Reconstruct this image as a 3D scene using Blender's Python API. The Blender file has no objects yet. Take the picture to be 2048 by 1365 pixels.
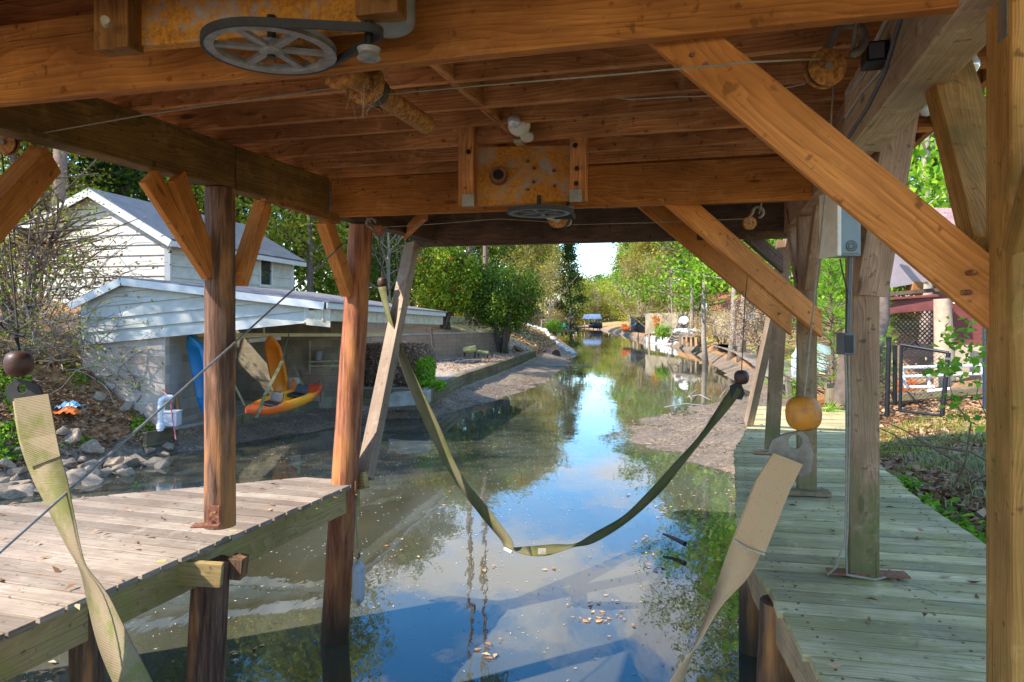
import bpy, math, random
import numpy as np
from mathutils import Vector, Matrix
R = math.radians
S = bpy.context.scene
C = S.collection
random.seed(7)
EYE, F, HZ = 2.74, 1400.0, 640.0
# ------------------------------------------------------------ camera
cam = bpy.data.cameras.new('camera'); co = bpy.data.objects.new('camera', cam); C.objects.link(co)
co.location = (0, 0, EYE); co.rotation_euler = (R(90), 0, 0)
cam.sensor_width = 36; cam.lens = 36*F/2048; cam.shift_y = -(682.5-HZ)/2048
cam.clip_start = .05; cam.clip_end = 2000
S.camera = co
# ------------------------------------------------------------ world
SUN_EL, SUN_V = 42.0, Vector((-.88, -.47, 0)).normalized()
w = bpy.data.worlds.new('World'); S.world = w; w.use_nodes = True
nt = w.node_tree; N = nt.nodes; L = nt.links; N.clear()
sky = N.new('ShaderNodeTexSky'); sky.sky_type = 'NISHITA'; sky.sun_disc = False
sky.sun_elevation = R(SUN_EL); sky.sun_rotation = math.atan2(SUN_V.x, SUN_V.y)
sky.air_density = 1.0; sky.dust_density = .15; sky.ozone_density = 2.0
tc = N.new('ShaderNodeTexCoord'); mp = N.new('ShaderNodeMapping'); mp.inputs['Scale'].default_value = (1, 1, 2.3)
mp.inputs['Location'].default_value = (4.1, 2.3, .9)
n1 = N.new('ShaderNodeTexNoise'); n1.inputs['Scale'].default_value = 3.1; n1.inputs['Detail'].default_value = 9; n1.inputs['Roughness'].default_value = .58
n1.inputs['Distortion'].default_value = .3
cr = N.new('ShaderNodeValToRGB'); cr.color_ramp.elements[0].position = .49; cr.color_ramp.elements[1].position = .6
mx = N.new('ShaderNodeMix'); mx.data_type = 'RGBA'; mx.inputs['B'].default_value = (2.1, 2.2, 2.45, 1)
sat = N.new('ShaderNodeHueSaturation'); sat.inputs['Saturation'].default_value = 1.4; sat.inputs['Value'].default_value = .72
bg = N.new('ShaderNodeBackground'); bg.inputs['Strength'].default_value = .15
ow = N.new('ShaderNodeOutputWorld')
L.new(tc.outputs['Generated'], mp.inputs['Vector']); L.new(mp.outputs['Vector'], n1.inputs['Vector'])
L.new(n1.outputs['Fac'], cr.inputs['Fac']); L.new(cr.outputs['Color'], mx.inputs['Factor'])
L.new(sky.outputs['Color'], sat.inputs['Color']); L.new(sat.outputs['Color'], mx.inputs['A'])
L.new(mx.outputs['Result'], bg.inputs['Color']); L.new(bg.outputs['Background'], ow.inputs['Surface'])
# ------------------------------------------------------------ sun
sl = bpy.data.lights.new('sun', 'SUN'); sl.energy = 2.0; sl.angle = R(.5); sl.color = (1, .93, .82)
so = bpy.data.objects.new('sun', sl); C.objects.link(so)
sd = Vector((SUN_V.x*math.cos(R(SUN_EL)), SUN_V.y*math.cos(R(SUN_EL)), math.sin(R(SUN_EL))))
so.rotation_euler = sd.to_track_quat('Z', 'Y').to_euler(); so.location = (-20, -10, 30)
S.view_settings.view_transform = 'Standard'; S.view_settings.look = 'None'
S.view_settings.exposure = 2.3; S.view_settings.gamma = 1
S.render.engine = 'CYCLES'
S.cycles.max_bounces = 8; S.cycles.diffuse_bounces = 5; S.cycles.glossy_bounces = 4; S.cycles.transmission_bounces = 4

# ------------------------------------------------------------ helpers
def P(px, py, Y):
    return Vector(((px-1024)/F*Y, Y, EYE+(HZ-py)/F*Y))
def PZ(px, py, z):
    Y = (EYE-z)*F/(py-HZ); return Vector(((px-1024)/F*Y, Y, z))
def V(*a): return Vector(a)

class MB:
    def __init__(s): s.v = []; s.f = []; s.uv = []
    def face(s, pts, uvs=None):
        b = len(s.v); s.v += [tuple(p) for p in pts]; s.f.append(tuple(range(b, b+len(pts))))
        s.uv.append(uvs or [(p[0]+p[1], p[2]) for p in pts])
    def poly(s, vs, fs, uvs=None):
        b = len(s.v); s.v += [tuple(p) for p in vs]
        for k, f in enumerate(fs):
            s.f.append(tuple(b+i for i in f))
            s.uv.append(uvs[k] if uvs else [(vs[i][0]+vs[i][1], vs[i][2]) for i in f])
    def beam(s, p0, p1, w, h, up=(0, 0, 1), cut0=None, cut1=None, shift=0):
        """box between two points; w sideways, h along up; cut0/cut1 = normal of end plane"""
        p0, p1 = Vector(p0), Vector(p1); d = (p1-p0); Ln = d.length; d.normalize()
        up = Vector(up); x = d.cross(up)
        if x.length < 1e-4: x = d.cross(Vector((0, 1, 0)))
        x.normalize(); u = x.cross(d).normalized()
        p0 = p0+u*shift; p1 = p1+u*shift
        def ring(p, n):
            o = []
            for a, b in ((-1, -1), (1, -1), (1, 1), (-1, 1)):
                q = p+x*(a*w/2)+u*(b*h/2)
                if n is not None:
                    n_ = Vector(n); q = q+d*(-((q-p).dot(n_))/d.dot(n_))
                o.append(q)
            return o
        A = ring(p0, cut0); B = ring(p1, cut1)
        ou, ov = random.random()*50, random.random()*50
        vs = A+B; per = [0, w, w+h, 2*w+h, 2*w+2*h]; fs = []; uvs = []
        for i in range(4):
            j = (i+1) % 4
            fs.append((i, j, j+4, i+4)); uvs.append([(ou, ov+per[i]), (ou, ov+per[i+1]), (ou+Ln, ov+per[i+1]), (ou+Ln, ov+per[i])])
        fs.append((3, 2, 1, 0)); uvs.append([(ou, ov), (ou+w, ov), (ou+w, ov+h), (ou, ov+h)])
        fs.append((4, 5, 6, 7)); uvs.append([(ou, ov), (ou+w, ov), (ou+w, ov+h), (ou, ov+h)])
        s.poly(vs, fs, uvs); return s
    def box(s, c, sx, sy, sz, rz=0, tilt=None):
        c = Vector(c); M = Matrix.Rotation(rz, 3, 'Z')
        if tilt: M = M @ Matrix.Rotation(tilt[0], 3, 'X') @ Matrix.Rotation(tilt[1], 3, 'Y')
        vs = [c+M @ Vector((a*sx/2, b*sy/2, e*sz/2)) for e in (-1, 1) for a, b in ((-1, -1), (1, -1), (1, 1), (-1, 1))]
        fs = [(0, 3, 2, 1), (4, 5, 6, 7), (0, 1, 5, 4), (1, 2, 6, 5), (2, 3, 7, 6), (3, 0, 4, 7)]
        s.poly(vs, fs); return s
    def tube(s, pts, rad, n=8, caps=True, sq=1.0):
        pts = [Vector(p) for p in pts]; m = len(pts)
        if not hasattr(rad, '__len__'): rad = [rad]*m
        t0 = (pts[1]-pts[0]).normalized(); ref = Vector((0, 0, 1)) if abs(t0.z) < .9 else Vector((0, 1, 0))
        a = t0.cross(ref).normalized(); vs = []; L_ = 0; uvl = []; ou = random.random()*30
        for i, p in enumerate(pts):
            t = (pts[min(i+1, m-1)]-pts[max(i-1, 0)]).normalized()
            a = (a-t*a.dot(t)); a.normalize(); b = t.cross(a)
            if i: L_ += (p-pts[i-1]).length
            uvl.append(L_+ou)
            for k in range(n):
                th = 2*math.pi*k/n; vs.append(p+(a*math.cos(th)+b*math.sin(th)*sq)*rad[i])
        fs = []; uvs = []
        for i in range(m-1):
            for k in range(n):
                k2 = (k+1) % n
                fs.append((i*n+k, i*n+k2, (i+1)*n+k2, (i+1)*n+k))
                c = 2*math.pi*max(rad[i], .002)/n
                uvs.append([(uvl[i], c*k), (uvl[i], c*(k+1)), (uvl[i+1], c*(k+1)), (uvl[i+1], c*k)])
        if caps:
            for i0 in (0, (m-1)*n):
                f = tuple(range(i0, i0+n)); f = f[::-1] if i0 == 0 else f
                fs.append(f); uvs.append([(vs[i].x+ou, vs[i].y) for i in f])
        s.poly(vs, fs, uvs); return s
    def lathe(s, prof, c, n=24, axis=(0, 0, 1)):
        ax = Vector(axis).normalized(); c = Vector(c)
        s.tube([c+ax*z+ax*1e-6*i for i, (r, z) in enumerate(prof)], [max(r, .0004) for r, z in prof], n); return s
    def prism(s, pts, vec):
        pts = [Vector(p) for p in pts]; vec = Vector(vec); n = len(pts)
        nrm = Vector((0, 0, 0))
        for i in range(n): nrm += pts[i].cross(pts[(i+1) % n])
        if nrm.dot(vec) > 0: pts = pts[::-1]
        vs = pts+[p+vec for p in pts]
        fs = [tuple(range(n)), tuple(range(2*n-1, n-1, -1))]
        for i in range(n): j = (i+1) % n; fs.append((j, i, i+n, j+n))
        e = (pts[1]-pts[0]); e = e.normalized() if e.length > 0 else Vector((1, 0, 0))
        nn = nrm.normalized() if nrm.length > 0 else Vector((0, 0, 1)); g = nn.cross(e); ou = random.random()*20
        uvs = [[((vs[i]-vs[0]).dot(e)+ou, (vs[i]-vs[0]).dot(g)+(vs[i]-vs[0]).dot(nn)+ou) for i in f] for f in fs]
        s.poly(vs, fs, uvs); return s
    def ribbon(s, rows, n=1):
        """rows: list of (left,right) points"""
        vs = []; 
        for a, b in rows: vs += [Vector(a), Vector(b)]
        fs = []; uvs = []; d = 0
        for i in range(len(rows)-1):
            w = (vs[2*i]-vs[2*i+1]).length; e = ((vs[2*i+2]+vs[2*i+3])-(vs[2*i]+vs[2*i+1])).length/2
            fs.append((2*i, 2*i+1, 2*i+3, 2*i+2)); uvs.append([(d, 0), (d, w), (d+e, w), (d+e, 0)]); d += e
        s.poly(vs, fs, uvs); return s
    def build(s, name, mat, parent=None, loc=None, smooth=None, bevel=None, solid=None):
        me = bpy.data.meshes.new(name)
        if parent is not None:
            o0 = Vector((0, 0, 0)); q = parent
            while q: o0 += q.location; q = q.parent
        elif loc is not None: o0 = Vector(loc)
        else:
            a = np.array(s.v); o0 = Vector(((a[:, 0].min()+a[:, 0].max())/2, (a[:, 1].min()+a[:, 1].max())/2, a[:, 2].min()))
        me.from_pydata([(x-o0.x, y-o0.y, z-o0.z) for x, y, z in s.v], [], s.f)
        ul = me.uv_layers.new(name='UVMap'); flat = [c for f in s.uv for uv in f for c in uv]
        ul.data.foreach_set('uv', flat)
        me.materials.append(mat)
        o = bpy.data.objects.new(name, me); C.objects.link(o)
        if parent is not None: o.parent = parent
        else: o.location = o0
        if smooth:
            for p in me.polygons: p.use_smooth = True
            md = o.modifiers.new('es', 'EDGE_SPLIT'); md.split_angle = R(smooth if smooth is not True else 40)
        if bevel:
            md = o.modifiers.new('bv', 'BEVEL'); md.width = bevel; md.segments = 2; md.limit_method = 'ANGLE'
        if solid:
            md = o.modifiers.new('so', 'SOLIDIFY'); md.thickness = solid; md.offset = 0
        return o

def tag(o, label=None, cat=None, group=None, kind=None):
    if label: o['label'] = label
    if cat: o['category'] = cat
    if group: o['group'] = group
    if kind: o['kind'] = kind
    return o
def T(name, label, cat, loc=(0, 0, 0), group=None):
    o = bpy.data.objects.new(name, None); C.objects.link(o); o.location = loc; o.empty_display_size = .2
    return tag(o, label, cat, group)
def dup(root, loc, rz=0, sc=1, label=None, group=None):
    r = root.copy(); C.objects.link(r); r.location = loc; r.rotation_euler = (0, 0, rz)
    r.scale = (sc, sc, sc) if not hasattr(sc, '__len__') else sc
    if label: r['label'] = label
    if group: r['group'] = group
    for ch in list(root.children):
        c = ch.copy(); C.objects.link(c); c.parent = r
        for g in list(ch.children):
            d = g.copy(); C.objects.link(d); d.parent = c
    return r

# ------------------------------------------------------------ materials
class M_:
    def __init__(s, name):
        s.m = bpy.data.materials.new(name); s.m.use_nodes = True; s.t = s.m.node_tree
        s.b = s.t.nodes['Principled BSDF']; s.out = s.t.nodes['Material Output']
        s.tc = s.n('ShaderNodeTexCoord')
    def n(s, ty, **kw):
        nd = s.t.nodes.new(ty)
        for k, v in kw.items():
            if hasattr(nd, k): setattr(nd, k, v)
            else: nd.inputs[k].default_value = v
        return nd
    def l(s, a, b): s.t.links.new(a, b)
    def vec(s, coord='Object', scale=(1, 1, 1), loc=(0, 0, 0)):
        m = s.n('ShaderNodeMapping'); m.inputs['Scale'].default_value = scale; m.inputs['Location'].default_value = loc
        if coord == 'World':
            g = s.n('ShaderNodeNewGeometry'); s.l(g.outputs['Position'], m.inputs['Vector'])
        else: s.l(s.tc.outputs[coord], m.inputs['Vector'])
        return m.outputs['Vector']
    def noise(s, v, scale=5, detail=6, rough=.6, dist=0):
        n = s.n('ShaderNodeTexNoise'); n.inputs['Scale'].default_value = scale; n.inputs['Detail'].default_value = detail
        n.inputs['Roughness'].default_value = rough; n.inputs['Distortion'].default_value = dist
        s.l(v, n.inputs['Vector']); return n.outputs['Fac']
    def ramp(s, f, stops):
        r = s.n('ShaderNodeValToRGB'); e = r.color_ramp.elements
        while len(e) < len(stops): e.new(.5)
        for i, (p, c) in enumerate(stops):
            e[i].position = p; e[i].color = (*c, 1) if len(c) == 3 else c
        s.l(f, r.inputs['Fac']); return r.outputs['Color']
    def mr(s, f, a, b, c=0, d=1):
        r = s.n('ShaderNodeMapRange'); r.inputs[1].default_value = a; r.inputs[2].default_value = b; r.inputs[3].default_value = c; r.inputs[4].default_value = d
        s.l(f, r.inputs[0]); return r.outputs[0]
    def mix(s, f, a, b, mode='MIX'):
        m = s.n('ShaderNodeMix'); m.data_type = 'RGBA'; m.blend_type = mode
        for k, v in (('Factor', f), ('A', a), ('B', b)):
            if isinstance(v, (int, float)): m.inputs[k].default_value = v
            elif isinstance(v, tuple): m.inputs[k].default_value = (*v, 1)
            else: s.l(v, m.inputs[k])
        return m.outputs['Result']
    def bump(s, h, st=.3, dist=.01, prev=None):
        b = s.n('ShaderNodeBump'); b.inputs['Strength'].default_value = st; b.inputs['Distance'].default_value = dist
        s.l(h, b.inputs['Height'])
        if prev is not None: s.l(prev, b.inputs['Normal'])
        return b.outputs['Normal']
    def fin(s, col, rough=.7, nrm=None, metal=0, spec=None):
        if isinstance(col, tuple): s.b.inputs['Base Color'].default_value = (*col, 1)
        else: s.l(col, s.b.inputs['Base Color'])
        if isinstance(rough, (int, float)): s.b.inputs['Roughness'].default_value = rough
        else: s.l(rough, s.b.inputs['Roughness'])
        s.b.inputs['Metallic'].default_value = metal
        if spec is not None: s.b.inputs['Specular IOR Level'].default_value = spec
        if nrm is not None: s.l(nrm, s.b.inputs['Normal'])
        return s.m

def wood(name, dark, light, stain=None, st=.45, isl=0, amx=.8, algae=None, al=(.5, .7), rough=.65, ring=1.0, zal=None):
    m = M_(name)
    v = m.vec('UV', (1, 1, 1))
    big = m.noise(m.vec('UV', (.8, 5, 1)), 1.3, 3, .5, .6)          # broad cathedral figure
    wv = m.n('ShaderNodeTexWave', bands_direction='Y', wave_profile='SAW'); wv.inputs['Scale'].default_value = 9*ring
    wv.inputs['Distortion'].default_value = 9; wv.inputs['Detail'].default_value = 3; wv.inputs['Detail Scale'].default_value = .6
    sc_ = m.n('ShaderNodeVectorMath', operation='ADD'); m.l(m.vec('UV', (.16, 1.6, 1)), sc_.inputs[0])
    nz = m.n('ShaderNodeTexNoise'); nz.inputs['Scale'].default_value = 1.1; nz.inputs['Detail'].default_value = 2; m.l(m.vec('UV', (.7, 3.5, 1)), nz.inputs['Vector'])
    ns_ = m.n('ShaderNodeVectorMath', operation='SCALE'); ns_.inputs['Scale'].default_value = .55; m.l(nz.outputs['Color'], ns_.inputs[0]); m.l(ns_.outputs[0], sc_.inputs[1])
    m.l(sc_.outputs[0], wv.inputs['Vector'])
    fine = m.noise(m.vec('UV', (2.2, 130, 1)), 1.0, 4, .6)
    med = m.noise(m.vec('UV', (.7, 42, 1)), 1.0, 4, .65, .5)
    g = m.mix(.5, m.mix(.62, wv.outputs['Color'], med), fine)
    col = m.ramp(g, [(.28, tuple(c*.5 for c in dark)), (.44, tuple(a*.55+b*.45 for a, b in zip(dark, light))), (.66, light)])
    blotch = m.noise(m.vec('UV', (1.2, 3.5, 1)), 2.4, 5, .6)
    col = m.mix(m.mr(blotch, .4, .66, 0, .62), col, stain or tuple(c*.45 for c in dark))
    spots = m.noise(m.vec('Object', (1, 1, 1)), 23, 2, .5)
    col = m.mix(m.mr(spots, .64, .72, 0, .65), col, tuple(c*.35 for c in dark))
    pale = m.noise(m.vec('UV', (3, 14, 1)), 3.1, 5, .7)
    col = m.mix(m.mr(pale, .6, .8, 0, .35), col, tuple(min(1, c*1.35+.05) for c in light))
    vo = m.n('ShaderNodeTexVoronoi'); vo.inputs['Scale'].default_value = 1.0
    m.l(m.vec('UV', (1.6, 5.5, 1)), vo.inputs['Vector'])
    col = m.mix(m.mr(vo.outputs['Distance'], .05, .11, .8, 0), col, tuple(c*.25 for c in dark))
    oi = m.n('ShaderNodeObjectInfo'); hs_ = m.n('ShaderNodeHueSaturation'); gi_ = m.n('ShaderNodeNewGeometry'); m.l(m.mr(gi_.outputs['Random Per Island'] if isl else oi.outputs['Random'], 0, 1, .78-isl, 1.18+isl*.5), hs_.inputs['Value']); m.l(col, hs_.inputs['Color'])
    col = hs_.outputs['Color']
    if algae:
        an = m.noise(m.vec('World', (1.3, 1.3, 1.3)), 2.2, 6, .65)
        fac = m.mr(an, al[0], al[1], 0, amx)
        if zal:
            g2 = m.n('ShaderNodeNewGeometry'); sx = m.n('ShaderNodeSeparateXYZ'); m.l(g2.outputs['Position'], sx.inputs[0])
            zf = m.mr(sx.outputs['Z'], zal[0], zal[1], 1, 0)
            mm = m.n('ShaderNodeMath', operation='MULTIPLY'); m.l(fac, mm.inputs[0]); m.l(zf, mm.inputs[1]); fac = mm.outputs[0]
        col = m.mix(fac, col, algae)
    ck = m.noise(m.vec('UV', (.55, 34, 1), (3, 7, 0)), 1, 3, .55, .15)
    col = m.mix(m.mr(ck, .27, .33, .8, 0), col, tuple(c*.22 for c in dark))
    scf = m.noise(m.vec('Object', (1, 1, 1), (5, 5, 5)), 6.5, 8, .75)
    col = m.mix(m.mr(scf, .56, .72, 0, .45), col, tuple(min(1, c*1.15+.09) for c in light))
    lg = m.noise(m.vec('Object', (1, 1, 1)), 1.1, 4, .6)
    col = m.mix(m.mr(lg, .4, .62, .0, .5), col, tuple(c*.55 for c in (stain or dark)))
    nb = m.bump(g, .35, .004)
    crk = m.noise(m.vec('UV', (.9, 60, 1)), 1, 2, .5)
    nb = m.bump(m.mr(crk, .25, .33), .5, .006, nb)
    return m.fin(col, rough, nb, spec=.14)

def plain(name, c, rough=.6, var=.25, scale=8, metal=0, bump=.1, c2=None, lo=.4, hi=.7, spec=None):
    m = M_(name); f = m.noise(m.vec('Object'), scale, 6, .65)
    col = m.ramp(f, [(lo, c), (hi, c2 or tuple(x*(1-var) for x in c))])
    nb = m.bump(m.noise(m.vec('Object'), scale*6, 4, .6), bump, .004)
    return m.fin(col, rough, nb, metal, spec)

W = {}
W['joist'] = wood('joist_wood', (.36, .125, .04), (.92, .4, .15), stain=(.24, .09, .035))
W['header'] = wood('header_wood', (.36, .12, .028), (.82, .33, .08), stain=(.3, .1, .028))
W['brace'] = wood('brace_wood', (.38, .13, .035), (.8, .32, .085), stain=(.42, .15, .035), ring=1.1)
W['olive'] = wood('dark_beam_wood', (.13, .07, .022), (.38, .21, .065), stain=(.09, .06, .025))
W['front'] = wood('front_beam_wood', (.07, .045, .035), (.22, .13, .09), stain=(.06, .045, .035))
W['ledge'] = wood('ledge_wood', (.25, .1, .03), (.5, .24, .08))
W['weather'] = wood('weathered_wood', (.42, .29, .18), (.86, .66, .45), stain=(.42, .3, .19), ring=1.8)
W['post_r'] = wood('square_post_wood', (.24, .135, .08), (.58, .37, .23), stain=(.2, .115, .07), ring=2, algae=(.13, .15, .045), al=(.38, .6), zal=(1.6, 2.9))
W['post_near'] = wood('near_post_wood', (.24, .11, .028), (.64, .34, .1), stain=(.25, .12, .03), ring=2, algae=(.12, .13, .03), al=(.5, .75))
W['strut'] = wood('strut_wood', (.25, .17, .12), (.55, .42, .31), stain=(.3, .2, .13), ring=1.6)
W['fascia'] = wood('dock_fascia_wood', (.26, .16, .06), (.54, .38, .17), stain=(.34, .22, .08), algae=(.27, .27, .035), al=(.5, .68))
W['deck_l'] = wood('bleached_deck_wood', (.17, .12, .085), (.5, .41, .32), stain=(.27, .19, .14), rough=.85, ring=2, isl=.12)
W['deck_r'] = wood('mossy_deck_wood', (.32, .25, .12), (.84, .69, .4), stain=(.32, .28, .13), rough=.75, algae=(.46, .4, .08), al=(.4, .75), isl=.15, amx=.55)
W['stringer'] = wood('stringer_wood', (.3, .18, .09), (.56, .37, .2), stain=(.25, .17, .1))
W['grey'] = wood('grey_dock_wood', (.16, .13, .11), (.4, .34, .28), stain=(.15, .12, .1), rough=.85)
W['timber'] = wood('bulkhead_timber_wood', (.1, .075, .045), (.31, .25, .16), stain=(.09, .07, .045), algae=(.2, .22, .06), al=(.5, .7), rough=.85)
def log_mat(name, a, b, c):
    m = M_(name)
    f = m.noise(m.vec('Object', (18, 18, 1.6)), 1.6, 6, .65, .4)
    col = m.ramp(f, [(.3, a), (.5, b), (.72, c)])
    p = m.noise(m.vec('Object', (4, 4, .9)), 1.5, 3, .5)
    col = m.mix(m.mr(p, .5, .68, 0, .8), col, (.62, .25, .07))  # orange lit patches painted into the wood colour
    g2 = m.n('ShaderNodeNewGeometry'); sx = m.n('ShaderNodeSeparateXYZ'); m.l(g2.outputs['Position'], sx.inputs[0])
    col = m.mix(m.mr(sx.outputs['Z'], .1, .55, .85, 0), col, (.03, .03, .018))
    nb = m.bump(f, .7, .02); nb = m.bump(m.noise(m.vec('Object', (60, 60, 4)), 1, 4, .6), .4, .006, nb)
    return m.fin(col, .72, nb, spec=.3)
W['log'] = log_mat('red_piling_wood', (.09, .03, .014), (.3, .1, .045), (.48, .22, .13))
W['logw'] = log_mat('shaded_weathered_piling_wood', (.03, .016, .01), (.13, .065, .04), (.33, .18, .12))  # weathered wood, darkened further to stand in for the post's unlit side
W['logd'] = log_mat('dark_piling_wood', (.04, .025, .015), (.12, .065, .035), (.26, .15, .09))

def rust(name, base=(.34, .37, .38), ra=(.62, .25, .02), rb=(.3, .1, .015), lo=.4, hi=.5):
    m = M_(name); f = m.noise(m.vec('Object'), 5, 8, .75, .2); g = m.noise(m.vec('Object'), 60, 4, .7)
    rc = m.ramp(g, [(.35, rb), (.55, ra), (.7, (.6, .3, .05))])
    mm = m.mix(.35, f, g)
    col = m.mix(m.ramp(mm, [(lo, (0, 0, 0)), (hi, (1, 1, 1))]), base, rc)
    return m.fin(col, .7, m.bump(g, .4, .004), .25)
G = {}
G['rust_plate'] = rust('rusted_galvanised_steel')
G['rust'] = rust('heavy_rust', (.3, .14, .05), (.45, .2, .05), (.16, .06, .02), .3, .5)
G['rust_br'] = rust('bracket_rust', (.2, .08, .05), (.3, .11, .06), (.12, .04, .03), .3, .6)
G['cast'] = plain('cast_grey_metal', (.33, .33, .35), .55, .4, 25, .3, .3, c2=(.2, .18, .17))
G['cast_d'] = plain('dark_cast_metal', (.17, .18, .18), .5, .4, 25, .4, .3)
G['belt'] = plain('rubber_belt', (.045, .045, .05), .7, .3, 30)
G['motor'] = plain('motor_enamel', (.22, .24, .26), .5, .4, 9, .2, .2, c2=(.36, .36, .36))
G['cable'] = plain('wire_cable', (.09, .075, .05), .6, .3, 60, .3)
G['rope'] = plain('grey_rope', (.3, .27, .2), .85, .3, 60)
G['black'] = plain('black_rope', (.012, .012, .013), .7, .3, 40)
G['steel'] = plain('dull_steel_rod', (.34, .33, .32), .4, .4, 30, .7)
G['link'] = plain('galvanised_link_steel', (.27, .25, .21), .55, .4, 14, .35, .3, c2=(.16, .12, .08))
G['link_d'] = plain('dark_link_steel', (.035, .033, .03), .6, .4, 14, .3, .3)
G['ball'] = plain('amber_float_plastic', (.58, .22, .02), .5, .3, 17, 0, .5, c2=(.26, .09, .025), lo=.5, hi=.66)
G['ball_d'] = plain('shaded_float_plastic', (.07, .026, .014), .5, .4, 11, 0, .3)  # dark copy of the amber float plastic, shade put into the colour
def web(name, c, g, gf=(.45, .65)):
    m = M_(name); wv = m.n('ShaderNodeTexWave', bands_direction='X'); wv.inputs['Scale'].default_value = 42; wv.inputs['Distortion'].default_value = .6
    m.l(m.vec('UV'), wv.inputs['Vector'])
    f = m.noise(m.vec('Object'), 4, 6, .7)
    col = m.mix(m.mr(f, gf[0], gf[1], 0, .85), c, g)
    col = m.mix(m.mr(wv.outputs['Fac'], .2, .8, .22, 0), col, tuple(x*.4 for x in c))
    d = m.noise(m.vec('Object'), 60, 3, .7); col = m.mix(m.mr(d, .62, .75, 0, .5), col, tuple(x*.35 for x in c))
    return m.fin(col, .9, m.bump(wv.outputs['Fac'], .35, .003), spec=.1)
G['web1'] = web('tan_webbing', (.62, .4, .22), (.46, .27, .12), (.5, .7))
G['web2'] = web('olive_webbing', (.19, .165, .09), (.11, .12, .03))
G['web4'] = web('tan_green_webbing', (.34, .26, .16), (.2, .205, .06), (.48, .6))
G['web3'] = web('mossy_webbing', (.15, .13, .06), (.09, .1, .03), (.35, .6))
G['white'] = plain('white_painted_siding', (.5, .49, .44), .6, .12, 3, 0, .08, c2=(.37, .355, .3))
G['trim'] = plain('white_trim', (.55, .55, .53), .5, .15, 6, 0, .1)
G['trim_old'] = plain('old_cream_trim', (.55, .5, .38), .7, .35, 7, 0, .3, c2=(.35, .29, .2))
G['soffit'] = plain('cream_soffit', (.66, .58, .34), .8, .2, 4)
G['pvc'] = plain('white_pvc', (.75, .75, .75), .35, .12, 10)
G['porcelain'] = plain('porcelain', (.75, .68, .58), .3, .2, 14)
G['bulb'] = plain('bulb_glass', (.7, .74, .8), .08, .1, 5, .3)
G['boxgrey'] = plain('grey_panel_enamel', (.2, .245, .25), .45, .25, 8, .1)
G['conduit'] = plain('grey_wire_jacket', (.13, .13, .14), .5, .3, 20)
G['wirew'] = plain('cream_wire_jacket', (.5, .44, .36), .5, .3, 20)
G['bblue'] = plain('blue_kayak_plastic', (.01, .2, .44), .35, .25, 2, 0, .05)
G['bor'] = plain('orange_kayak_plastic', (.78, .19, .01), .35, .25, 3, 0, .05, c2=(.8, .26, .012))
G['blackp'] = plain('black_plastic', (.02, .02, .022), .5, .3, 10)
G['blackm'] = plain('black_metal', (.018, .02, .024), .4, .4, 30, .3)
G['bluem'] = plain('blue_black_metal', (.04, .055, .085), .4, .4, 30, .3)
G['zinc'] = plain('galvanised_wire', (.3, .3, .3), .5, .3, 30, .5)
G['concrete'] = plain('old_concrete', (.36, .34, .29), .9, .4, 4, 0, .5, c2=(.2, .2, .15))
G['stone'] = plain('riprap_stone', (.36, .27, .18), .9, .4, 5, 0, .8, c2=(.19, .13, .09))
G['wstone'] = plain('white_seawall_bag', (.7, .69, .66), .9, .3, 3, 0, .5, c2=(.48, .42, .36))
G['maroon'] = plain('maroon_paint', (.16, .035, .03), .6, .3, 5)
G['lattice'] = plain('brown_lattice', (.1, .035, .03), .7, .3, 9)
G['mauve'] = plain('mauve_siding', (.36, .3, .31), .7, .15, 4)
G['tan'] = plain('tan_block_paint', (.46, .37, .26), .85, .3, 3)
G['glass'] = plain('dark_window_glass', (.03, .035, .035), .06, .2, 3, 0, 0)
G['teal'] = plain('teal_plastic', (.02, .33, .34), .4, .2, 4)
G['orangep'] = plain('orange_plastic', (.62, .13, .02), .45, .3, 6)
G['cyan'] = plain('cyan_plastic_film', (.05, .38, .55), .4, .5, 22, 0, .3, c2=(.6, .68, .75), lo=.45, hi=.55)
G['oranf'] = plain('orange_plastic_film', (.8, .16, .015), .4, .3, 22, 0, .3)
G['shirt_red'] = plain('pink_paint', (.6, .12, .14), .5, .2, 5)
G['yellow'] = plain('yellow_tag', (.75, .6, .03), .5, .15, 10)
G['brownpole'] = plain('brown_pole', (.07, .045, .035), .7, .3, 10)
G['mattan'] = plain('tan_house_paint', (.48, .44, .28), .8, .2, 3)
G['bark'] = plain('grey_brown_bark', (.15, .11, .085), .95, .5, 7, 0, 1, c2=(.07, .05, .04))
G['bark_l'] = plain('pale_bark', (.36, .3, .25), .95, .4, 7, 0, .6, c2=(.22, .18, .15))
G['pinebark'] = plain('pine_bark', (.26, .17, .13), .95, .5, 9, 0, 1, c2=(.12, .08, .065))
G['twig'] = plain('twig_bark', (.2, .13, .085), .95, .4, 12)
G['twig_l'] = plain('pale_twig_bark', (.4, .33, .27), .95, .4, 12)

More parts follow.
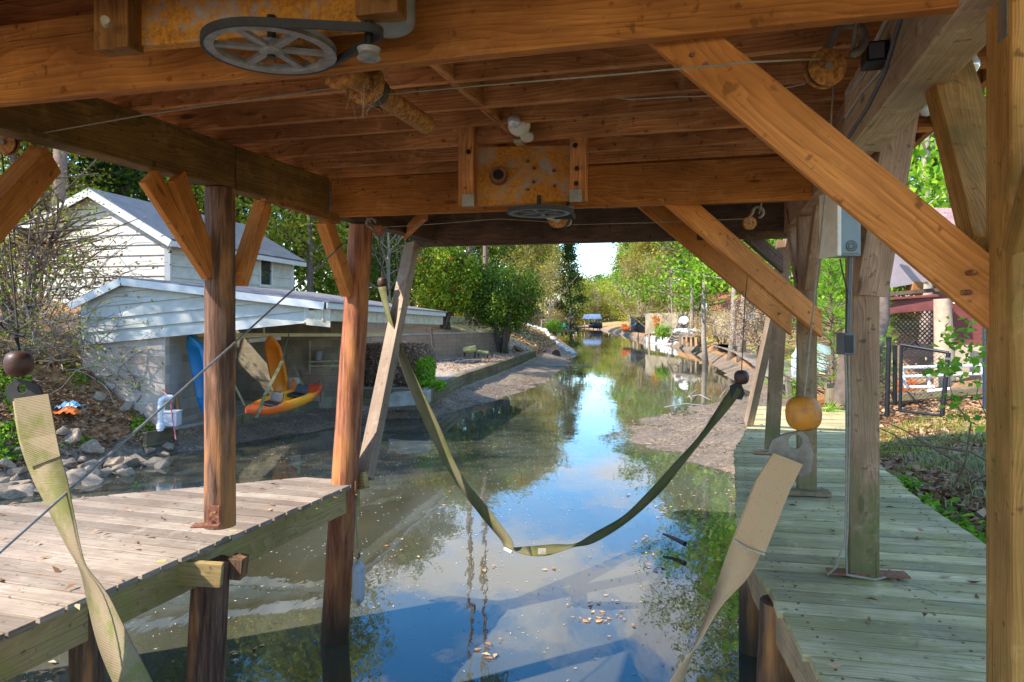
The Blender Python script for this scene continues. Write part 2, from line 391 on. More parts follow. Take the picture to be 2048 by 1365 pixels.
def mroof(name, c, c2, s):
    m = M_(name); wv = m.n('ShaderNodeTexWave', bands_direction='X'); wv.inputs['Scale'].default_value = s
    m.l(m.vec('UV'), wv.inputs['Vector'])
    f = m.noise(m.vec('Object'), 2.5, 6, .7); col = m.ramp(f, [(.35, c), (.65, c2)])
    return m.fin(col, .4, m.bump(wv.outputs['Fac'], .9, .03), .4)
G['metalroof'] = mroof('grey_metal_roof', (.11, .12, .14), (.19, .2, .22), 1.7)
def shing(name, a, b, c, sc=3.0):
    m = M_(name); bt = m.n('ShaderNodeTexBrick'); bt.inputs['Scale'].default_value = sc
    bt.inputs['Mortar Size'].default_value = .012; bt.inputs['Brick Width'].default_value = .6; bt.inputs['Row Height'].default_value = .3
    bt.inputs['Color1'].default_value = (*a, 1); bt.inputs['Color2'].default_value = (*b, 1); bt.inputs['Mortar'].default_value = (*c, 1)
    m.l(m.vec('UV'), bt.inputs['Vector'])
    f = m.noise(m.vec('Object'), 9, 7, .8)
    col = m.mix(m.mr(f, .4, .7, 0, .6), bt.outputs['Color'], c)
    return m.fin(col, .95, m.bump(f, .6, .02))
G['shingle'] = shing('grey_shingles', (.17, .15, .16), (.26, .23, .23), (.06, .05, .05))
G['shingle_br'] = shing('plum_brown_shingles', (.24, .14, .14), (.34, .22, .21), (.12, .07, .07), 4)
G['shingle_rust'] = shing('rust_red_shingles', (.3, .11, .055), (.42, .17, .09), (.14, .05, .03), 2)
def block(name, a, b, mo, dirt, horiz='X', sc=1.0, dk=.5):
    m = M_(name); g = m.n('ShaderNodeNewGeometry'); sx = m.n('ShaderNodeSeparateXYZ'); m.l(g.outputs['Position'], sx.inputs[0])
    cx = m.n('ShaderNodeCombineXYZ'); m.l(sx.outputs[horiz], cx.inputs[0]); m.l(sx.outputs['Z'], cx.inputs[1])
    bt = m.n('ShaderNodeTexBrick'); bt.inputs['Scale'].default_value = sc; bt.inputs['Mortar Size'].default_value = .006
    bt.inputs['Brick Width'].default_value = .4; bt.inputs['Row Height'].default_value = .2; bt.inputs['Bias'].default_value = -.3
    bt.inputs['Color1'].default_value = (*a, 1); bt.inputs['Color2'].default_value = (*b, 1); bt.inputs['Mortar'].default_value = (*mo, 1)
    m.l(cx.outputs[0], bt.inputs['Vector'])
    f = m.noise(m.vec('World', (1, 1, .6)), 2.3, 7, .7)
    col = m.mix(m.mr(f, .42, .7, 0, dk), bt.outputs['Color'], dirt)
    nb = m.bump(bt.outputs['Fac'], -.5, .01); nb = m.bump(m.noise(m.vec('World'), 50, 3, .7), .3, .006, nb)
    return m.fin(col, .9, nb)
G['block'] = block('pinkish_concrete_block', (.46, .38, .3), (.33, .21, .14), (.54, .48, .4), (.27, .2, .14))
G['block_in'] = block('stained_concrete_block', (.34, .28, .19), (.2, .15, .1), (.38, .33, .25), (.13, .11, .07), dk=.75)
G['block_w'] = block('brown_retaining_block', (.34, .23, .16), (.25, .16, .11), (.15, .11, .08), (.17, .11, .07))

def leafmat(name, stops, tr=.5, rough=.5):
    m = M_(name); g = m.n('ShaderNodeNewGeometry')
    col = m.ramp(g.outputs['Random Per Island'], stops)
    t = m.n('ShaderNodeBsdfTranslucent'); m.l(col, t.inputs['Color'])
    m.fin(col, rough, spec=.25)
    ms = m.n('ShaderNodeMixShader'); ms.inputs[0].default_value = tr
    m.l(m.b.outputs[0], ms.inputs[1]); m.l(t.outputs[0], ms.inputs[2]); m.l(ms.outputs[0], m.out.inputs['Surface'])
    return m.m
LF = {}
LF['spring'] = leafmat('spring_leaves', [(0, (0.189, 0.246, 0.022)), (.5, (0.348, 0.392, 0.039)), (1, (0.522, 0.507, 0.077))])
LF['bright'] = leafmat('bright_leaves', [(0, (0.087, 0.232, 0.013)), (.5, (0.203, 0.435, 0.022)), (1, (0.435, 0.638, 0.055))])
LF['camellia'] = leafmat('camellia_leaves', [(0, (.1, .2, .012)), (.5, (.28, .38, .025)), (1, (.52, .55, .06))], .42, .35)
LF['dark'] = leafmat('dark_evergreen_leaves', [(0, (0.022, 0.051, 0.009)), (.5, (0.051, 0.109, 0.015)), (1, (0.116, 0.174, 0.028))], .3)
LF['green'] = leafmat('mid_green_leaves', [(0, (0.058, 0.116, 0.011)), (.5, (0.116, 0.203, 0.017)), (1, (0.232, 0.304, 0.033))], .4)
LF['gold'] = leafmat('gold_green_leaves', [(0, (0.232, 0.203, 0.022)), (.5, (0.392, 0.334, 0.050)), (1, (0.522, 0.435, 0.110))])
LF['buff'] = leafmat('pale_brown_buds', [(0, (0.319, 0.203, 0.077)), (.5, (0.493, 0.348, 0.132)), (1, (0.652, 0.522, 0.220))])
LF['needle'] = leafmat('fresh_pine_needles', [(0, (0.102, 0.275, 0.017)), (.5, (0.217, 0.464, 0.028)), (1, (0.435, 0.652, 0.066))], .4)
LF['needle_d'] = leafmat('dark_pine_needles', [(0, (0.029, 0.072, 0.013)), (.5, (0.072, 0.145, 0.022)), (1, (0.145, 0.232, 0.044))], .3)
LF['litter'] = leafmat('dry_oak_leaves', [(0, (.16, .07, .03)), (.3, (.3, .15, .07)), (.6, (.42, .24, .12)), (1, (.62, .42, .26))], .15, .8)
LF['litter_o'] = leafmat('orange_floating_leaves', [(0, (.4, .17, .06)), (.6, (.6, .3, .13)), (1, (.66, .5, .33))], .1, .8)
LF['speck'] = leafmat('floating_chaff', [(0, (.4, .36, .28)), (1, (.66, .62, .55))], .1, .8)
LF['grass'] = leafmat('grass_blades', [(0, (.18, .22, .03)), (.5, (.34, .36, .06)), (1, (.55, .5, .14))], .4, .7)
LF['grass_g'] = leafmat('grey_green_grass', [(0, (.2, .24, .07)), (.5, (.32, .35, .13)), (1, (.5, .46, .25))], .4, .7)
LF['hedge'] = leafmat('brown_hedge_leaves', [(0, (.14, .07, .05)), (.5, (.34, .22, .16)), (.85, (.52, .38, .3)), (1, (.2, .22, .06))], .25, .7)
LF['flower'] = leafmat('red_petals', [(0, (.45, .03, .02)), (1, (.7, .09, .05))], .3, .6)
LF['flower_o'] = leafmat('orange_petals', [(0, (.6, .2, .02)), (1, (.75, .3, .05))], .3, .6)
LF['chip'] = leafmat('mud_twig_litter', [(0, (.1, .065, .045)), (.5, (.22, .16, .11)), (1, (.42, .33, .24))], .05, .9)
# ============================================================ GROUND
LS = {  # left cross-sections, far -> shore
 -14: [(-200, 10), (-25, 4.5), (-18, 3.4), (-15, 2.6), (-12, 1.7), (-10.5, 1.1), (-9.3, .5), (-8.5, -.05)],
 11.6: [(-200, 10), (-25, 4.5), (-18, 3.4), (-15, 2.6), (-12, 1.75), (-10.5, 1.15), (-9.3, .5), (-8.6, -.05)],
 13.7: [(-200, 10), (-25, 4.6), (-18, 3.5), (-14, 2.7), (-11, 2.0), (-9.2, 1.3), (-8.2, .75), (-7.6, -.05)],
 14.45: [(-200, 10), (-25, 4.6), (-18, 3.6), (-14, 2.8), (-8.8, 1.75), (-7.9, .85), (-7.25, .35), (-6.9, -.05)],
 14.75: [(-200, 10), (-25, 4.6), (-14, 2.9), (-9.1, 2.1), (-8.85, .48), (-6.95, .48), (-6.93, .2), (-6.4, -.05)],
 16: [(-200, 10), (-25, 4.6), (-14, 3.0), (-9.1, 2.3), (-8.85, .48), (-6.55, .48), (-6.52, .28), (-5.7, -.05)],
 18.3: [(-200, 10), (-25, 4.6), (-14, 3.1), (-9.1, 2.4), (-8.85, .48), (-5.85, .48), (-5.82, .32), (-4.1, -.05)],
 19.35: [(-200, 10), (-25, 4.6), (-14, 3.2), (-9.1, 2.5), (-8.85, .48), (-5.5, .48), (-5.47, .32), (-2.8, -.05)],
 19.6: [(-200, 10), (-25, 4.6), (-14, 3.2), (-9, 2.6), (-7, .8), (-2.45, .78), (-2.4, .28), (-2.2, -.05)],
 25: [(-200, 10), (-25, 5), (-14, 3.8), (-9, 2.9), (-7, .8), (-1.93, .78), (-1.88, .35), (.0, -.05)],
 31.2: [(-200, 10), (-25, 5), (-12, 3.2), (-5.3, 2.0), (-5.25, .8), (-.88, .78), (-.84, .3), (1.8, -.05)],
 36: [(-200, 10), (-25, 5), (-12, 3.2), (-2.6, 2.0), (-2.55, .8), (-.06, .78), (-.02, .3), (2.6, -.05)],
 44.5: [(-200, 10), (-25, 5), (-12, 3.4), (-4, 2.5), (-1, 2.1), (1.4, .8), (1.45, .4), (3.8, -.05)],
 64: [(-200, 10), (-30, 5), (-12, 3.6), (-3, 2.9), (1, 2.3), (3, 1.7), (4.5, .8), (5.8, -.05)],
 110: [(-200, 10), (-30, 5), (-12, 3), (0, 2), (3, 1.5), (5, .8), (6.3, .3), (6.8, -.05)],
 225: [(-200, 8), (-30, 4), (0, 2), (8, 1.5), (14, 1), (17, .6), (19, .3), (20, -.05)],
 262: [(-200, 8), (-30, 4), (0, 2), (8, 1.5), (14, 1), (17, .8), (19, .6), (20, .4)],
 700: [(-200, 9), (-30, 6), (0, 5), (8, 5), (14, 5), (17, 5), (19, 5), (20, 5)]}
RS = {
 -14: [(1.9, -.05), (2.3, .5), (2.8, 1.15), (3.6, 1.4), (6, 1.6), (10, 2), (25, 3.5), (200, 10)],
 2: [(1.9, -.05), (2.3, .5), (2.8, 1.15), (3.6, 1.4), (6, 1.6), (10, 2), (25, 3.5), (200, 10)],
 4.2: [(2.0, -.05), (2.4, .5), (2.85, 1.12), (3.6, 1.38), (6, 1.6), (10, 2), (25, 3.5), (200, 10)],
 7: [(2.6, -.05), (3.0, .5), (3.5, 1.12), (4.6, 1.32), (7, 1.5), (12, 2), (25, 3.5), (200, 10)],
 10: [(3.3, -.05), (4.2, .35), (4.9, 1.0), (5.8, 1.27), (8, 1.5), (13, 2), (25, 3.5), (200, 10)],
 12: [(3.75, -.05), (4.6, .15), (5.3, .6), (6.2, 1.15), (8, 1.45), (13, 2), (25, 3.5), (200, 10)],
 14.5: [(2.9, -.05), (4.5, .17), (6.0, .4), (7.5, 1.1), (9, 1.45), (13, 1.9), (25, 3.5), (200, 10)],
 16.7: [(2.1, -.05), (4.5, .17), (6.8, .35), (8.3, 1.0), (10, 1.4), (13, 1.8), (25, 3.5), (200, 10)],
 19.2: [(3.2, -.05), (5.5, .15), (7.6, .3), (9.0, .9), (11, 1.3), (14, 1.7), (25, 3.3), (200, 10)],
 22.6: [(6.1, -.05), (7.5, .12), (9, .3), (10.3, .9), (12, 1.2), (15, 1.6), (25, 3), (200, 10)],
 25.6: [(8.7, -.05), (9.5, .12), (10.2, .4), (11.2, .9), (13, 1.2), (16, 1.6), (25, 3), (200, 10)],
 36: [(10.8, -.05), (11.7, .3), (12.5, .9), (14, 1.2), (17, 1.5), (22, 2), (30, 3), (200, 10)],
 48: [(13.2, -.05), (14.2, .5), (15.1, .9), (16.5, 1.2), (19, 1.5), (24, 2), (34, 3), (200, 10)],
 64: [(15.9, -.05), (16.8, .9), (17.6, 1.2), (19, 1.35), (22, 1.6), (28, 2.2), (38, 3), (200, 10)],
 77: [(16.6, -.05), (17.2, .9), (18, 1.2), (19.5, 1.35), (22, 1.6), (28, 2.2), (38, 3), (200, 10)],
 110: [(18.8, -.05), (19.5, .7), (20.5, 1.1), (22, 1.3), (25, 1.6), (32, 2.2), (45, 3), (200, 10)],
 225: [(26.5, -.05), (27.3, .5), (29, .9), (31, 1.2), (34, 1.6), (40, 2.2), (55, 3), (200, 8)],
 262: [(26.5, .4), (27.3, .6), (29, .9), (31, 1.2), (34, 1.6), (40, 2.2), (55, 3), (200, 8)],
 700: [(26.5, 5), (27.3, 5), (29, 5), (31, 5), (34, 5), (40, 5), (55, 6), (200, 9)]}
def interp(D, y):
    ks = sorted(D); y = min(max(y, ks[0]), ks[-1])
    for a, b in zip(ks, ks[1:]):
        if a <= y <= b:
            t = (y-a)/(b-a); return [((1-t)*p[0]+t*q[0], (1-t)*p[1]+t*q[1]) for p, q in zip(D[a], D[b])]
def section(y):
    l = interp(LS, y); r = interp(RS, y); e = .4 if y > 255 else -.7
    return l+[(l[-1][0]+.9, min(e, l[-1][1]) if y < 255 else l[-1][1]), (r[0][0]-.7, min(e, r[0][1]) if y < 255 else r[0][1])]+r
def gz(x, y):
    s = section(y)
    for a, b in zip(s, s[1:]):
        if a[0] <= x <= b[0]: return a[1]+(b[1]-a[1])*(x-a[0])/max(1e-6, b[0]-a[0])
    return s[-1][1]
def shoreL(y): return interp(LS, y)[-1][0]
def shoreR(y): return interp(RS, y)[0][0]
ys = sorted(set([round(v, 3) for v in list(LS)+list(RS)]+list(np.round(np.arange(-14, 24, .3), 2))+list(np.round(np.arange(24, 60, .9), 2))+list(range(60, 262, 5))+[300, 400, 550]))
sub = [3, 3, 4, 8, 12, 12, 8, 3, 3, 3, 10, 12, 10, 10, 6, 4, 3]
rng = np.random.default_rng(3)
rows = []
for y in ys:
    s = section(y); row = []
    for i, (a, b) in enumerate(zip(s, s[1:])):
        for k in range(sub[i]):
            t = k/sub[i]; row.append((a[0]+(b[0]-a[0])*t, y, a[1]+(b[1]-a[1])*t))
    row.append((s[-1][0], y, s[-1][1])); rows.append(row)
from mathutils import noise as mn
nv = len(rows[0]); vs = []
zoneL = []
def floor_zone(x, y):   # flat made floors: shed slab and patio
    return (14.6 < y < 19.5 and -9 < x < -5.2)
def patio(x, y):
    if not (19.4 < y < 44): return 0
    s = interp(LS, y); return 1 if s[4][0]+.2 < x < s[5][0]+.1 and s[5][1] < .85 else 0
for r in rows:
    for x, y, z in r:
        fz = floor_zone(x, y); pt = patio(x, y); am = .0 if fz else (.015 if pt else (.05 if z > -.1 else 0))
        if z > .0 or (z > -.3): am = max(am, .045 if not fz and not pt else am)
        d = mn.fractal(Vector((x*.9, y*.9, 3.1)), 1.0, 2.0, 4)*am*2
        vs.append((x, y, z+d))
        g = 0; m_ = 0
        if z < .42 and not fz: m_ = 1
        if fz: zoneL.append((0, 0, 0, 1)); continue
        if pt: zoneL.append((0, 0, 1, 1)); continue
        gr = mn.fractal(Vector((x*.25, y*.25, 9.1)), 1.0, 2.0, 3)
        if x > 0 and z > .9 and (y > 24 or y < 12): g = .5+gr
        if x < 0 and z > .6 and y > 40: g = .55+gr
        zoneL.append((max(0, min(1, g)), 0 if z < .42 else 1, 0, 1))
fs = [(j*nv+i, j*nv+i+1, (j+1)*nv+i+1, (j+1)*nv+i) for j in range(len(rows)-1) for i in range(nv-1)]
me = bpy.data.meshes.new('ground'); me.from_pydata(vs, [], fs)
ca = me.color_attributes.new('zone', 'FLOAT_COLOR', 'POINT'); ca.data.foreach_set('color', [c for z in zoneL for c in z])
for p in me.polygons: p.use_smooth = True
m = M_('earth_mud_grass'); at = m.n('ShaderNodeVertexColor', layer_name='zone'); sp = m.n('ShaderNodeSeparateColor'); m.l(at.outputs['Color'], sp.inputs[0])
v = m.vec('World')
f1 = m.noise(v, 14, 8, .8); f2 = m.noise(v, 1.2, 5, .6); f3 = m.noise(v, 60, 3, .7)
mud = m.ramp(f1, [(.35, (.09, .07, .05)), (.5, (.23, .165, .11)), (.62, (.42, .32, .22))])
mud = m.mix(m.mr(f2, .4, .65, 0, .7), mud, (.13, .1, .08))
lit = m.ramp(f1, [(.34, (.13, .06, .025)), (.5, (.38, .19, .08)), (.66, (.56, .33, .16))])
grs = m.ramp(f1, [(.34, (.12, .13, .02)), (.5, (.3, .3, .06)), (.66, (.48, .42, .13))])
pat = m.ramp(f1, [(.35, (.3, .26, .21)), (.6, (.46, .41, .35))])
pat = m.mix(m.mr(f2, .42, .62, 0, .75), pat, m.ramp(f1, [(.35, (.3, .13, .05)), (.6, (.45, .24, .1))]))
col = m.mix(sp.outputs[1], mud, lit); col = m.mix(sp.outputs[0], col, grs); col = m.mix(sp.outputs[2], col, pat)
flr = m.n('ShaderNodeMath', operation='ADD'); m.l(sp.outputs[1], flr.inputs[0]); m.l(sp.outputs[2], flr.inputs[1])
m.fin(col, .92, m.bump(f3, .6, .02, m.bump(f1, .8, .05)))
me.materials.append(m.m)
go = bpy.data.objects.new('ground', me); C.objects.link(go); go['kind'] = 'structure'
MB().prism([(-8.86, 14.62, .45), (-6.98, 14.62, .45), (-5.5, 19.4, .45), (-8.86, 19.4, .45)], (0, 0, .055)).build('shed_floor', G['concrete']).__setitem__('kind', 'structure')

# ------------------------------------------------------------ water
m = M_('canal_water'); v = m.vec('World')
film = m.noise(m.vec('World', (1, .5, 1)), .4, 4, .5, .5)
sl_ = m.noise(m.vec('World', (1, .3, 1), (4, 2, 0)), 1.3, 5, .6, .8)
col = m.mix(m.mr(film, .36, .66), (.04, .038, .02), (.1, .1, .078))
col = m.mix(m.mr(sl_, .52, .72, 0, .65), col, (.09, .065, .02))
brn = m.noise(m.vec('World', (1, 1, 1), (9, 0, 0)), .4, 2, .5)
sk = m.noise(v, 45, 3, .8)
col = m.mix(m.mr(sk, .68, .74, 0, .5), col, (.4, .38, .3))
b1 = m.noise(m.vec('World', (1, .5, 1)), 2.2, 3, .5); b2 = m.noise(m.vec('World', (1, .28, 1)), 9, 3, .55)
nb = m.bump(b1, .03, .1); nb = m.bump(b2, .03, .022, nb)
rg = m.mr(sl_, .35, .7, .006, .022)
m.fin(col, rg, nb, spec=.5); m.b.inputs['IOR'].default_value = 1.7
me = bpy.data.meshes.new('water'); me.from_pydata([(-40, -14, 0), (60, -14, 0), (60, 250, 0), (-40, 250, 0)], [], [(0, 1, 2, 3)]); me.materials.append(m.m)
wo = bpy.data.objects.new('water', me); C.objects.link(wo); wo['kind'] = 'structure'

# ============================================================ BOATHOUSE
ZB, ZJ = 3.57, 3.85          # beam underside, joist underside
def lx(y): return -1.84+.32*(y-4.41)          # left beam line
def rx(y): return 1.69+.29*(y-3.34)           # right beam line
bh = T('boathouse', 'open timber boathouse of brown beams, joists and pilings over the canal', 'boathouse', (0, 4.5, 0))
def bm(name, p0, p1, w, h, mat, up=(0, 0, 1), bevel=.004, parent=bh, label=None, shift=0, **k):
    o = MB().beam(p0, p1, w, h, up, shift=shift, **k).build(name, mat, parent, bevel=bevel)
    if label: o['label'] = label
    return o
zc = (ZB+ZJ)/2; hb = ZJ-ZB
# left beam in two lengths
bm('beam', (lx(-3), -3, zc), (lx(4.47), 4.47, zc), .13, hb-.004, W['olive'], label='dark olive side beam over the left posts')
bm('beam', (lx(4.48), 4.48, zc), (lx(5.5), 5.5, zc), .13, hb-.004, W['olive'])
bm('beam', (lx(5.62), 5.62, zc), (lx(7.5), 7.5, zc), .13, hb-.004, W['front'])
bm('ledge', P(522, 392, 4.78)+V(.02, 0, 0), P(672, 440, 5.55)+V(.02, 0, 0), .05, .07, W['ledge'])
# right beam
bm('beam', (rx(.3), .3, zc), (rx(3.42), 3.42, zc), .16, hb+.03, W['weather'], label='weathered pale beam end over the boardwalk')
bm('beam', (rx(3.43), 3.43, zc), (rx(6.75), 6.75, zc), .13, hb, W['post_r'])
bm('beam', (rx(-3), -3, zc), (rx(.29), .29, zc), .16, hb, W['weather'])
# headers across
bm('header', (-3.0, 2.95, zc-.004), (1.62, 1.74, zc-.004), .05, hb+.012, W['header'], label='long orange brown header nearest the camera')
bm('header', (-1.42, 5.55, zc-.01), (2.02, 4.72, zc-.01), .05, hb+.02, W['header'], label='reddish header behind the far winch')
bm('header', (-1.05, 7.47, zc-.01), (2.65, 6.66, zc-.01), .07, hb+.09, W['front'], label='dark front header over the canal opening')
# first cross beam seen at the very top left (behind camera side)
bm('header', (-3.0, 2.42, zc+.1), (1.62, 1.25, zc+.1), .05, hb-.06, W['header'])
# joists at 16 inch centres
ref = [(.36, -.3), (.36, .1), (.36, .5), (.36, .9), (.36, 1.3), (.36, 1.7), (.4, 2.3), (.44, 2.66), (.495, 3.07), (.561, 3.48), (.611, 3.79), (.677, 4.2), (.739, 4.58), (.793, 4.92),
       (.9, 5.35), (.95, 5.75), (1.0, 6.15), (1.1, 6.55), (1.2, 6.95)]
for i, (x0, y0) in enumerate(ref):
    k = -.262
    ya_ = (y0+k*(-1.84-.32*4.41-.75-x0))/(1-k*.32); yb_ = (y0+k*(1.69-.29*3.34+.55-x0))/(1-k*.29)
    a = (lx(ya_)-.75, ya_); b = (rx(yb_)+.55, yb_)
    bm('joist', (a[0], a[1], ZJ+.117), (b[0], b[1], ZJ+.117), .042, .233, W['joist'], bevel=.003)
# bridging between joists
for (y0, y1) in ((2.7, 3.07), (3.09, 3.47), (3.5, 3.79), (3.82, 4.18)):
    f = lambda y: (-.315+.305*(y-2.96))
    x0, x1 = f(y0), f(y1)
    bm('bridging', (x0, y0+.22, ZJ+.117), (x1, y1+.2, ZJ+.117), .04, .225, W['joist'])
# roof deck + edge boards
rd = MB().prism([(lx(7.95)-.8, 7.95, ZJ+.236), (rx(6.75)+.6, 6.75, ZJ+.236), (rx(-3.4)+.6, -3.4, ZJ+.236), (lx(-2.2)-.8, -2.2, ZJ+.236)], (0, 0, .03)); rd.build('roof_deck', wood('roof_board_wood', (.06, .025, .015), (.16, .07, .035)), bh)
bm('rim_joist', (lx(7.95)-.775, 7.95, ZJ+.12), (lx(-2.2)-.775, -2.2, ZJ+.12), .04, .2, W['joist'])
bm('rim_joist', (rx(6.75)+.575, 6.75, ZJ+.12), (rx(-3.4)+.575, -3.4, ZJ+.12), .04, .2, W['joist'])
# left posts (round pilings)
def log(name, pts, rad, mat, label=None):
    pts = [Vector(p) for p in pts]; out = []; rr = []
    for a, b, ra, rb in zip(pts, pts[1:], rad, rad[1:]):
        for k in range(10):
            t = k/10; out.append(a.lerp(b, t)+V(random.gauss(0, .0015), random.gauss(0, .0015), 0)); rr.append((ra+(rb-ra)*t)*random.uniform(.985, 1.015))
    out.append(pts[-1]); rr.append(rad[-1])
    o = MB().tube(out, rr, 22).build(name, mat, bh, smooth=50)
    if label: o['label'] = label
log('post', [P(440, 1052, 4.41), P(440, 378, 4.41)], [.095, .09], W['logw'], 'round dark weathered post standing on the left dock')
log('piling', [V(-1.96, 4.36, -.6), V(-1.875, 4.36, 1.24)], [.122, .112], W['logw'])
log('post', [V(-1.56, 6.0, -.6), P(681, 1090, 6.0), P(722, 452, 6.0)], [.118, .115, .1], W['log'], 'tall round red piling at the corner of the left dock')
log('post', [V(-2.38, 2.72, 1.3), V(-2.38, 2.72, ZB)], [.1, .095], W['log'])
# left braces
bm('brace', P(-125, 560, 2.85), P(92, 318, 3.36), .09, .15, W['header'], up=(0, -1, .3))
bm('brace', P(420, 545, 4.34), P(296, 352, 3.85), .045, .135, W['brace'])
bm('brace', P(432, 562, 4.42), P(352, 352, 3.98), .045, .135, W['header'])
bm('brace', P(478, 560, 4.5), P(528, 405, 4.98), .085, .13, W['brace'])
bm('brace', P(697, 585, 5.92), P(648, 440, 5.5), .09, .135, W['brace'])
bm('diagonal_strut', P(729, 958, 6.08), P(824, 490, 7.36), .095, .135, W['strut'], up=(1, -.6, 0), label='pale grey strut from the dock corner to the front header')
bm('corner_tie', P(808, 470, 7.2), P(850, 428, 5.62), .05, .09, W['brace'])
# right posts
def sq(px, py, zt=ZB, w=.145, mat=None, lean=0, label=None, rot=.29, parent=bh):
    p = PZ(px, py, 1.35); top = V(rx(p.y) if lean else p.x, p.y, zt)
    return bm('post', p, top, w, w, mat or W['post_r'], up=(rot, 1, 0), label=label)
sq(1724, 1150, label='square brown post on the boardwalk carrying the panel box')
sq(1613, 985, w=.14)
sq(1543, 903, w=.14, lean=1)
bm('diagonal_strut', P(1497, 848, 9.2), P(1583, 462, 7.25), .13, .09, W['strut'], up=(1, 0, 0))
# big near post
c0 = V(1.213, 1.70, 0); u_ = V(.30, .954, 0); t_ = V(.954, -.30, 0); cc = c0+u_*.095+t_*.08
bm('post', (cc.x, cc.y, .3), (cc.x, cc.y, ZJ+.1), .16, .19, W['post_near'], up=tuple(u_), bevel=.012, label='tall square post at the right edge of the view')
bm('strap_plate', (cc.x-.088, cc.y-.02, 3.62), (cc.x-.088, cc.y-.02, 3.44), .012, .06, G['link'], up=tuple(u_))
# big transverse brace near
bm('brace', P(1318, 40, 2.13), P(1992, 598, 1.86), .042, .143, W['brace'], up=(0, 0, 1), cut0=(0, 0, 1), cut1=(1, 0, 0), label='wide orange plank brace running down to the near post')
# far transverse braces
bm('brace', P(1352, 400, 4.98), P(1642, 650, 5.50), .042, .17, W['brace'], cut0=(0, 0, 1), cut1=(1, 0, 0))
bm('brace', P(1290, 404, 6.72), P(1582, 650, 7.05), .042, .175, W['brace'], cut0=(0, 0, 1), cut1=(1, 0, 0))
bm('brace', P(1496, 470, 6.8), P(1565, 530, 6.95), .05, .14, W['front'], cut1=(1, 0, 0))
# braces along the right row
bm('brace', P(1995, 500, 1.92), P(1885, 110, 2.62), .075, .15, W['post_near'], up=(1, 0, 0), label='grey brown knee brace rising from the near post')
bm('brace', P(2056, 500, 1.72), P(2130, 250, 1.5), .05, .1, W['post_near'], up=(1, 0, 0))
bm('brace', P(1733, 590, 3.78), P(1800, 190, 3.62), .12, .17, W['post_r'], up=(1, 0, 0))
bm('brace', P(1620, 575, 5.54), P(1648, 372, 5.0), .06, .1, W['post_r'], up=(1, 0, 0))
bm('brace', P(1604, 575, 5.62), P(1582, 425, 6.3), .06, .1, W['post_r'], up=(1, 0, 0))
for px, py, Y in ((1385, 108, 2.07), (1412, 128, 2.06), (1950, 545, 1.83), (1940, 585, 1.83), (1618, 625, 5.42), (1625, 648, 5.42), (1560, 628, 6.98)):
    MB().tube([P(px, py, Y), P(px, py, Y)+V(0, .03, 0)], .0075 if Y < 3 else .012, 10).build('bolt', G['rust_br'], bh)
# post footings on the boardwalk
for px, py, r_ in ((1735, 1154, .2), (1613, 990, .17), (1540, 908, .16)):
    p = PZ(px, py, 1.352)
    bm('foot_plank' if py < 1100 else 'foot_bracket', p+V(-r_, .03, .02), p+V(r_, -.03, .02), .12 if py < 1100 else .09, .035 if py < 1100 else .012, W['post_r'] if py < 1100 else G['rust_br'], bevel=.003)
p = PZ(1700, 1140, 1.36); MB().box(p+V(.005, -.06, .07), .012, .09, .13, .29).build('foot_bracket', G['rust_br'], bh)
p = P(427, 1030, 4.26); MB().box(p+V(-.0, 0, .0), .075, .012, .11, 0).box(p+V(-.03, -.03, -.055), .16, .08, .01, .1).build('foot_bracket', G['rust_br'], bh)
for dx in (-.02, .02): MB().lathe([(0, 0), (.011, 0), (.011, .012), (0, .013)], p+V(dx, -.018, .02*dx/abs(dx)), 8, (0, -1, 0)).build('bolt', G['rust_br'], bh)

# ============================================================ LEFT DOCK
dk = T('dock', 'bleached grey plank dock with a green stained fascia at left', 'dock', (-2.5, 4, 0))
ZD = 1.35; fa, fb = V(-3.35, -.2, ZD), V(-1.335, 6.06, ZD); fd = (fb-fa).normalized(); Lf = (fb-fa).length
back = [(-1.2, 6.035), (-1.88, 6.16), (-3.85, 5.25), (-9.5, 2.9), (-14, 1.2)]
def back_hit(p, d):
    best = None
    for (ax, ay), (bx, by) in zip(back, back[1:]):
        ex, ey = bx-ax, by-ay; den = d.x*ey-d.y*ex
        if abs(den) < 1e-6: continue
        t = ((ax-p.x)*ey-(ay-p.y)*ex)/den; s_ = ((ax-p.x)*d.y-(ay-p.y)*d.x)/den
        if t > 0 and -.001 <= s_ <= 1.001 and (best is None or t < best[0]): best = (t, (-ey, ex, 0))
    return best
mb = MB(); pos = 0; td = V(-.957, .29, 0)
while pos < Lf-.05:
    wd = .138; p = fa+fd*(pos+wd/2)+fd.cross(V(0, 0, 1))*0; ext = random.uniform(.0, .022)
    t = back_hit(p, td)
    t, nn_ = t if t else (8, None)
    if t > .12:
        mb.beam(p-td*(.02+ext)+V(0, 0, -.018+random.uniform(-.003, .003)), p+td*t+V(0, 0, -.018+random.uniform(-.003, .003)), wd*.985*.957, .034, cut1=nn_)
    pos += wd+.006+random.uniform(0, .004)
mb.build('planks', W['deck_l'], dk, bevel=.003)
sd_ = fd.cross(V(0, 0, 1))
MB().beam(fa+V(0, 0, -.14)-sd_*.03, fb+V(0, 0, -.14)-sd_*.03+fd*.06, .04, .2).build('fascia', W['fascia'], dk, bevel=.004)
MB().beam(V(-1.36, 6.11, ZD-.14), V(-1.9, 6.25, ZD-.14), .04, .2).build('fascia', W['fascia'], dk, bevel=.004)
MB().beam(P(705, 965, 6.13), P(733, 960, 6.0), .04, .14).build('fascia', W['fascia'], dk, bevel=.004)
MB().beam(P(355, 1145, 4.15)+V(0, 0, .0), P(445, 1150, 4.18), .05, .14).build('cross_beam', W['fascia'], dk, bevel=.004)
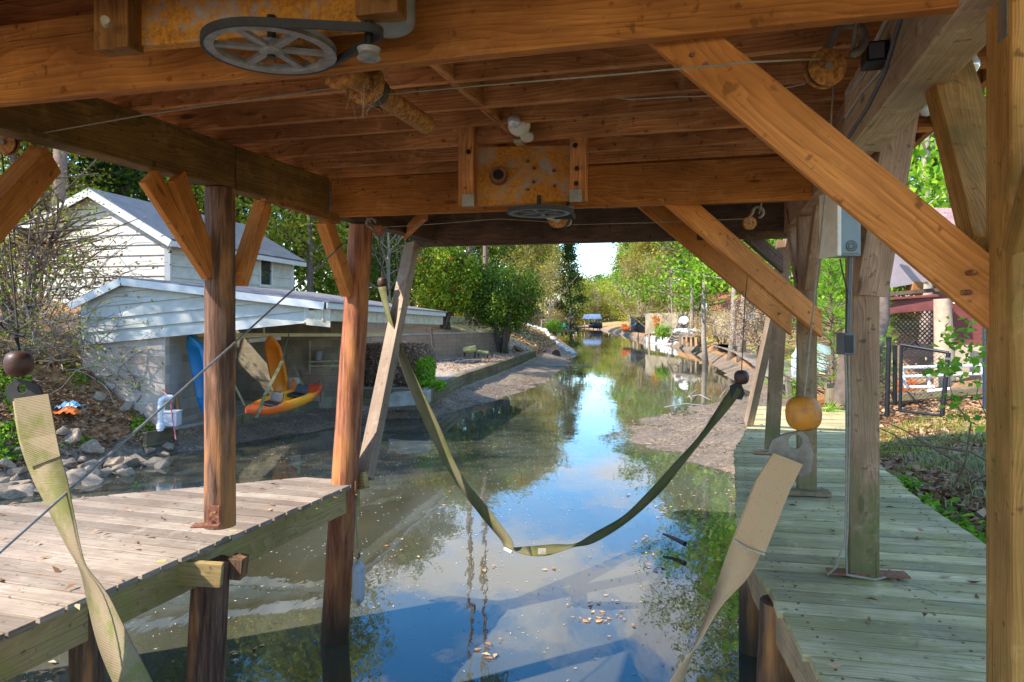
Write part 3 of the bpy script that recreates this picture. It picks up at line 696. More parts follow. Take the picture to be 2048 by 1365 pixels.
MB().beam(P(462, 1132, 4.42), P(490, 1135, 4.42), .12, .13).build('cross_beam', W['logd'], dk, bevel=.004)
for k in range(3):
    q = fa+fd*(1.2+k*1.5)-sd_*-.6; MB().beam(V(q.x-.7, q.y, -.5), V(q.x-.7, q.y, ZD-.05), .12, .12).build('piling', W['logd'], dk)
for px, py in ((148, 1200), (322, 1122), (463, 1062)):
    q = P(px, py, 1); t = (EYE-(ZD-.012))*F/(py-HZ)
    MB().box(P(px, py, t)+V(.02, -.03, 0), .05, .012, .022, .2).build('tag', G['yellow'], dk)

# ============================================================ BOARDWALK
bw = T('boardwalk', 'green tinged plank boardwalk curving along the right bank', 'boardwalk', (2.2, 4, 0))
XL = [(-3, .3), (.5, .95), (2.68, 1.2), (4.1, 1.40), (4.865, 1.575), (6, 1.93), (7.48, 2.40), (9, 3.05), (11.3, 3.94)]
XR = [(-3, 2.3), (0, 2.35), (2, 2.45), (4.185, 2.89), (5.3, 3.12), (6.71, 3.53), (8.5, 4.2), (11.2, 5.3)]
def ip(Tb, y):
    for (a, b), (c, d) in zip(Tb, Tb[1:]):
        if y <= c: return b+(d-b)*max(0, min(1, (y-a)/(c-a))) if y >= a else b
    return Tb[-1][1]
mb = MB(); y = -1.5; pr = random.Random(5)
while y < 11.25:
    k = .22*max(0, min(1, (9.5-y)/6)); xl = ip(XL, y)-pr.uniform(0, .02); yr = y-k*1.6; xr = ip(XR, yr)+pr.uniform(0, .03)
    a = V(xl, y, ZD-.02+pr.uniform(-.003, .003)); b = V(xr, y-k*(xr-xl), ZD-.02+pr.uniform(-.003, .003))
    mb.beam(a, b, .1325, .034); y += .1445
mb.build('planks', W['deck_r'], bw, bevel=.003)
nb_ = MB(); y = 1.9
while y < 9:
    for q in (.06, .5, .94):
        xl, xr = ip(XL, y), ip(XR, y-.3); k = .22*max(0, min(1, (9.5-y)/6)); x = xl+(xr-xl)*q
        for dy in (-.035, .035): nb_.box((x+random.uniform(-.01, .01), y-k*(x-xl)+dy, ZD-.0015), .01, .01, .004)
    y += .1445
nb_.build('nail_heads', G['rust_br'], bw)['kind'] = 'stuff'
for (ya, yb) in ((-1.5, .5), (.5, 2.68), (2.68, 4.1), (4.1, 4.865), (4.865, 6), (6, 7.48), (7.48, 9), (9, 11.2)):
    MB().beam(V(ip(XL, ya)+.03, ya, ZD-.14), V(ip(XL, yb)+.03, yb, ZD-.14), .045, .2).build('stringer', W['stringer'], bw, bevel=.004)
for (x, y) in ((1.36, 3.6), (2.0, 5.8), (2.75, 8.0), (3.45, 9.6), (1.5, 2.4)):
    MB().tube([V(x, y, -.6), V(x, y, .5), V(x+.02, y, ZD-.06)], [.12, .115, .1], 14).build('piling', W['logd'], bw, smooth=50)
MB().box(V(1.27, 3.02, 1.02), .05, .02, .22, .3).build('bolt_plate', G['zinc'], bw)

# ============================================================ LIFT WINCHES
def winch(name, label, plate4, blocks, wc, wr, spc, spr, drum, far=False):
    """all in real coordinates: wheel is horizontal on a vertical shaft under a rusted box"""
    t = T(name, label, 'winch', tuple(wc), 'boat lift winches under the boathouse joists')
    MB().prism(plate4, V(.015, .05, 0)).build('rusted_housing', G['rust_plate'], t, bevel=.006)
    for (a, b, w_, d_) in blocks:
        MB().beam(a, b, w_, d_, (.25, 1, 0)).build('wood_block', W['joist'] if far else W['ledge'], t, bevel=.004)
    wc = Vector(wc)
    mb = MB(); n = 40; prof = [(wr, -.011), (wr-.006, .004), (wr, .013), (wr-.03, .013), (wr-.033, 0), (wr-.03, -.011)]
    vs = []; fs = []
    for i in range(n):
        a = 2*math.pi*i/n
        for r_, z_ in prof: vs.append(wc+V(math.cos(a)*r_, math.sin(a)*r_, z_))
    np_ = len(prof)
    for i in range(n):
        for k in range(np_):
            i2 = (i+1) % n; k2 = (k+1) % np_; fs.append((i*np_+k, i*np_+k2, i2*np_+k2, i2*np_+k))
    mb.poly(vs, fs); wmat = G['cast_d'] if far else G['cast']
    for i in range(6):
        a = i*math.pi/3+.25; d = V(math.cos(a), math.sin(a), 0)
        mb.beam(wc+d*.02, wc+d*(wr-.028), .024, .012)
    mb.lathe([(.0, -.02), (.016, -.02), (.036, -.012), (.038, .02), (0, .02)], wc, 20)
    wh = mb.build('pulley_wheel', wmat, t, smooth=35)
    MB().lathe([(0, -.028), (.013, -.028), (.013, .1), (0, .1)], wc, 12).build('shaft', G['blackm'], t)
    sp_ = Vector(spc)
    MB().lathe([(0, -.014), (.012, -.014), (.014, -.02), (spr-.012, -.02), (spr, -.014), (spr-.006, 0), (spr, .014), (.0, .014)], sp_, 20).build('small_pulley', wmat, t, smooth=35)
    MB().lathe([(0, 0), (.013, 0), (.013, .12), (0, .12)], sp_, 10).build('motor_shaft', G['blackm'], t)
    # belt
    d = (sp_-wc).to_2d(); D = d.length; th = math.atan2(d.y, d.x); al = math.acos((wr-spr)/D); path = []
    for i in range(25): a = th+al+(2*math.pi-2*al)*i/24; path.append(wc+V(math.cos(a), math.sin(a), 0)*(wr+.002))
    for i in range(13): a = th-al+2*al*i/12; path.append(V(sp_.x, sp_.y, wc.z)+V(math.cos(a), math.sin(a), 0)*(spr+.002))
    mb = MB(); n = len(path)
    for i in range(n):
        a, b = path[i], path[(i+1) % n]; ctr = wc
        na = V(a.x-b.x, a.y-b.y, 0).normalized(); nr = V(-na.y, na.x, 0)*.005; h = V(0, 0, .012)
        mb.poly([a-nr-h, a+nr-h, a+nr+h, a-nr+h, b-nr-h, b+nr-h, b+nr+h, b-nr+h], [(0, 1, 5, 4), (1, 2, 6, 5), (2, 3, 7, 6), (3, 0, 4, 7)])
    mb.build('drive_belt', G['belt'], t)
    # drum shaft
    a, b, rr = drum; a, b = Vector(a), Vector(b)
    MB().tube([a, a.lerp(b, .5), b], [rr, rr, rr], 18).build('drum_shaft', G['rust'] if not far else G['trim_old'], t, smooth=50)
    q = a.lerp(b, .48 if not far else .7); ax = (b-a).normalized(); mb = MB()
    for i in range(7): mb.tube([q+ax*(.013*i)-ax*.006, q+ax*(.013*i)+ax*.006], rr+.012+.002*math.sin(i*2), 18)
    mb.build('cable_coil', G['cable'], t, smooth=50)
    mb = MB(); q2 = a.lerp(b, .3 if not far else .45)
    for s_ in ((0, .16) if not far else (0,)):
        c = q2+ax*s_; mb.tube([c-ax*.012, c+ax*.012], rr+.035, 16); mb.beam(c+V(0, 0, .02), c+V(0, 0, .28), .045, .03)
    mb.build('bearing_bracket', G['rust'], t)
    return t
# near winch
Yp = 2.2
hA, hB = P(255, 94, 2.26), P(800, 48, 2.02)
winch('boat_lift_winch', 'near rusted lift winch with a large six spoke grey wheel', [hA, hB, hB+V(0, 0, .42), hA+V(0, 0, .42)],
      [(P(238, 105, 2.24), P(238, -160, 2.24), .13, .07), (P(762, 38, 1.98), P(762, -160, 1.98), .13, .07)],
      P(543, 98, 2.12), .192, P(738, 108, 2.0), .034, (P(575, 66, 2.12), P(853, 250, 3.0), .04))
nw = bpy.data.objects['boat_lift_winch']
mt = P(775, 52, 2.06)
MB().lathe([(0, 0), (.055, 0), (.075, .012), (.082, .03), (.082, .16), (0, .16)], mt+V(0, 0, -.015), 26).build('motor', G['motor'], nw, smooth=40)
mb = MB(); q = P(212, 48, 2.16)
mb.tube([q, q+V(.02, -.04, -.004)], .013, 8); mb.build('bolt', G['trim_old'], nw, smooth=50)
rr_ = random.Random(2)
mb = MB()
for i in range(90):
    c = P(rr_.gauss(738, 14), rr_.gauss(168, 14), rr_.uniform(2.45, 2.75)); mb.tube([c, c+V(rr_.gauss(0, .03), rr_.gauss(0, .03), rr_.gauss(0, .035)), c+V(rr_.gauss(0, .04), rr_.gauss(0, .04), rr_.gauss(0, .05))], .0006, 3, False)
mb.build('cobweb', G['wirew'], nw)
# far winch
hA, hB = P(952, 412, 4.42), P(1143, 402, 4.36)
winch('boat_lift_winch', 'far rusted lift winch framed by two wood blocks with a small dark wheel', [hA, hB, P(1143, 290, 4.36), P(952, 294, 4.42)],
      [(P(936, 414, 4.40), P(936, 218, 4.40), .1, .09), (P(1157, 402, 4.32), P(1160, 204, 4.32), .1, .09)],
      P(1078, 424, 4.22), .188, P(1136, 418, 4.42), .04, (P(1098, 428, 4.40), P(1134, 444, 5.0), .035), True)
fw = bpy.data.objects['boat_lift_winch.001']
c = P(997, 353, 4.38); mb = MB()
mb.tube([c+V(0, -.06, 0), c+V(0, 0, 0)], [.05, .058], 18, False); mb.tube([c+V(0, -.06, 0), c+V(0, .0, 0)], [.034, .034], 18, False)
vs = []; fs = []
for i in range(18):
    a = 2*math.pi*i/18; vs += [c+V(math.cos(a)*.05, -.06, math.sin(a)*.05), c+V(math.cos(a)*.034, -.06, math.sin(a)*.034)]
for i in range(18): j = (i+1) % 18; fs.append((2*i, 2*i+1, 2*j+1, 2*j))
mb.poly(vs, fs); mb.build('shaft_collar', G['rust_br'], fw, smooth=40)
mb = MB()
for i in range(16):
    a = 2*math.pi*i/16; 
MB().tube([c+V(0, -.012, 0), c+V(0, -.008, 0)], .034, 18).build('shaft_hole', G['blackm'], fw)
for px, py in ((1055, 323), (1068, 337), (1067, 364), (1055, 379), (1108, 342), (1109, 372)):
    q = P(px, py, 4.375); MB().tube([q+V(0, -.03, 0), q], [.008, .012], 8).build('rivet', G['rust_br'], fw)
for px, py in ((937, 402), (1151, 393)): MB().box(P(px, py, 4.26 if px > 1000 else 4.34)+V(0, -.02, 0), .075, .008, .075, -.2).build('washer_plate', G['zinc'], fw)
for px, py in ((1153, 338), (1152, 368), (937, 305), (1150, 292)): q = P(px, py, 4.26 if px > 1000 else 4.34); MB().tube([q+V(0, -.02, 0), q], .014, 10).build('bolt', G['blackm'], fw)
# ============================================================ SLINGS, BALLS, CABLES
def strap_rows(spec, w, steps=5):
    """spec: (centre px, py, Y, apparent px width, sign) -> edge rows with true width w"""
    pts = []
    for (px, py, Y, pw, ang, sg) in spec:
        c = P(px, py, Y); aw = min(pw*Y/F, w); dp = math.sqrt(max(0, w*w-aw*aw))*sg
        ca, sa = math.cos(R(ang)), math.sin(R(ang))
        pts.append((c, V(ca*aw/2, dp/2, sa*aw/2)))
    rows = []; n = len(pts)
    for i in range(n-1):
        p0 = pts[max(i-1, 0)]; p1 = pts[i]; p2 = pts[i+1]; p3 = pts[min(i+2, n-1)]
        for k in range(steps):
            t = k/steps
            def cm(a, b, c, d): return .5*((2*b)+(c-a)*t+(2*a-5*b+4*c-d)*t*t+(3*b-a-3*c+d)*t**3)
            c = cm(p0[0], p1[0], p2[0], p3[0]); h = cm(p0[1], p1[1], p2[1], p3[1])
            if h.length > 1e-6: h = h.normalized()*w/2
            rows.append((c-h, c+h))
    c, h = pts[-1]; rows.append((c-h, c+h)); return rows
def plate_poly(t, name, outer, hole, Y, mat, th=.012, dy=0.0):
    """flat link plate with a round hole"""
    hx, hy, hr = hole; n = 28; O = []; H = []
    def ray(a):
        best = 1e9; dx, dy_ = math.cos(a), math.sin(a)
        for (x0, y0), (x1, y1) in zip(outer, outer[1:]+outer[:1]):
            ex, ey = x1-x0, y1-y0; den = dx*ey-dy_*ex
            if abs(den) < 1e-9: continue
            tt = ((x0-hx)*ey-(y0-hy)*ex)/den; s_ = ((x0-hx)*dy_-(y0-hy)*dx)/den
            if tt > 0 and -.001 <= s_ <= 1.001: best = min(best, tt)
        return best
    angs = sorted(set([2*math.pi*i/n for i in range(n)]+[math.atan2(y-hy, x-hx) % (2*math.pi) for x, y in outer]))
    for a in angs:
        r_ = ray(a); O.append(P(hx+math.cos(a)*r_, hy+math.sin(a)*r_, Y)); H.append(P(hx+math.cos(a)*hr, hy+math.sin(a)*hr, Y))
    m = len(angs); vs = O+H+[p+V(0, th, 0) for p in O]+[p+V(0, th, 0) for p in H]; fs = []
    for i in range(m):
        j = (i+1) % m
        fs += [(i, j, m+j, m+i), (2*m+j, 2*m+i, 3*m+i, 3*m+j), (j, i, 2*m+i, 2*m+j), (m+i, m+j, 3*m+j, 3*m+i)]
    mb = MB(); mb.poly(vs, fs); return mb.build(name, mat, t, bevel=.002)
def ball(t, px, py, Y, r, mat, ax=(0, 0, 1)):
    c = P(px, py, Y); prof = []
    for i in range(15):
        a = math.pi*i/14; s_ = math.sin(a)**.72*(r); prof.append((max(s_, .005), -math.copysign(abs(math.cos(a))**.82, math.cos(a))*r))
    return MB().lathe(prof, c, 26, ax).build('float_ball', mat, t, smooth=60)
def rope(t, name, pts, r, mat, sag=0, n=12):
    out = []
    for a, b in zip(pts, pts[1:]):
        for k in range(n):
            q = k/n; out.append(Vector(a).lerp(Vector(b), q)-V(0, 0, sag*4*q*(1-q)))
    out.append(Vector(pts[-1])); return MB().tube(out, r, 6, False).build(name, mat, t, smooth=70)

s1 = T('lifting_sling', 'tan lifting sling hanging nearest the camera between its two float balls', 'boat sling', (-.6, 2.9, 1.2))
wl = .158
rows = strap_rows([(64, 800, 3.34, 76, -6, 1), (84, 905, 3.34, 74, -6, 1), (112, 1000, 3.33, 62, 4, 1), (140, 1070, 3.31, 34, 10, 1), (163, 1135, 3.29, 6, 20, 1), (196, 1215, 3.26, -1, 30, 1), (240, 1310, 3.22, 50, 28, 1), (285, 1400, 3.15, 66, 26, 1), (420, 1520, 3.0, 60, 25, 1)][:5], wl)
r2 = [(163, 1135, 3.29, 6, 200, -1), (196, 1215, 3.26, 44, 212, -1), (232, 1290, 3.22, 60, 212, -1), (275, 1375, 3.15, 66, 212, -1), (330, 1450, 3.08, 66, 215, -1)]
# one strip twisting half a turn
def strip(spec, w): return spec
L_ = [(26, 803, 3.34), (38, 880, 3.36), (62, 950, 3.37), (92, 1010, 3.38), (132, 1090, 3.37), (160, 1140, 3.36), (176, 1210, 3.3), (196, 1290, 3.24), (228, 1370, 3.16), (262, 1440, 3.08)]
R_ = [(98, 792, 3.34), (110, 880, 3.32), (132, 950, 3.3), (148, 1030, 3.26), (160, 1090, 3.22), (174, 1135, 3.2), (216, 1190, 3.2), (256, 1270, 3.16), (300, 1355, 3.1), (340, 1440, 3.02)]
def smooth_rows(A, B, st=5):
    A = [P(*a) for a in A]; B = [P(*b) for b in B]; out = []
    n = len(A)
    for i in range(n-1):
        for k in range(st):
            t = k/st
            def cm(Q): a, b, c, d = Q[max(i-1, 0)], Q[i], Q[i+1], Q[min(i+2, n-1)]; return .5*((2*b)+(c-a)*t+(2*a-5*b+4*c-d)*t*t+(3*b-a-3*c+d)*t**3)
            out.append((cm(A), cm(B)))
    out.append((A[-1], B[-1])); return out
ra = smooth_rows(L_, R_)
# right hand half
L2 = [(1345, 1440, 2.78), (1372, 1345, 2.74), (1398, 1270, 2.72), (1422, 1205, 2.70), (1450, 1120, 2.66), (1480, 1040, 2.63), (1512, 960, 2.6), (1545, 908, 2.58)]
R2 = [(1300, 1440, 2.68), (1352, 1345, 2.64), (1395, 1290, 2.6), (1440, 1215, 2.6), (1500, 1150, 2.6), (1535, 1075, 2.6), (1578, 980, 2.58), (1603, 930, 2.57)]
rb = smooth_rows(L2, R2)
MB().ribbon(ra).build('webbing', G['web4'], s1, smooth=70, solid=.005)
a0, a1 = ra[-1]; b0, b1 = rb[0]; mid = []
for k in range(1, 16):
    q = k/16; sg = -.33*4*q*(1-q)
    mid.append((a0.lerp(b0, q)+V(0, 0, sg), a1.lerp(b1, q)+V(0, 0, sg)))
MB().ribbon([(a0, a1)]+mid+[(b0, b1)]).build('webbing', G['web2'], s1, smooth=70, solid=.005)
MB().ribbon(rb).build('webbing', G['web1'], s1, smooth=70, solid=.005)
mb = MB(); mb.ribbon([(P(28, 798, 3.325), P(97, 788, 3.325)), (P(42, 880, 3.34), P(112, 868, 3.31)), (P(60, 935, 3.35), P(121, 912, 3.3))]); mb.build('stitched_overlap', G['web4'], s1, solid=.006)
mb = MB(); mb.ribbon([(P(1547, 906, 2.568), P(1605, 929, 2.56)), (P(1513, 960, 2.588), P(1580, 980, 2.57)), (P(1468, 1082, 2.64), P(1529, 1108, 2.588))]); mb.build('stitched_overlap', G['web1'], s1, solid=.008)
MB().tube([P(1466, 1080, 2.63), P(1495, 1098, 2.59), P(1530, 1110, 2.575)], .004, 6).build('seam_cord', G['trim_old'], s1)
plate_poly(s1, 'link_plate', [(9, 790), (12, 775), (30, 758), (52, 762), (76, 770), (87, 792), (84, 805), (60, 815), (28, 815)], (44, 778, 9), 3.38, G['link_d'])
plate_poly(s1, 'link_plate', [(1536, 905), (1545, 880), (1570, 868), (1603, 862), (1617, 876), (1628, 910), (1622, 945), (1603, 955), (1560, 925)], (1591, 884, 14), 2.62, G['link'])
ball(s1, 38, 728, 3.37, .063, G['ball_d']); ball(s1, 1607, 827, 2.6, .064, G['ball'])
rope(s1, 'lift_cable', [P(38, 704, 3.37), P(33, 670, 3.37)], .008, G['black'])
rope(s1, 'lift_cable', [P(36, 670, 3.37), P(14, 420, 3.4), P(3, 300, 3.42)], .0045, G['cable'])
rope(s1, 'lift_cable', [P(1608, 800, 2.6), P(1655, 340, 2.72), P(1668, 160, 2.78)], .0035, G['rope'])
mb = MB(); mb.tube([P(36, 668, 3.36), P(22, 652, 3.36), P(4, 643, 3.36), P(1, 650, 3.36), P(14, 664, 3.36), P(48, 672, 3.36), P(30, 676, 3.35), P(36, 690, 3.36)], .006, 6); mb.build('rope_knot', G['black'], s1, smooth=60)

s2 = T('lifting_sling', 'dark olive lifting sling sagging in a wide V under the far winch', 'boat sling', (.3, 6.5, .8))
L3 = [(756, 575, 6.9), (770, 625, 6.9), (786, 685, 6.88), (812, 760, 6.84), (850, 850, 6.8), (905, 955, 6.7), (960, 1030, 6.6), (1000, 1078, 6.5), (1013, 1095, 6.44), (1060, 1093, 6.46), (1110, 1089, 6.45), (1150, 1088, 6.42), (1190, 1065, 6.38), (1245, 1033, 6.3), (1290, 990, 6.25), (1350, 925, 6.18), (1400, 870, 6.12), (1442, 805, 6.05), (1466, 770, 6.02)]
R3 = [(772, 573, 6.9), (780, 625, 6.8), (797, 680, 6.76), (832, 755, 6.72), (874, 842, 6.66), (920, 945, 6.6), (975, 1015, 6.5), (1022, 1078, 6.38), (1030, 1102, 6.32), (1065, 1112, 6.3), (1100, 1110, 6.29), (1145, 1095, 6.28), (1188, 1086, 6.3), (1255, 1045, 6.26), (1322, 985, 6.2), (1362, 935, 6.12), (1412, 872, 6.02), (1463, 812, 5.98), (1484, 782, 5.98)]
r3 = smooth_rows(L3, R3); c_ = 9*5
MB().ribbon(r3[:46]).build('webbing', G['web2'], s2, smooth=70, solid=.005); MB().ribbon(r3[45:]).build('webbing', G['web3'], s2, smooth=70, solid=.005)
plate_poly(s2, 'link_plate', [(762, 562), (768, 560), (774, 566), (778, 590), (770, 596), (756, 584)], (767, 571, 3), 6.92, G['link_d'])
plate_poly(s2, 'link_plate', [(1460, 772), (1472, 766), (1484, 770), (1490, 788), (1484, 800), (1462, 798)], (1477, 783, 5), 6.0, G['link_d'])
ball(s2, 765, 568-3, 6.95, .052, G['ball_d']); ball(s2, 1483, 755, 6.0, .062, G['ball_d'])
rope(s2, 'lift_cable', [P(765, 556, 6.95), P(757, 465, 6.95)], .006, G['cable'])
rope(s2, 'lift_cable', [P(1483, 745, 6.0), P(1490, 600, 6.05), P(1505, 455, 6.2)], .0045, G['cable'])
MB().box(P(1084, 1103, 6.26), .07, .006, .05).build('patch', G['trim_old'], s2); MB().beam(P(1009, 1097, 6.4), P(1024, 1105, 6.34), .02, .02).build('edge_tab', G['pvc'], s2)

# snatch blocks
def sblock(px, py, Y, px2, py2, sc, label, mat=G['rust']):
    """hook at (px,py), sheave centre at (px2,py2)"""
    t = T('pulley_block', label, 'pulley block', tuple(P(px, py, Y)))
    h = P(px, py, Y); b = P(px2, py2, Y); d = (b-h).normalized(); s_ = V(-d.z, 0, d.x); r = .055*sc
    mb = MB(); pts = []
    for i in range(15):
        a = R(-60+ i*260/14); pts.append(h-d*math.cos(a)*.048*sc*1.0+s_*math.sin(a)*.048*sc)
    pts = pts+[h+d*.11*sc-s_*.012*sc][:0]
    mb.tube([h+d*.1*sc-s_*.03*sc]+[h+V(0,0,0)-d*math.cos(R(a))*.045*sc-s_*math.sin(R(a))*.045*sc for a in range(130, -141, -18)], [.011*sc]+[.013*sc]*15+[.006*sc], 10); mb.build('hook', G['link'], t, smooth=60)
    mb = MB()
    for sg in (-.018, .012): mb.tube([b+V(0, sg*sc, 0), b+V(0, (sg+.006)*sc, 0)], r, 22)
    mb.build('cheek_plate', mat, t, smooth=40)
    MB().tube([b+V(0, -.011*sc, 0), b+V(0, .011*sc, 0)], r*.86, 20).build('sheave', G['blackm'], t)
    n_ = h+d*.1*sc-s_*.03*sc
    MB().prism([n_-s_*.028*sc, n_+s_*.028*sc, b+s_*r*.95, b-s_*r*.95], V(0, .005, 0)).build('neck_plate', G['link'], t, bevel=.001)
    MB().tube([b+V(0, -.028*sc, 0), b+V(0, .022*sc, 0)], .011*sc, 8).build('axle_bolt', G['link'], t)
    return t
t = sblock(1698, 78, 2.35, 1650, 138, 1.15, 'rusty pulley block hooked below the header beside the wide plank brace')
MB().tube([P(1722, 28, 2.3), P(1712, 55, 2.3), P(1708, 80, 2.32), P(1706, 96, 2.36)], [.008, .008, .008, .007], 8).build('eye_bolt', G['link'], t, smooth=60)
MB().tube([P(1726, 10, 2.28), P(1722, 28, 2.3)], .009, 8).build('eye_bolt', G['link'], t)
t = sblock(1516, 425, 5.0, 1499, 447, .85, 'small rusty pulley block hanging under the right end of the reddish header')
MB().tube([P(1524, 402, 4.95), P(1518, 428, 5.0)], .007, 8).build('eye_bolt', G['link'], t)
t = sblock(742, 446, 5.6, 758, 462, .8, 'pulley block hanging beside the top of the corner piling', G['rust_br'])
MB().tube([P(730, 430, 5.6), P(742, 446, 5.6)], .007, 8).build('eye_bolt', G['link'], t)
t = sblock(-8, 262, 3.35, 12, 288, 1.0, 'rusty pulley block at the left edge beneath the dark olive beam')

def wire(name, label, cat, pts, r, mat, sag=0):
    a = sum((Vector(p) for p in pts), V(0, 0, 0))/len(pts)
    t = rope(None, name, pts, r, mat, sag); return tag(t, label, cat)
wire('hoist_cable', 'frayed hoist cable from the left edge pulley to the near winch drum', 'cable', [P(30, 276, 3.3), P(300, 228, 2.95), P(684, 174, 2.6), P(735, 168, 2.58)], .0035, G['rope'], .0)
wire('hoist_cable', 'long hoist cable from the near winch drum to the hooked pulley at right', 'cable', [P(730, 193, 2.62), P(960, 172, 2.5), P(1250, 148, 2.2), P(1500, 125, 1.86), P(1640, 118, 2.3)], .003, G['rope'], .0)
wire('hoist_cable', 'thin hoist cable from the corner piling pulley to the small far wheel', 'cable', [P(765, 455, 5.6), P(850, 450, 5.5), P(1000, 438, 5.3), P(1125, 446, 5.3)], .003, G['rope'])
wire('hoist_cable', 'thin hoist cable running right from the far winch to the small pulley', 'cable', [P(1130, 450, 5.3), P(1300, 446, 5.2), P(1492, 438, 5.0)], .003, G['rope'])
wire('electric_wire', 'cream electric wire looping under the joists right of the far winch', 'wire', [P(1178, 210, 3.9), P(1215, 194, 3.75), P(1260, 199, 3.7), P(1350, 194, 3.6), P(1420, 192, 3.5), P(1560, 178, 3.4), P(1610, 168, 3.35)], .004, G['wirew'])
t = wire('guy_rod', 'straight steel guy rod slanting from the corner piling down across the left dock', 'rod', [P(694, 482, 5.75), P(445, 708, 4.25), P(0, 1105, 3.0), P(-60, 1158, 2.9)], .0065, G['steel'])

# ---- fender
t = T('boat_fender', 'white cylindrical boat fender hanging on a rope from the dock corner', 'fender', tuple(P(717, 1210, 5.9)))
c = P(717, 1165, 5.88); r = .052
MB().lathe([(.012, -.2), (.014, -.175), (.03, -.165), (.046, -.145), (r, -.12), (r, .12), (.046, .145), (.03, .165), (.013, .178), (.012, .2)], c, 18).build('fender_body', plain('fender_vinyl', (.5, .55, .6), .4, .3, 6, 0, .2, c2=(.3, .24, .2), lo=.5, hi=.62), t, smooth=50)
rope(t, 'fender_rope', [c+V(0, 0, .2), P(712, 1040, 5.9), P(711, 962, 5.95)], .004, G['rope'])
MB().tube([c+V(-.01, -.01, .2), c+V(.012, -.01, .22), c+V(0, .01, .24)], .009, 6).build('rope_knot', G['rust_br'], t)
MB().tube([P(711, 962, 5.93), P(710, 985, 5.93), P(714, 1000, 5.93)], .009, 6).build('rope_knot', G['rust_br'], t)

# ---- lamp sockets and bulbs
t = T('ceiling_lamp', 'round porcelain lamp socket with a clear bulb fixed to a joist', 'lamp', tuple(P(1040, 252, 4.0)))
c = P(1038, 250, 3.98)
MB().lathe([(0, -.02), (.062, -.02), (.066, 0), (.058, .02), (.04, .03), (.04, .045), (0, .045)], c, 24, (-.15, -1, -.35)).build('socket', G['porcelain'], t, smooth=45)
MB().lathe([(.012, .03), (.018, .06), (.034, .085), (.037, .105), (.028, .13), (.0, .14)], c, 18, (-.3, -1, -.1)).build('bulb', G['bulb'], t, smooth=80)
MB().tube([c, c+V(0, .1, .15)], .012, 6).build('wire', G['wirew'], t)
t = T('ceiling_lamp', 'second porcelain socket just behind and below the round lamp socket', 'lamp', tuple(P(1054, 273, 4.2)))
MB().lathe([(0, -.01), (.04, -.01), (.04, .008), (.025, .016), (0, .016)], P(1054, 274, 4.2), 20, (0, -.6, -1)).build('socket', G['porcelain'], t, smooth=45)
MB().beam(P(1035, 282, 4.3), P(1046, 293, 4.45), .05, .02).build('strap', G['trim_old'], t)
for (px, py, Y, lb) in ((1853, 214, 3.3, 'clear light bulb hanging low between the square post and its grey knee brace'), (1943, 125, 2.9, 'clear light bulb peeking out beside the tall near post at upper right')):
    t = T('light_bulb', lb, 'light bulb', tuple(P(px, py, Y))); c = P(px, py, Y)
    MB().lathe([(0, -.045), (.02, -.038), (.03, -.02), (.031, -.004), (.018, .03), (.013, .045)], c, 18).build('glass', G['bulb'], t, smooth=80)
    MB().lathe([(.013, .045), (.015, .05), (.022, .055), (.022, .09), (0, .09)], c, 14).build('socket', G['conduit'], t, smooth=45)
    rope(t, 'wire', [c+V(0, 0, .09), c+V(.05, .1, .13), c+V(.1, .1, .25)], .005, G['conduit'])

# ---- electrics
t = T('electrical_panel', 'grey metal panel box mounted on the square boardwalk post', 'electrical box', tuple(P(1680, 520, 3.6)))
a = P(1683, 455, 3.62)
MB().box(a, .125, .14, .31, .1).build('enclosure', G['boxgrey'], t, bevel=.004)
MB().box(a+V(-.082, -.05, .005), .022, .17, .33, .1).build('door', G['porcelain'], t, bevel=.004)
MB().box(a+V(.0, -.074, .0), .115, .012, .29, .1).build('cover_plate', G['boxgrey'], t, bevel=.003)
c = a+V(.012, -.085, -.105)
for rr in (.026, .015): MB().tube([c+V(math.cos(q)*rr, 0, math.sin(q)*rr) for q in [2*math.pi*i/20 for i in range(21)]], .0022, 5).build('knockout_ring', G['conduit'], t)
for i, pts in enumerate(([(1672, 430), (1690, 445), (1700, 470), (1704, 510), (1702, 560), (1699, 640), (1696, 690)], [(1688, 438), (1708, 440), (1704, 465), (1700, 515), (1697, 600), (1694, 690)], [(1690, 700), (1694, 800), (1693, 900), (1692, 1000), (1690, 1080), (1672, 1135), (1655, 1150)], [(1697, 700), (1699, 820), (1697, 950), (1695, 1060), (1692, 1100), (1694, 1150), (1750, 1160), (1770, 1155)])):
    rope(t, 'cable', [P(x, y, 3.58 if y < 1140 else 3.62) for x, y in pts], .006, G['conduit'] if i < 2 else G['rope'], n=4)
rope(t, 'cable', [P(x, y, 3.6) for x, y in ((1680, 518), (1684, 540), (1694, 580), (1693, 640), (1690, 690))], .004, G['blackm'], n=4)
t = T('junction_box', 'small grey junction box halfway down the square boardwalk post', 'electrical box', tuple(P(1690, 710, 3.6)))
MB().box(P(1691, 688, 3.6), .06, .07, .11, .2).build('enclosure', G['conduit'], t, bevel=.005)
MB().box(P(1691, 688, 3.6)+V(0, -.038, 0), .05, .006, .09, .2).build('cover', G['link_d'], t, bevel=.002)
t = T('outlet_box', 'black outlet box with wires on the weathered beam end', 'electrical box', tuple(P(1818, 140, 2.6)))
b_ = V(rx(2.55)-.08-.035, 2.6, 3.72)
MB().box(b_, .075, .11, .075, -.28).build('enclosure', G['blackm'], t, bevel=.004)
MB().box(b_+V(-.02, -.055, 0), .05, .008, .055, -.28).build('cover', G['conduit'], t)
def onbeam(y, z): return V(rx(y)-.09, y, z)
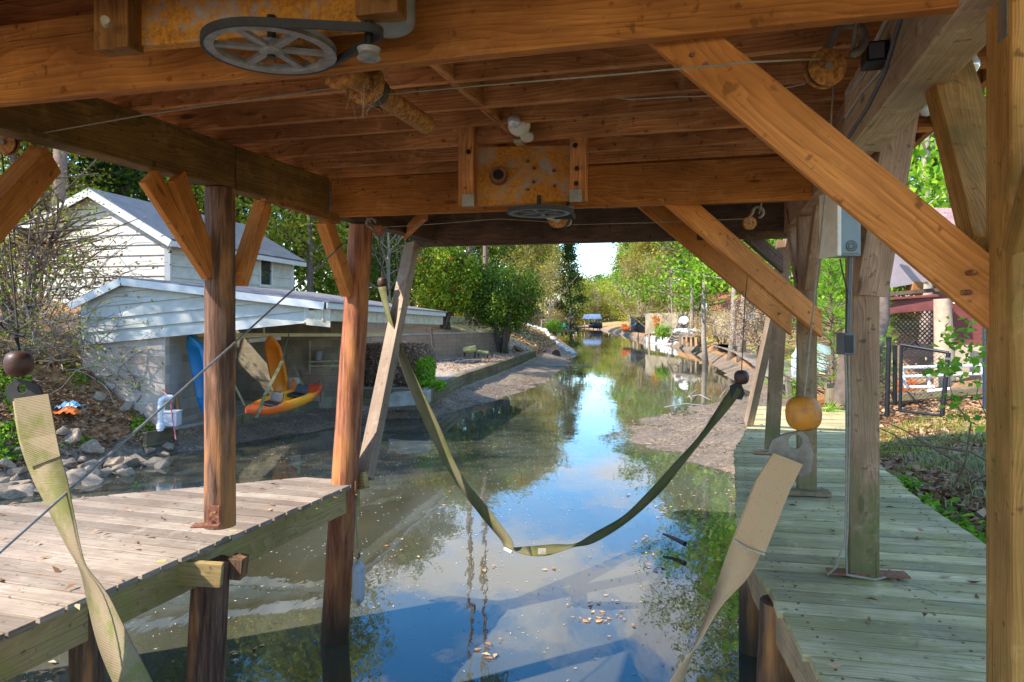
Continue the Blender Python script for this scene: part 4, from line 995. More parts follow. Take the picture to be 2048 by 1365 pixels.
for pts, r_, mt_ in (([(3.38, 3.84), (3.2, 3.80), (2.95, 3.8), (2.8, 3.84), (2.4, 3.86)], .005, G['wirew']), ([(3.38, 3.83), (3.2, 3.79), (2.95, 3.78), (2.8, 3.82), (2.4, 3.85)], .005, G['wirew']), ([(2.6, 3.69), (2.8, 3.7), (3.0, 3.72), (3.38, 3.72)], .007, G['wirew']), ([(1.9, 3.83), (2.3, 3.8), (2.6, 3.66), (2.9, 3.62), (3.4, 3.6)], .009, G['conduit'])):
    rope(t, 'wire', [onbeam(*p) for p in pts], r_, mt_, n=3)

# ============================================================ BUILDINGS
def clip(poly, a, b, c):  # keep a*x+b*y>=c
    o = []
    for i in range(len(poly)):
        p, q = poly[i], poly[(i+1) % len(poly)]; dp, dq = a*p[0]+b*p[1]-c, a*q[0]+b*q[1]-c
        if dp >= 0: o.append(p)
        if dp*dq < 0: t = dp/(dp-dq); o.append((p[0]+(q[0]-p[0])*t, p[1]+(q[1]-p[1])*t))
    return o
def siding(name, parent, o, d, poly, step, mat, tilt=0, lap=.016, holes=()):
    """lapped boards on a wall: 2D (s,z) polygon in plane through o along d"""
    o = Vector(o); d = Vector(d).normalized(); n = d.cross(V(0, 0, 1)); 
    if n.y > 0 and abs(n.y) > .3: n = -n
    tt = math.tan(R(tilt)); mb = MB()
    lo = min(z-tt*s_ for s_, z in poly); hi = max(z-tt*s_ for s_, z in poly); z0 = lo
    polys = [poly]
    for (a0, a1, b0, b1) in holes:
        nw_ = []
        for p in polys:
            nw_ += [clip(p, -1, 0, -a0), clip(p, 1, 0, a1), clip(clip(clip(p, 1, 0, a0), -1, 0, -a1), 0, 1, b1), clip(clip(clip(p, 1, 0, a0), -1, 0, -a1), 0, -1, -b0)]
        polys = [p for p in nw_ if len(p) > 2]
    while z0 < hi-.01:
        for p in polys:
            q = clip(clip(p, -tt, 1, z0), tt, -1, -(z0+step-.002))
            if len(q) < 3: continue
            f = [o+d*s_+V(0, 0, z)+n*(lap*(1-(z-tt*s_-z0)/step)+.004) for s_, z in q]
            bk = [o+d*s_+V(0, 0, z)-n*.01 for s_, z in q]; k = len(q)
            vs = f+bk; fs = [tuple(range(k)), tuple(range(2*k-1, k-1, -1))]+[(i, i+k, (i+1) % k+k, (i+1) % k) for i in range(k)]
            mb.poly(vs, fs)
        z0 += step
    return mb.build(name, mat, parent)
# ---- boat shed
sh = T('boat_shed', 'low white sided boat shed with open bay and block walls', 'boat shed', (-6.8, 15, .5))
Y0 = 14.5; d0 = V(1, 0, 0); o0 = V(0, Y0, 0)
def sp2(px, py, Y=Y0): p = P(px, py, Y); return (p.x, p.z)
gp = [sp2(166, 691), sp2(618, 646), sp2(618, 612), sp2(241, 562), sp2(166, 603)]
siding('siding', sh, o0, d0, gp, .255, G['white'], tilt=5.6, lap=.04)
A_, Bk = V(-.2, 1, 0), V(.2, 1, 0)
rl, rp, rr_ = P(138, 607, 14.3), P(241, 557, 14.3), P(648, 606, 14.3)
for a, b in ((rl, rp), (rp, rr_)):
    MB().beam(a-V(0, 0, .065), b-V(0, 0, .065), .03, .15).build('rake_board', G['trim'], sh, bevel=.003)
dd = V(.21, 1, 0).normalized()
MB().prism([rp, rr_+V(.1, 0, 0), rr_+V(.1, 0, -.12)+dd*8.2, rp+dd*8.2+V(0,0,.0)], V(0, 0, .03)).build('roof', G['shingle'], sh)
MB().prism([rl-V(.1, 0, .04), rp, rp+dd*8.2, rl-V(.1, 0, .04)+dd*8.2], V(0, 0, .03)).build('roof', G['shingle'], sh)
ea, eb = rr_+V(.06, 0, -.06), rr_+V(.06, 0, -.18)+dd*8.1
MB().beam(ea, eb, .03, .12).build('eave_board', G['trim'], sh)
MB().beam(ea+V(-.12, .1, -.16), eb+V(-.1, 0, -.17), .04, .3).build('eave_beam', G['trim_old'], sh)
MB().prism([ea+V(-4.0, .3, -.26), ea+V(-.1, .3, -.28), eb+V(-.1, 0, -.28), eb+V(-4.2, 0, -.2)], V(0, 0, .02)).build('soffit', G['soffit'], sh)
MB().box(P(168, 650, 14.46), .1, .05, .95).build('corner_board', G['trim'], sh, bevel=.003)
MB().box(P(613, 628, 14.47), .1, .05, .34).build('corner_board', G['trim'], sh, bevel=.003)
a, b = P(168, 700, 14.55), P(326, 684, 14.55)
MB().prism([V(-8.95, 14.53, .3), V(-7.2, 14.53, .3), V(-7.2, 14.53, 2.42), V(-8.95, 14.53, 2.3)], V(0, .2, 0)).build('block_wall', G['block'], sh)
MB().prism([V(-7.2, 14.75, .4), V(-7.2, 14.75, 2.5), V(-7.05, 16.6, 2.5), V(-7.05, 16.6, .4)], V(-.18, 0, 0)).build('block_wall', block('side_wall_block', (.36, .32, .27), (.24, .18, .14), (.42, .38, .33), (.22, .18, .13), 'Y'), sh)
MB().prism([V(-9, 19.35, .3), V(-4.2, 19.35, .3), V(-4.2, 19.35, 3.0), V(-9, 19.35, 3.0)], V(0, .2, 0)).build('back_wall', G['block_in'], sh)
MB().prism([V(-8.95, 14.75, .3), V(-8.95, 19.35, .3), V(-8.95, 19.35, 3.0), V(-8.95, 14.75, 2.9)], V(-.2, 0, 0)).build('block_wall', block('far_side_block', (.3, .25, .17), (.2, .15, .1), (.36, .3, .22), (.13, .11, .07), 'Y'), sh)
a, b = V(-7.3, 14.1, .38), V(-5.05, 20.4, .38)
MB().beam(V(-7.35, 14.0, .34), V(-6.4, 16.5, .34), .12, .3).build('sill_timber', W['timber'], sh, bevel=.01)
MB().beam(V(-6.39, 16.53, .34), V(-5.2, 19.9, .34), .12, .3).build('sill_timber', W['timber'], sh, bevel=.01)
MB().beam(P(394, 695, 15.8)+V(0, 0, .28), P(800, 690, 20)+V(0, 0, .28), .06, .08).build('ceiling_rail', G['soffit'], sh)
MB().beam(P(470, 676, 15.6), P(530, 672, 15.9), .25, .03).build('hanging_shelf', G['soffit'], sh)
MB().beam(P(528, 652, 15.9), P(528, 676, 15.9), .03, .04, up=(0, 1, 0)).build('shelf_hanger', G['soffit'], sh)
MB().beam(P(496, 682, 17), P(560, 676, 17.6), .1, .1).build('light_housing', G['pvc'], sh, bevel=.01)
MB().beam(P(618, 724, 19.2), P(690, 722, 19.2), .25, .03).build('wall_shelf', G['trim_old'], sh)
MB().beam(P(618, 733, 19.28), P(690, 732, 19.28), .12, .04).build('shelf_rail', G['trim_old'], sh)
MB().box(P(620, 715, 19.3), .04, .06, .9).build('shelf_post', G['trim_old'], sh)
MB().box(P(640, 760, 19.3), 1.0, .05, .5).build('wall_panel', G['block_w'], sh)
MB().box(P(335, 745, 15.6), .35, .06, .75).build('dark_hatch', G['blackp'], sh)
MB().prism([P(612, 622, 14.42), P(660, 618, 14.42), P(660, 655, 14.42), P(612, 650, 14.42)], V(0, .06, 0)).build('eave_end', G['trim_old'], sh)
# ---- upstairs house
hs = T('house', 'white clapboard house with grey metal roof behind the boat shed', 'house', (-10.5, 21, 2))
hc = V(-9.84, 20, 0); gd = V(-1, .2, 0).normalized(); hd = V(.2, 1, 0).normalized()
gq = [(0, 2.2), (5.7, 2.2), (5.7, 5.02), (2.32, 6.42), (0, 5.13)]
siding('siding', hs, hc, gd, gq, .3, G['white'], lap=.04)
wn = (4.75, 5.55, 3.95, 5.05)
siding('siding', hs, hc, hd, [(0, 2.6), (7.0, 2.6), (7.0, 5.13), (0, 5.13)], .34, G['white'], lap=.035, holes=(wn,))
pk = hc+gd*2.32+V(0, 0, 6.5)
eR, eL = hc+gd*-.35+V(0, 0, 4.98), hc+gd*6.0+V(0, 0, 4.93)
ov = -hd*.35; Lh = hd*7.5
for e in (eR, eL):
    MB().beam(pk+ov-V(0, 0, .1), e+ov-V(0, 0, .1), .04, .2).build('rake_board', G['trim'], hs)
def mquad(name, a, b, c, d, mat, par, th=.04):
    a, b, c, d = map(Vector, (a, b, c, d)); n = (b-a).cross(d-a).normalized()*th
    if n.z < 0: n = -n
    mb = MB(); u = (b-a).length; v = (d-a).length
    mb.poly([a, b, c, d, a+n, b+n, c+n, d+n], [(4, 5, 6, 7), (3, 2, 1, 0), (0, 1, 5, 4), (1, 2, 6, 5), (2, 3, 7, 6), (3, 0, 4, 7)],
            [[(0, 0), (u, 0), (u, v), (0, v)]]*2+[[(0, 0), (.1, 0), (.1, .1), (0, .1)]]*4)
    return mb.build(name, mat, par)
mquad('roof', pk+ov, pk+Lh, eR+Lh, eR+ov, G['metalroof'], hs); mquad('roof', pk+Lh, pk+ov, eL+ov, eL+Lh, G['metalroof'], hs)
MB().beam(eR+ov-V(0, 0, .1), eR+Lh-V(0, 0, .1), .04, .16).build('eave_board', G['trim'], hs)
MB().box(hc+V(0.02, -.02, 3.9), .16, .16, 2.5, .2).build('corner_board', G['trim'], hs)
q = hc+hd*7.0; MB().box(q+V(.02, 0, 3.9), .14, .14, 2.5, .2).build('corner_board', G['trim'], hs)
def wmk(t, o, d, s0, s1, z0, z1, out, fm, gm, sash=True):
    fr = MB(); o = Vector(o)
    for s_ in (s0, s1): fr.beam(o+d*s_+V(0, 0, z0-.05)+out*.02, o+d*s_+V(0, 0, z1+.05)+out*.02, .1, .06, up=tuple(out))
    for z in (z0, z1): fr.beam(o+d*(s0-.05)+V(0, 0, z)+out*.025, o+d*(s1+.05)+V(0, 0, z)+out*.025, .07, .09)
    f = fr.build('window', fm, t)
    MB().prism([o+d*s0+V(0, 0, z0), o+d*s1+V(0, 0, z0), o+d*s1+V(0, 0, z1), o+d*s0+V(0, 0, z1)], out*-.02).build('pane', gm, f)
    if sash: zm = (z0+z1)/2; MB().beam(o+d*s0+V(0, 0, zm)+out*.01, o+d*s1+V(0, 0, zm)+out*.01, .04, .05).build('sash', G['blackm'], f)
wmk(hs, hc, hd, *wn, hd.cross(V(0, 0, 1)), G['trim'], G['glass'])
# ---- right house
rh = T('house', 'plum brown house on maroon beams above the right bank', 'house', (9.5, 16, 1.3))
def pr(name, pts, mat, vec, par=rh, bev=None): return MB().prism(pts, vec).build(name, mat, par, bevel=bev)
mquad('roof', P(1790, 420, 16.3), P(2120, 428, 13.6), P(2120, 585, 12.4), P(1905, 505, 14.2), G['shingle_br'], rh, .08)
pr('gable_siding', [P(1740, 500, 15.5), P(1780, 490, 15.5), P(1858, 563, 15.5), P(1740, 583, 15.5)], G['mauve'], V(.3, 1.2, 0))
MB().beam(P(1772, 478, 15.2), P(1868, 560, 14.4), .06, .13).build('rake_board', G['trim'], rh)
MB().beam(P(1745, 592, 15.8), P(1900, 578, 15.2), .4, .08).build('eave_beam', W['front'], rh)
MB().beam(P(1750, 615, 15.2), P(1905, 602, 14.6), .1, .34).build('support_beam', G['maroon'], rh, bevel=.01)
MB().beam(P(1750, 600, 15.1), P(1880, 592, 14.7), .2, .05).build('beam_cap', G['maroon'], rh, bevel=.01)
MB().beam(P(1830, 565, 15.6), P(1828, 590, 15.6), .22, .3, up=(0, 1, 0)).build('joist_block', W['ledge'], rh)
MB().tube([P(1890, 775, 14.0), P(1888, 680, 14.0), P(1884, 598, 14.0)], [.2, .18, .15], 16).build('support_post', plain('pale_pole_wood', (.5, .36, .25), .85, .4, 6, 0, .7, c2=(.3, .24, .16)), rh, smooth=50)
pr('maroon_wall', [P(1908, 608, 15), P(2100, 600, 14.5), P(2100, 700, 14.5), P(1908, 695, 15)], G['maroon'], V(.2, .4, 0))
pr('foundation', [P(1905, 690, 14.8), P(2080, 695, 14.4), P(2080, 790, 14.4), P(1905, 770, 14.8)], G['tan'], V(.1, .4, 0))
mb = MB()
for i in range(-9, 12):
    for sg in (1, -1):
        x0 = 1785+i*9.5
        pts = []
        for t0 in [k/40 for k in range(41)]:
            px = x0+sg*t0*72 if sg > 0 else x0+72-t0*72+0; py = 622+t0*72
            if 1786 <= px <= 1872 and py <= 692: pts.append((px, py))
        if len(pts) > 1: mb.beam(P(*pts[0], 15.3+.02*sg), P(*pts[-1], 15.3+.02*sg), .012, .035, up=(0, -1, 0))
mb.build('lattice', G['lattice'], rh)
MB().beam(P(1784, 620, 15.3), P(1784, 705, 15.3), .05, .08, up=(0, 1, 0)).build('lattice_frame', G['lattice'], rh)
MB().beam(P(1784, 622, 15.3), P(1875, 616, 15.2), .05, .06).build('lattice_frame', G['lattice'], rh)
pr('crawl_wall', [P(1780, 690, 17.5), P(1905, 690, 17.5), P(1905, 745, 17.5), P(1780, 745, 17.5)], G['block_w'], V(0, .2, 0))

# ============================================================ KAYAKS
def kayak(name, label, Ln, wd, ht, stern, bow, up, matf, seats=True, bend=.35, cat='kayak'):
    t = T(name, label, cat, tuple((Vector(stern)+Vector(bow))/2))
    a, b = Vector(stern), Vector(bow); d = (b-a).normalized(); s_ = d.cross(Vector(up)).normalized(); u = s_.cross(d).normalized()
    n = 34; prof = 16; vs = []; fs = []
    for i in range(n+1):
        q = i/n; e = 2*q-1; w_ = wd/2*max(.02, (1-abs(e)**(2.4 if seats else 4)))**.75; rise = ht*bend*1.6*abs(e)**2.6; dp = ht*(.62-.3*abs(e)**3)
        c = a.lerp(b, q)+u*rise
        for k in range(prof):
            th = 2*math.pi*k/prof; cx, cz = math.cos(th), math.sin(th)
            x = math.copysign(abs(cx)**.75, cx)*w_
            if cz >= 0: z = abs(cz)**.6*ht*.22+(.0)
            else: z = -abs(cz)**.75*dp*(.35+.65*max(0, 1-abs(e)**4))
            cock = max(0, 1-(e/.72)**4)*max(0, 1-(x/(wd*.36))**4) if abs(x) < wd*.36 and abs(e) < .72 else 0
            if cz > 0: z -= cock*ht*.42
            vs.append(c+s_*x+u*z)
    for i in range(n):
        for k in range(prof): k2 = (k+1) % prof; fs.append((i*prof+k, (i+1)*prof+k, (i+1)*prof+k2, i*prof+k2))
    fs += [tuple(range(prof)), tuple(range((n+1)*prof-1, n*prof-1, -1))]
    mb = MB(); mb.poly(vs, fs); mb.build('hull', matf, t, smooth=55)
    def at(q, z=0, x=0): return a.lerp(b, q)+u*z+s_*x
    if seats:
        for q in seats:
            MB().prism([at(q-.05, -.02, -wd*.25), at(q+.05, -.02, -wd*.25), at(q+.05, -.02, wd*.25), at(q-.05, -.02, wd*.25)], u*.05).build('seat_pad', G['blackp'], t, bevel=.015)
            MB().prism([at(q-.06, .03, -wd*.24), at(q-.06, .03, wd*.24), at(q-.085, .2, wd*.2), at(q-.085, .2, -wd*.2)], d*.03).build('seat_back', G['blackp'], t, bevel=.01)
    for q in (.03, .97):
        MB().tube([at(q, ht*.35, -.04), at(q, ht*.46, 0), at(q, ht*.35, .04)], .008, 6).build('carry_handle', G['blackp'], t)
    return t, at
m = M_('red_yellow_kayak_plastic'); sx = m.n('ShaderNodeSeparateXYZ'); m.l(m.vec('Object'), sx.inputs[0])
nn = m.noise(m.vec('Object'), 3, 4, .6)
ad = m.n('ShaderNodeMath', operation='ADD'); m.l(sx.outputs['Y'], ad.inputs[0]); mu = m.n('ShaderNodeMath', operation='MULTIPLY'); m.l(nn, mu.inputs[0]); mu.inputs[1].default_value = .5; m.l(mu.outputs[0], ad.inputs[1])
col = m.ramp(m.mr(ad.outputs[0], -1.4, 1.9), [(0, (.78, .1, .015)), (.28, (.82, .16, .015)), (.42, (.85, .34, .015)), (.6, (.85, .33, .02)), (.78, (.72, .07, .02)), (1, (.6, .02, .02))])
kmat = m.fin(col, .35, None, spec=.5)
kt, kat = kayak('kayak', 'red and yellow sit on top kayak slung on straps outside the shed', 3.1, .66, .34, P(642, 772, 16.6)+V(0, 0, -.02), P(491, 826, 13.7), (.12, -.1, 1), kmat, (.36, .7), .06)
kayak('kayak', 'bright orange kayak standing upright against the shed back wall', 2.9, .42, .24, P(566, 798, 17.6), P(540, 670, 17.0), (.05, -1, .1), G['bor'], False, .15)
kb, _ = kayak('kayak', 'blue kayak leaning upright behind the first dock post', 3.0, .5, .32, P(418, 828, 15.2), P(386, 668, 15.0), (-.5, -1, .1), G['bblue'], False, .15)
def strap_obj(label, pts, wd=.04, mat='web2'):
    a = [Vector(p) for p in pts]
    o = MB().ribbon([(p-V(wd/2, 0, 0), p+V(wd/2, 0, 0)) for p in a]).build('kayak_strap', G[mat], solid=.004); return tag(o, label, 'strap')
strap_obj('tan strap looped round the bow of the red and yellow kayak', [P(566, 718, 14.9), P(556, 740, 14.4), P(530, 790, 13.9), P(513, 836, 13.85)], .07)
strap_obj('thin strap holding the raised stern of the red and yellow kayak', [P(677, 690, 17), P(670, 715, 16.6), P(640, 768, 16.3), P(641, 806, 16.3)], .03)
strap_obj('pale strap hanging at the middle of the red and yellow kayak', [P(578, 712, 16.4), P(606, 770, 15.6)], .05, 'web2')
strap_obj('pale strap hanging near the shed post beside the kayak bow', [P(455, 742, 15), P(490, 812, 14.4)], .05, 'web2')
strap_obj('thin cord rising from the tan kayak strap to the shed ceiling', [P(578, 668, 15.8), P(566, 718, 14.9)], .025)
# ---- shed bits
t = T('drain_pipe', 'white plastic drain pipe bent over at the shed floor edge', 'pipe', tuple(P(322, 860, 14)))
MB().tube([P(321, 862, 13.95), P(321, 812, 13.95), P(322, 800, 13.95), P(328, 797, 13.95), P(340, 797, 14.1)], .055, 12).build('pipe', G['pvc'], t, smooth=60)
MB().tube([P(321, 858, 13.95), P(321, 848, 13.95)], .075, 12).build('coupling', G['pvc'], t, smooth=50)
MB().tube([P(336, 797, 14.05), P(343, 797, 14.1)], .07, 12).build('coupling', G['pvc'], t, smooth=50)
t = T('storage_box', 'white square tub beside the bent drain pipe', 'tub', tuple(P(340, 850, 14.2)))
MB().box(P(341, 838, 14.3), .34, .3, .28, .1).build('tub_body', G['pvc'], t, bevel=.02); MB().box(P(341, 823, 14.3), .37, .33, .03, .1).build('rim', G['pvc'], t, bevel=.008)
t = T('bucket', 'small grey metal bucket on the shed wall shelf', 'bucket', tuple(P(636, 720, 19.1)))
MB().lathe([(0, -.13), (.1, -.13), (.13, .1), (.14, .12), (.12, .12), (.0, .1)], P(636, 711, 19.1), 18).build('pail', G['zinc'], t, smooth=45)
MB().tube([P(630, 703, 19.1), P(636, 697, 19.05), P(642, 703, 19.1)], .006, 5).build('handle', G['zinc'], t)
t = T('drum', 'white drum on the shed floor behind the yellow kayak', 'drum', tuple(P(581, 785, 18.3)))
MB().lathe([(0, 0), (.24, 0), (.25, .02), (.25, .42), (.26, .44), (.24, .46), (0, .45)], P(581, 790, 18.2), 22).build('drum_body', G['trim_old'], t, smooth=40)
MB().lathe([(.258, .2), (.262, .21), (.262, .23), (.258, .24)], P(581, 790, 18.2), 22).build('hoop', G['link'], t)
t = tag(MB().prism([P(574, 790, 17.4), P(594, 778, 17.4), P(584, 758, 17.4)], V(.02, .1, 0)).build('paddle_blade', G['orangep'], bevel=.01), 'orange paddle blade leaning on the white drum', 'paddle')
t = tag(MB().tube([P(352, 785, 15), P(355, 815, 14.9), P(354, 838, 14.9)], [.04, .045, .04], 8).build('wood_post', W['ledge'], smooth=50), 'short reddish wood stake leaning by the white square tub', 'stake')
tag(MB().tube([P(325, 780, 14.3), P(333, 790, 14.2), P(341, 800, 14.15), P(344, 830, 14.15), P(352, 880, 13.8)], .014, 6).build('hose', G['shirt_red'], smooth=60), 'thin pink hose draped over the drain pipe', 'hose')
mb = MB(); rg_ = random.Random(8)
for mt_, off, nme, lb in (('cyan', 0, 'plastic_bag', 'crumpled blue and white plastic toy wrapper on the leaf covered slope'), ('oranf', 7, 'plastic_bag', 'crumpled orange plastic wrapper on the leaf covered slope')):
    mb = MB(); c = P(140 if mt_ == 'cyan' else 136, 814 if mt_ == 'cyan' else 825, 13.55 if mt_ == 'cyan' else 13.4); vs = []; fs = []
    nx, ny = 9, 6
    for j in range(ny+1):
        for i in range(nx+1):
            vs.append(c+V((i/nx-.5)*.42, (j/ny-.5)*.3, .1*math.sin(math.pi*i/nx)*math.sin(math.pi*j/ny)+rg_.uniform(-.03, .04)))
    for j in range(ny):
        for i in range(nx): fs.append((j*(nx+1)+i, j*(nx+1)+i+1, (j+1)*(nx+1)+i+1, (j+1)*(nx+1)+i))
    mb.poly(vs, fs); tag(mb.build(nme, G[mt_], solid=.006), lb, 'plastic bag')
# ============================================================ VEGETATION KIT
def leaf_data(name, pts, size, mat, seed=0, asp=.6, flat=0.0, grav=None, var=.35):
    rg = np.random.default_rng(seed); pts = np.asarray(pts, float); n = len(pts)
    a = rg.normal(size=(n, 3)); 
    if grav is not None: a = a*.5+np.array(grav)
    a /= np.linalg.norm(a, axis=1)[:, None]
    b = rg.normal(size=(n, 3)); b[:, 2] *= (1-flat); a[:, 2] *= (1-flat) if grav is None else 1
    a /= np.linalg.norm(a, axis=1)[:, None]
    b -= a*(a*b).sum(1)[:, None]; b /= np.linalg.norm(b, axis=1)[:, None]
    s = size*rg.uniform(1-var, 1+var, n)[:, None]; u = a*s/2; v = b*s*asp/2
    nrm = np.cross(a, b)*s*.12
    vs = np.stack([pts-u, pts+v-u*.1+nrm, pts+u, pts-v-u*.1+nrm], 1).reshape(-1, 3)
    me = bpy.data.meshes.new(name); me.vertices.add(4*n); me.vertices.foreach_set('co', vs.ravel())
    me.loops.add(4*n); me.loops.foreach_set('vertex_index', np.arange(4*n)); me.polygons.add(n)
    me.polygons.foreach_set('loop_start', np.arange(n)*4); me.polygons.foreach_set('loop_total', np.full(n, 4)); me.update(calc_edges=True)
    me.materials.append(mat); return me
def mesh_of(mb, name, mat, smooth=True):
    me = bpy.data.meshes.new(name); me.from_pydata(mb.v, [], mb.f); me.materials.append(mat)
    if smooth:
        for p in me.polygons: p.use_smooth = True
    return me
def skeleton(seed, H, Rc, base=.35, nl=14, ns=5, r0=.2, upang=35, kind='round', lean=.04, twigs=True):
    rg = random.Random(seed); mb = MB(); tips = []
    pts = []; rad = []; x = y = 0; m = 9
    for i in range(m+1):
        q = i/m; pts.append(V(x, y, H*q*.93)); rad.append(r0*(1-q)**.8+.015); x += rg.gauss(0, lean*H/m); y += rg.gauss(0, lean*H/m)
    rad[0] *= 1.25; mb.tube(pts, rad, 8)
    def on(q): q = q*m; i = min(int(q), m-1); return pts[i].lerp(pts[i+1], q-i), rad[i]
    for k in range(nl):
        q = base+(1-base)*(k+rg.random())/nl; q = min(q, .98); p, r_ = on(q); az = k*2.4+rg.uniform(-.5, .5); h = (q-base)/(1-base)
        if kind == 'round': Lr = Rc*(.55+.75*math.sin(math.pi*min(1, .2+h*.85)))*rg.uniform(.7, 1.1)
        elif kind == 'cone': Lr = Rc*(1.05-h)*rg.uniform(.75, 1.1)
        else: Lr = Rc*rg.uniform(.5, 1.1)
        el = R(upang+rg.uniform(-15, 20)+(20*h if kind != 'cone' else 0)); d = V(math.cos(az)*math.cos(el), math.sin(az)*math.cos(el), math.sin(el))
        lp = [p]; cur = p; dd = d.copy()
        for j in range(4):
            dd = (dd+V(rg.gauss(0, .16), rg.gauss(0, .16), rg.gauss(.05, .12))).normalized(); cur = cur+dd*Lr/4; lp.append(cur)
        rr = [max(.012, r_*.42*(1-j/5)) for j in range(5)]; mb.tube(lp, rr, 5, False)
        tips.append((lp[-1], 1)); tips.append((lp[-2], .8))
        for j in range(ns):
            b = lp[rg.randint(1, 4)]; sd = (dd+V(rg.gauss(0, .8), rg.gauss(0, .8), rg.gauss(.2, .5))).normalized(); e = b+sd*Lr*rg.uniform(.22, .5)
            md_ = b.lerp(e, .5)+V(rg.gauss(0, .04), rg.gauss(0, .04), rg.gauss(0, .04))*Lr
            if twigs: mb.tube([b, md_, e], [.02+r_*.08, .014, .008], 4, False)
            tips += [(e, .9), (md_, .6)]
    return mb, tips
def proto(kind_, seed, H, Rc, leaf, bark, n, size, clump, **k):
    mb, tips = skeleton(seed, H, Rc, **k); rg = np.random.default_rng(seed); pts = []
    per = max(1, n//len(tips))
    for p, w_ in tips:
        c = max(2, int(per*w_*rg.uniform(.5, 1.5))); s = clump*rg.uniform(.7, 1.2)
        q = rg.normal(size=(c, 3))*[s, s, s*.6]+[p.x, p.y, p.z]; pts.append(q)
    return (mesh_of(mb, 'trunk', bark), leaf_data('crown', np.concatenate(pts), size, leaf, seed), H)
PR = {
 'spring1': proto('s', 11, 14, 4.2, LF['spring'], G['bark'], 16000, .27, .7, base=.16, nl=20, ns=6),
 'spring2': proto('s', 12, 14, 4.6, LF['bright'], G['bark_l'], 16000, .28, .7, base=.16, nl=18, ns=6),
 'gold': proto('g', 13, 16, 5.2, LF['gold'], G['bark_l'], 20000, .25, .65, base=.14, nl=26, ns=7),
 'green': proto('n', 14, 15, 4.2, LF['green'], G['bark'], 20000, .3, .7, base=.12, nl=26, ns=6),
 'cedar': proto('c', 15, 17, 3.2, LF['dark'], G['bark'], 15000, .26, .5, base=.06, nl=40, ns=5, kind='cone', upang=10),
 'pine': proto('p', 16, 24, 4.0, LF['needle_d'], G['pinebark'], 9000, .34, .5, base=.62, nl=20, ns=6, upang=15, r0=.28, lean=.015),
 'bare': proto('b', 17, 10, 3.4, LF['buff'], G['twig_l'], 3000, .13, .5, base=.12, nl=22, ns=9, r0=.12),
 'birch': proto('b', 18, 16, 3.0, LF['spring'], G['bark_l'], 3600, .2, .6, base=.45, nl=14, ns=6, r0=.13, lean=.05),
}
def tree(kind, px, Y, H, label, group=None, sx=1.0, x=None, name='tree', z=None, rz=None, dense=True):
    tr, cr_, h0 = PR[kind]; xx = (px-1024)/F*Y if x is None else x
    s_ = H/h0; t = T(name, label, 'tree', (xx, Y, (gz(xx, Y) if z is None else z)-.1), group)
    t.rotation_euler = (0, 0, rz if rz is not None else (xx*3.7+Y*1.3) % 6.28)
    for me, nm in ((tr, 'trunk'), (cr_, 'crown')):
        o = bpy.data.objects.new(nm, me); C.objects.link(o); o.parent = t; o.scale = (s_*sx, s_*sx, s_)
    return t
# ---- named trees
tree('gold', 1052, 82, 14, 'large golden green tree rising behind the dark canal side tree', sx=.95)
tree('cedar', 1142, 112, 18, 'dark narrow evergreen standing left of the far strip of sky', sx=1.0, name='evergreen_tree')
tree('pine', 937, 56, 42, 'tall bare trunked pine rising out of the flowering shrub', name='pine_tree', sx=.5)
tree('pine', 972, 62, 46, 'second tall pine just right of the first behind the flowering shrub', name='pine_tree', rz=1, sx=.45)
tree('green', 962, 68, 11.5, 'mid green tree behind the gap between the two canal side shrubs', sx=1.1)
tree('cedar', 905, 74, 12, 'dark evergreen behind the flowering shrub', name='evergreen_tree')
tree('bare', 1100, 92, 9, 'pale leafless tree above the far left dock', name='bare_tree')
tree('bare', 775, 44, 10.5, 'grey leafless tree between the corner piling and the pale strut', name='bare_tree')
tree('green', 825, 50, 11, 'green tree filling the gap right of the pale strut', sx=1.05)
tree('cedar', 760, 58, 12, 'dark evergreen behind the shed eave beside the corner piling', name='evergreen_tree')
tree('spring1', 620, 36, 12.5, 'bright spring green tree between the first post and the corner piling', sx=.95)
tree('spring1', 575, 44, 13.5, 'yellow green tree behind the right end of the white house')
tree('spring2', 520, 50, 15, 'light green tree above the far end of the metal roof')
tree('gold', 472, 46, 14.5, 'pale gold tree showing over the metal roof next to the first post')
tree('cedar', 250, 36, 17, 'dark evergreen above the ridge of the white house', name='evergreen_tree', sx=1.25)
tree('cedar', 120, 32, 16, 'dark evergreen left of the house peak', name='evergreen_tree', sx=1.2)
tree('green', 380, 42, 16, 'mid green tree above the metal roof left of the first post', sx=1.2)
tree('spring1', 30, 27, 12, 'yellow green tree at the far left over the clapboard gable')
tree('pine', 116, 25, 22, 'thick trunked pine behind the left rake of the white house', name='pine_tree')
for i, (px, Y, H) in enumerate(((-120, 30, 17), (-330, 26, 16), (330, 60, 20), (700, 70, 16), (640, 75, 18))):
    tree('cedar' if i % 2 == 0 else 'green', px, Y, H, 'dark woodland tree behind the white house', 'woodland trees behind the white house')
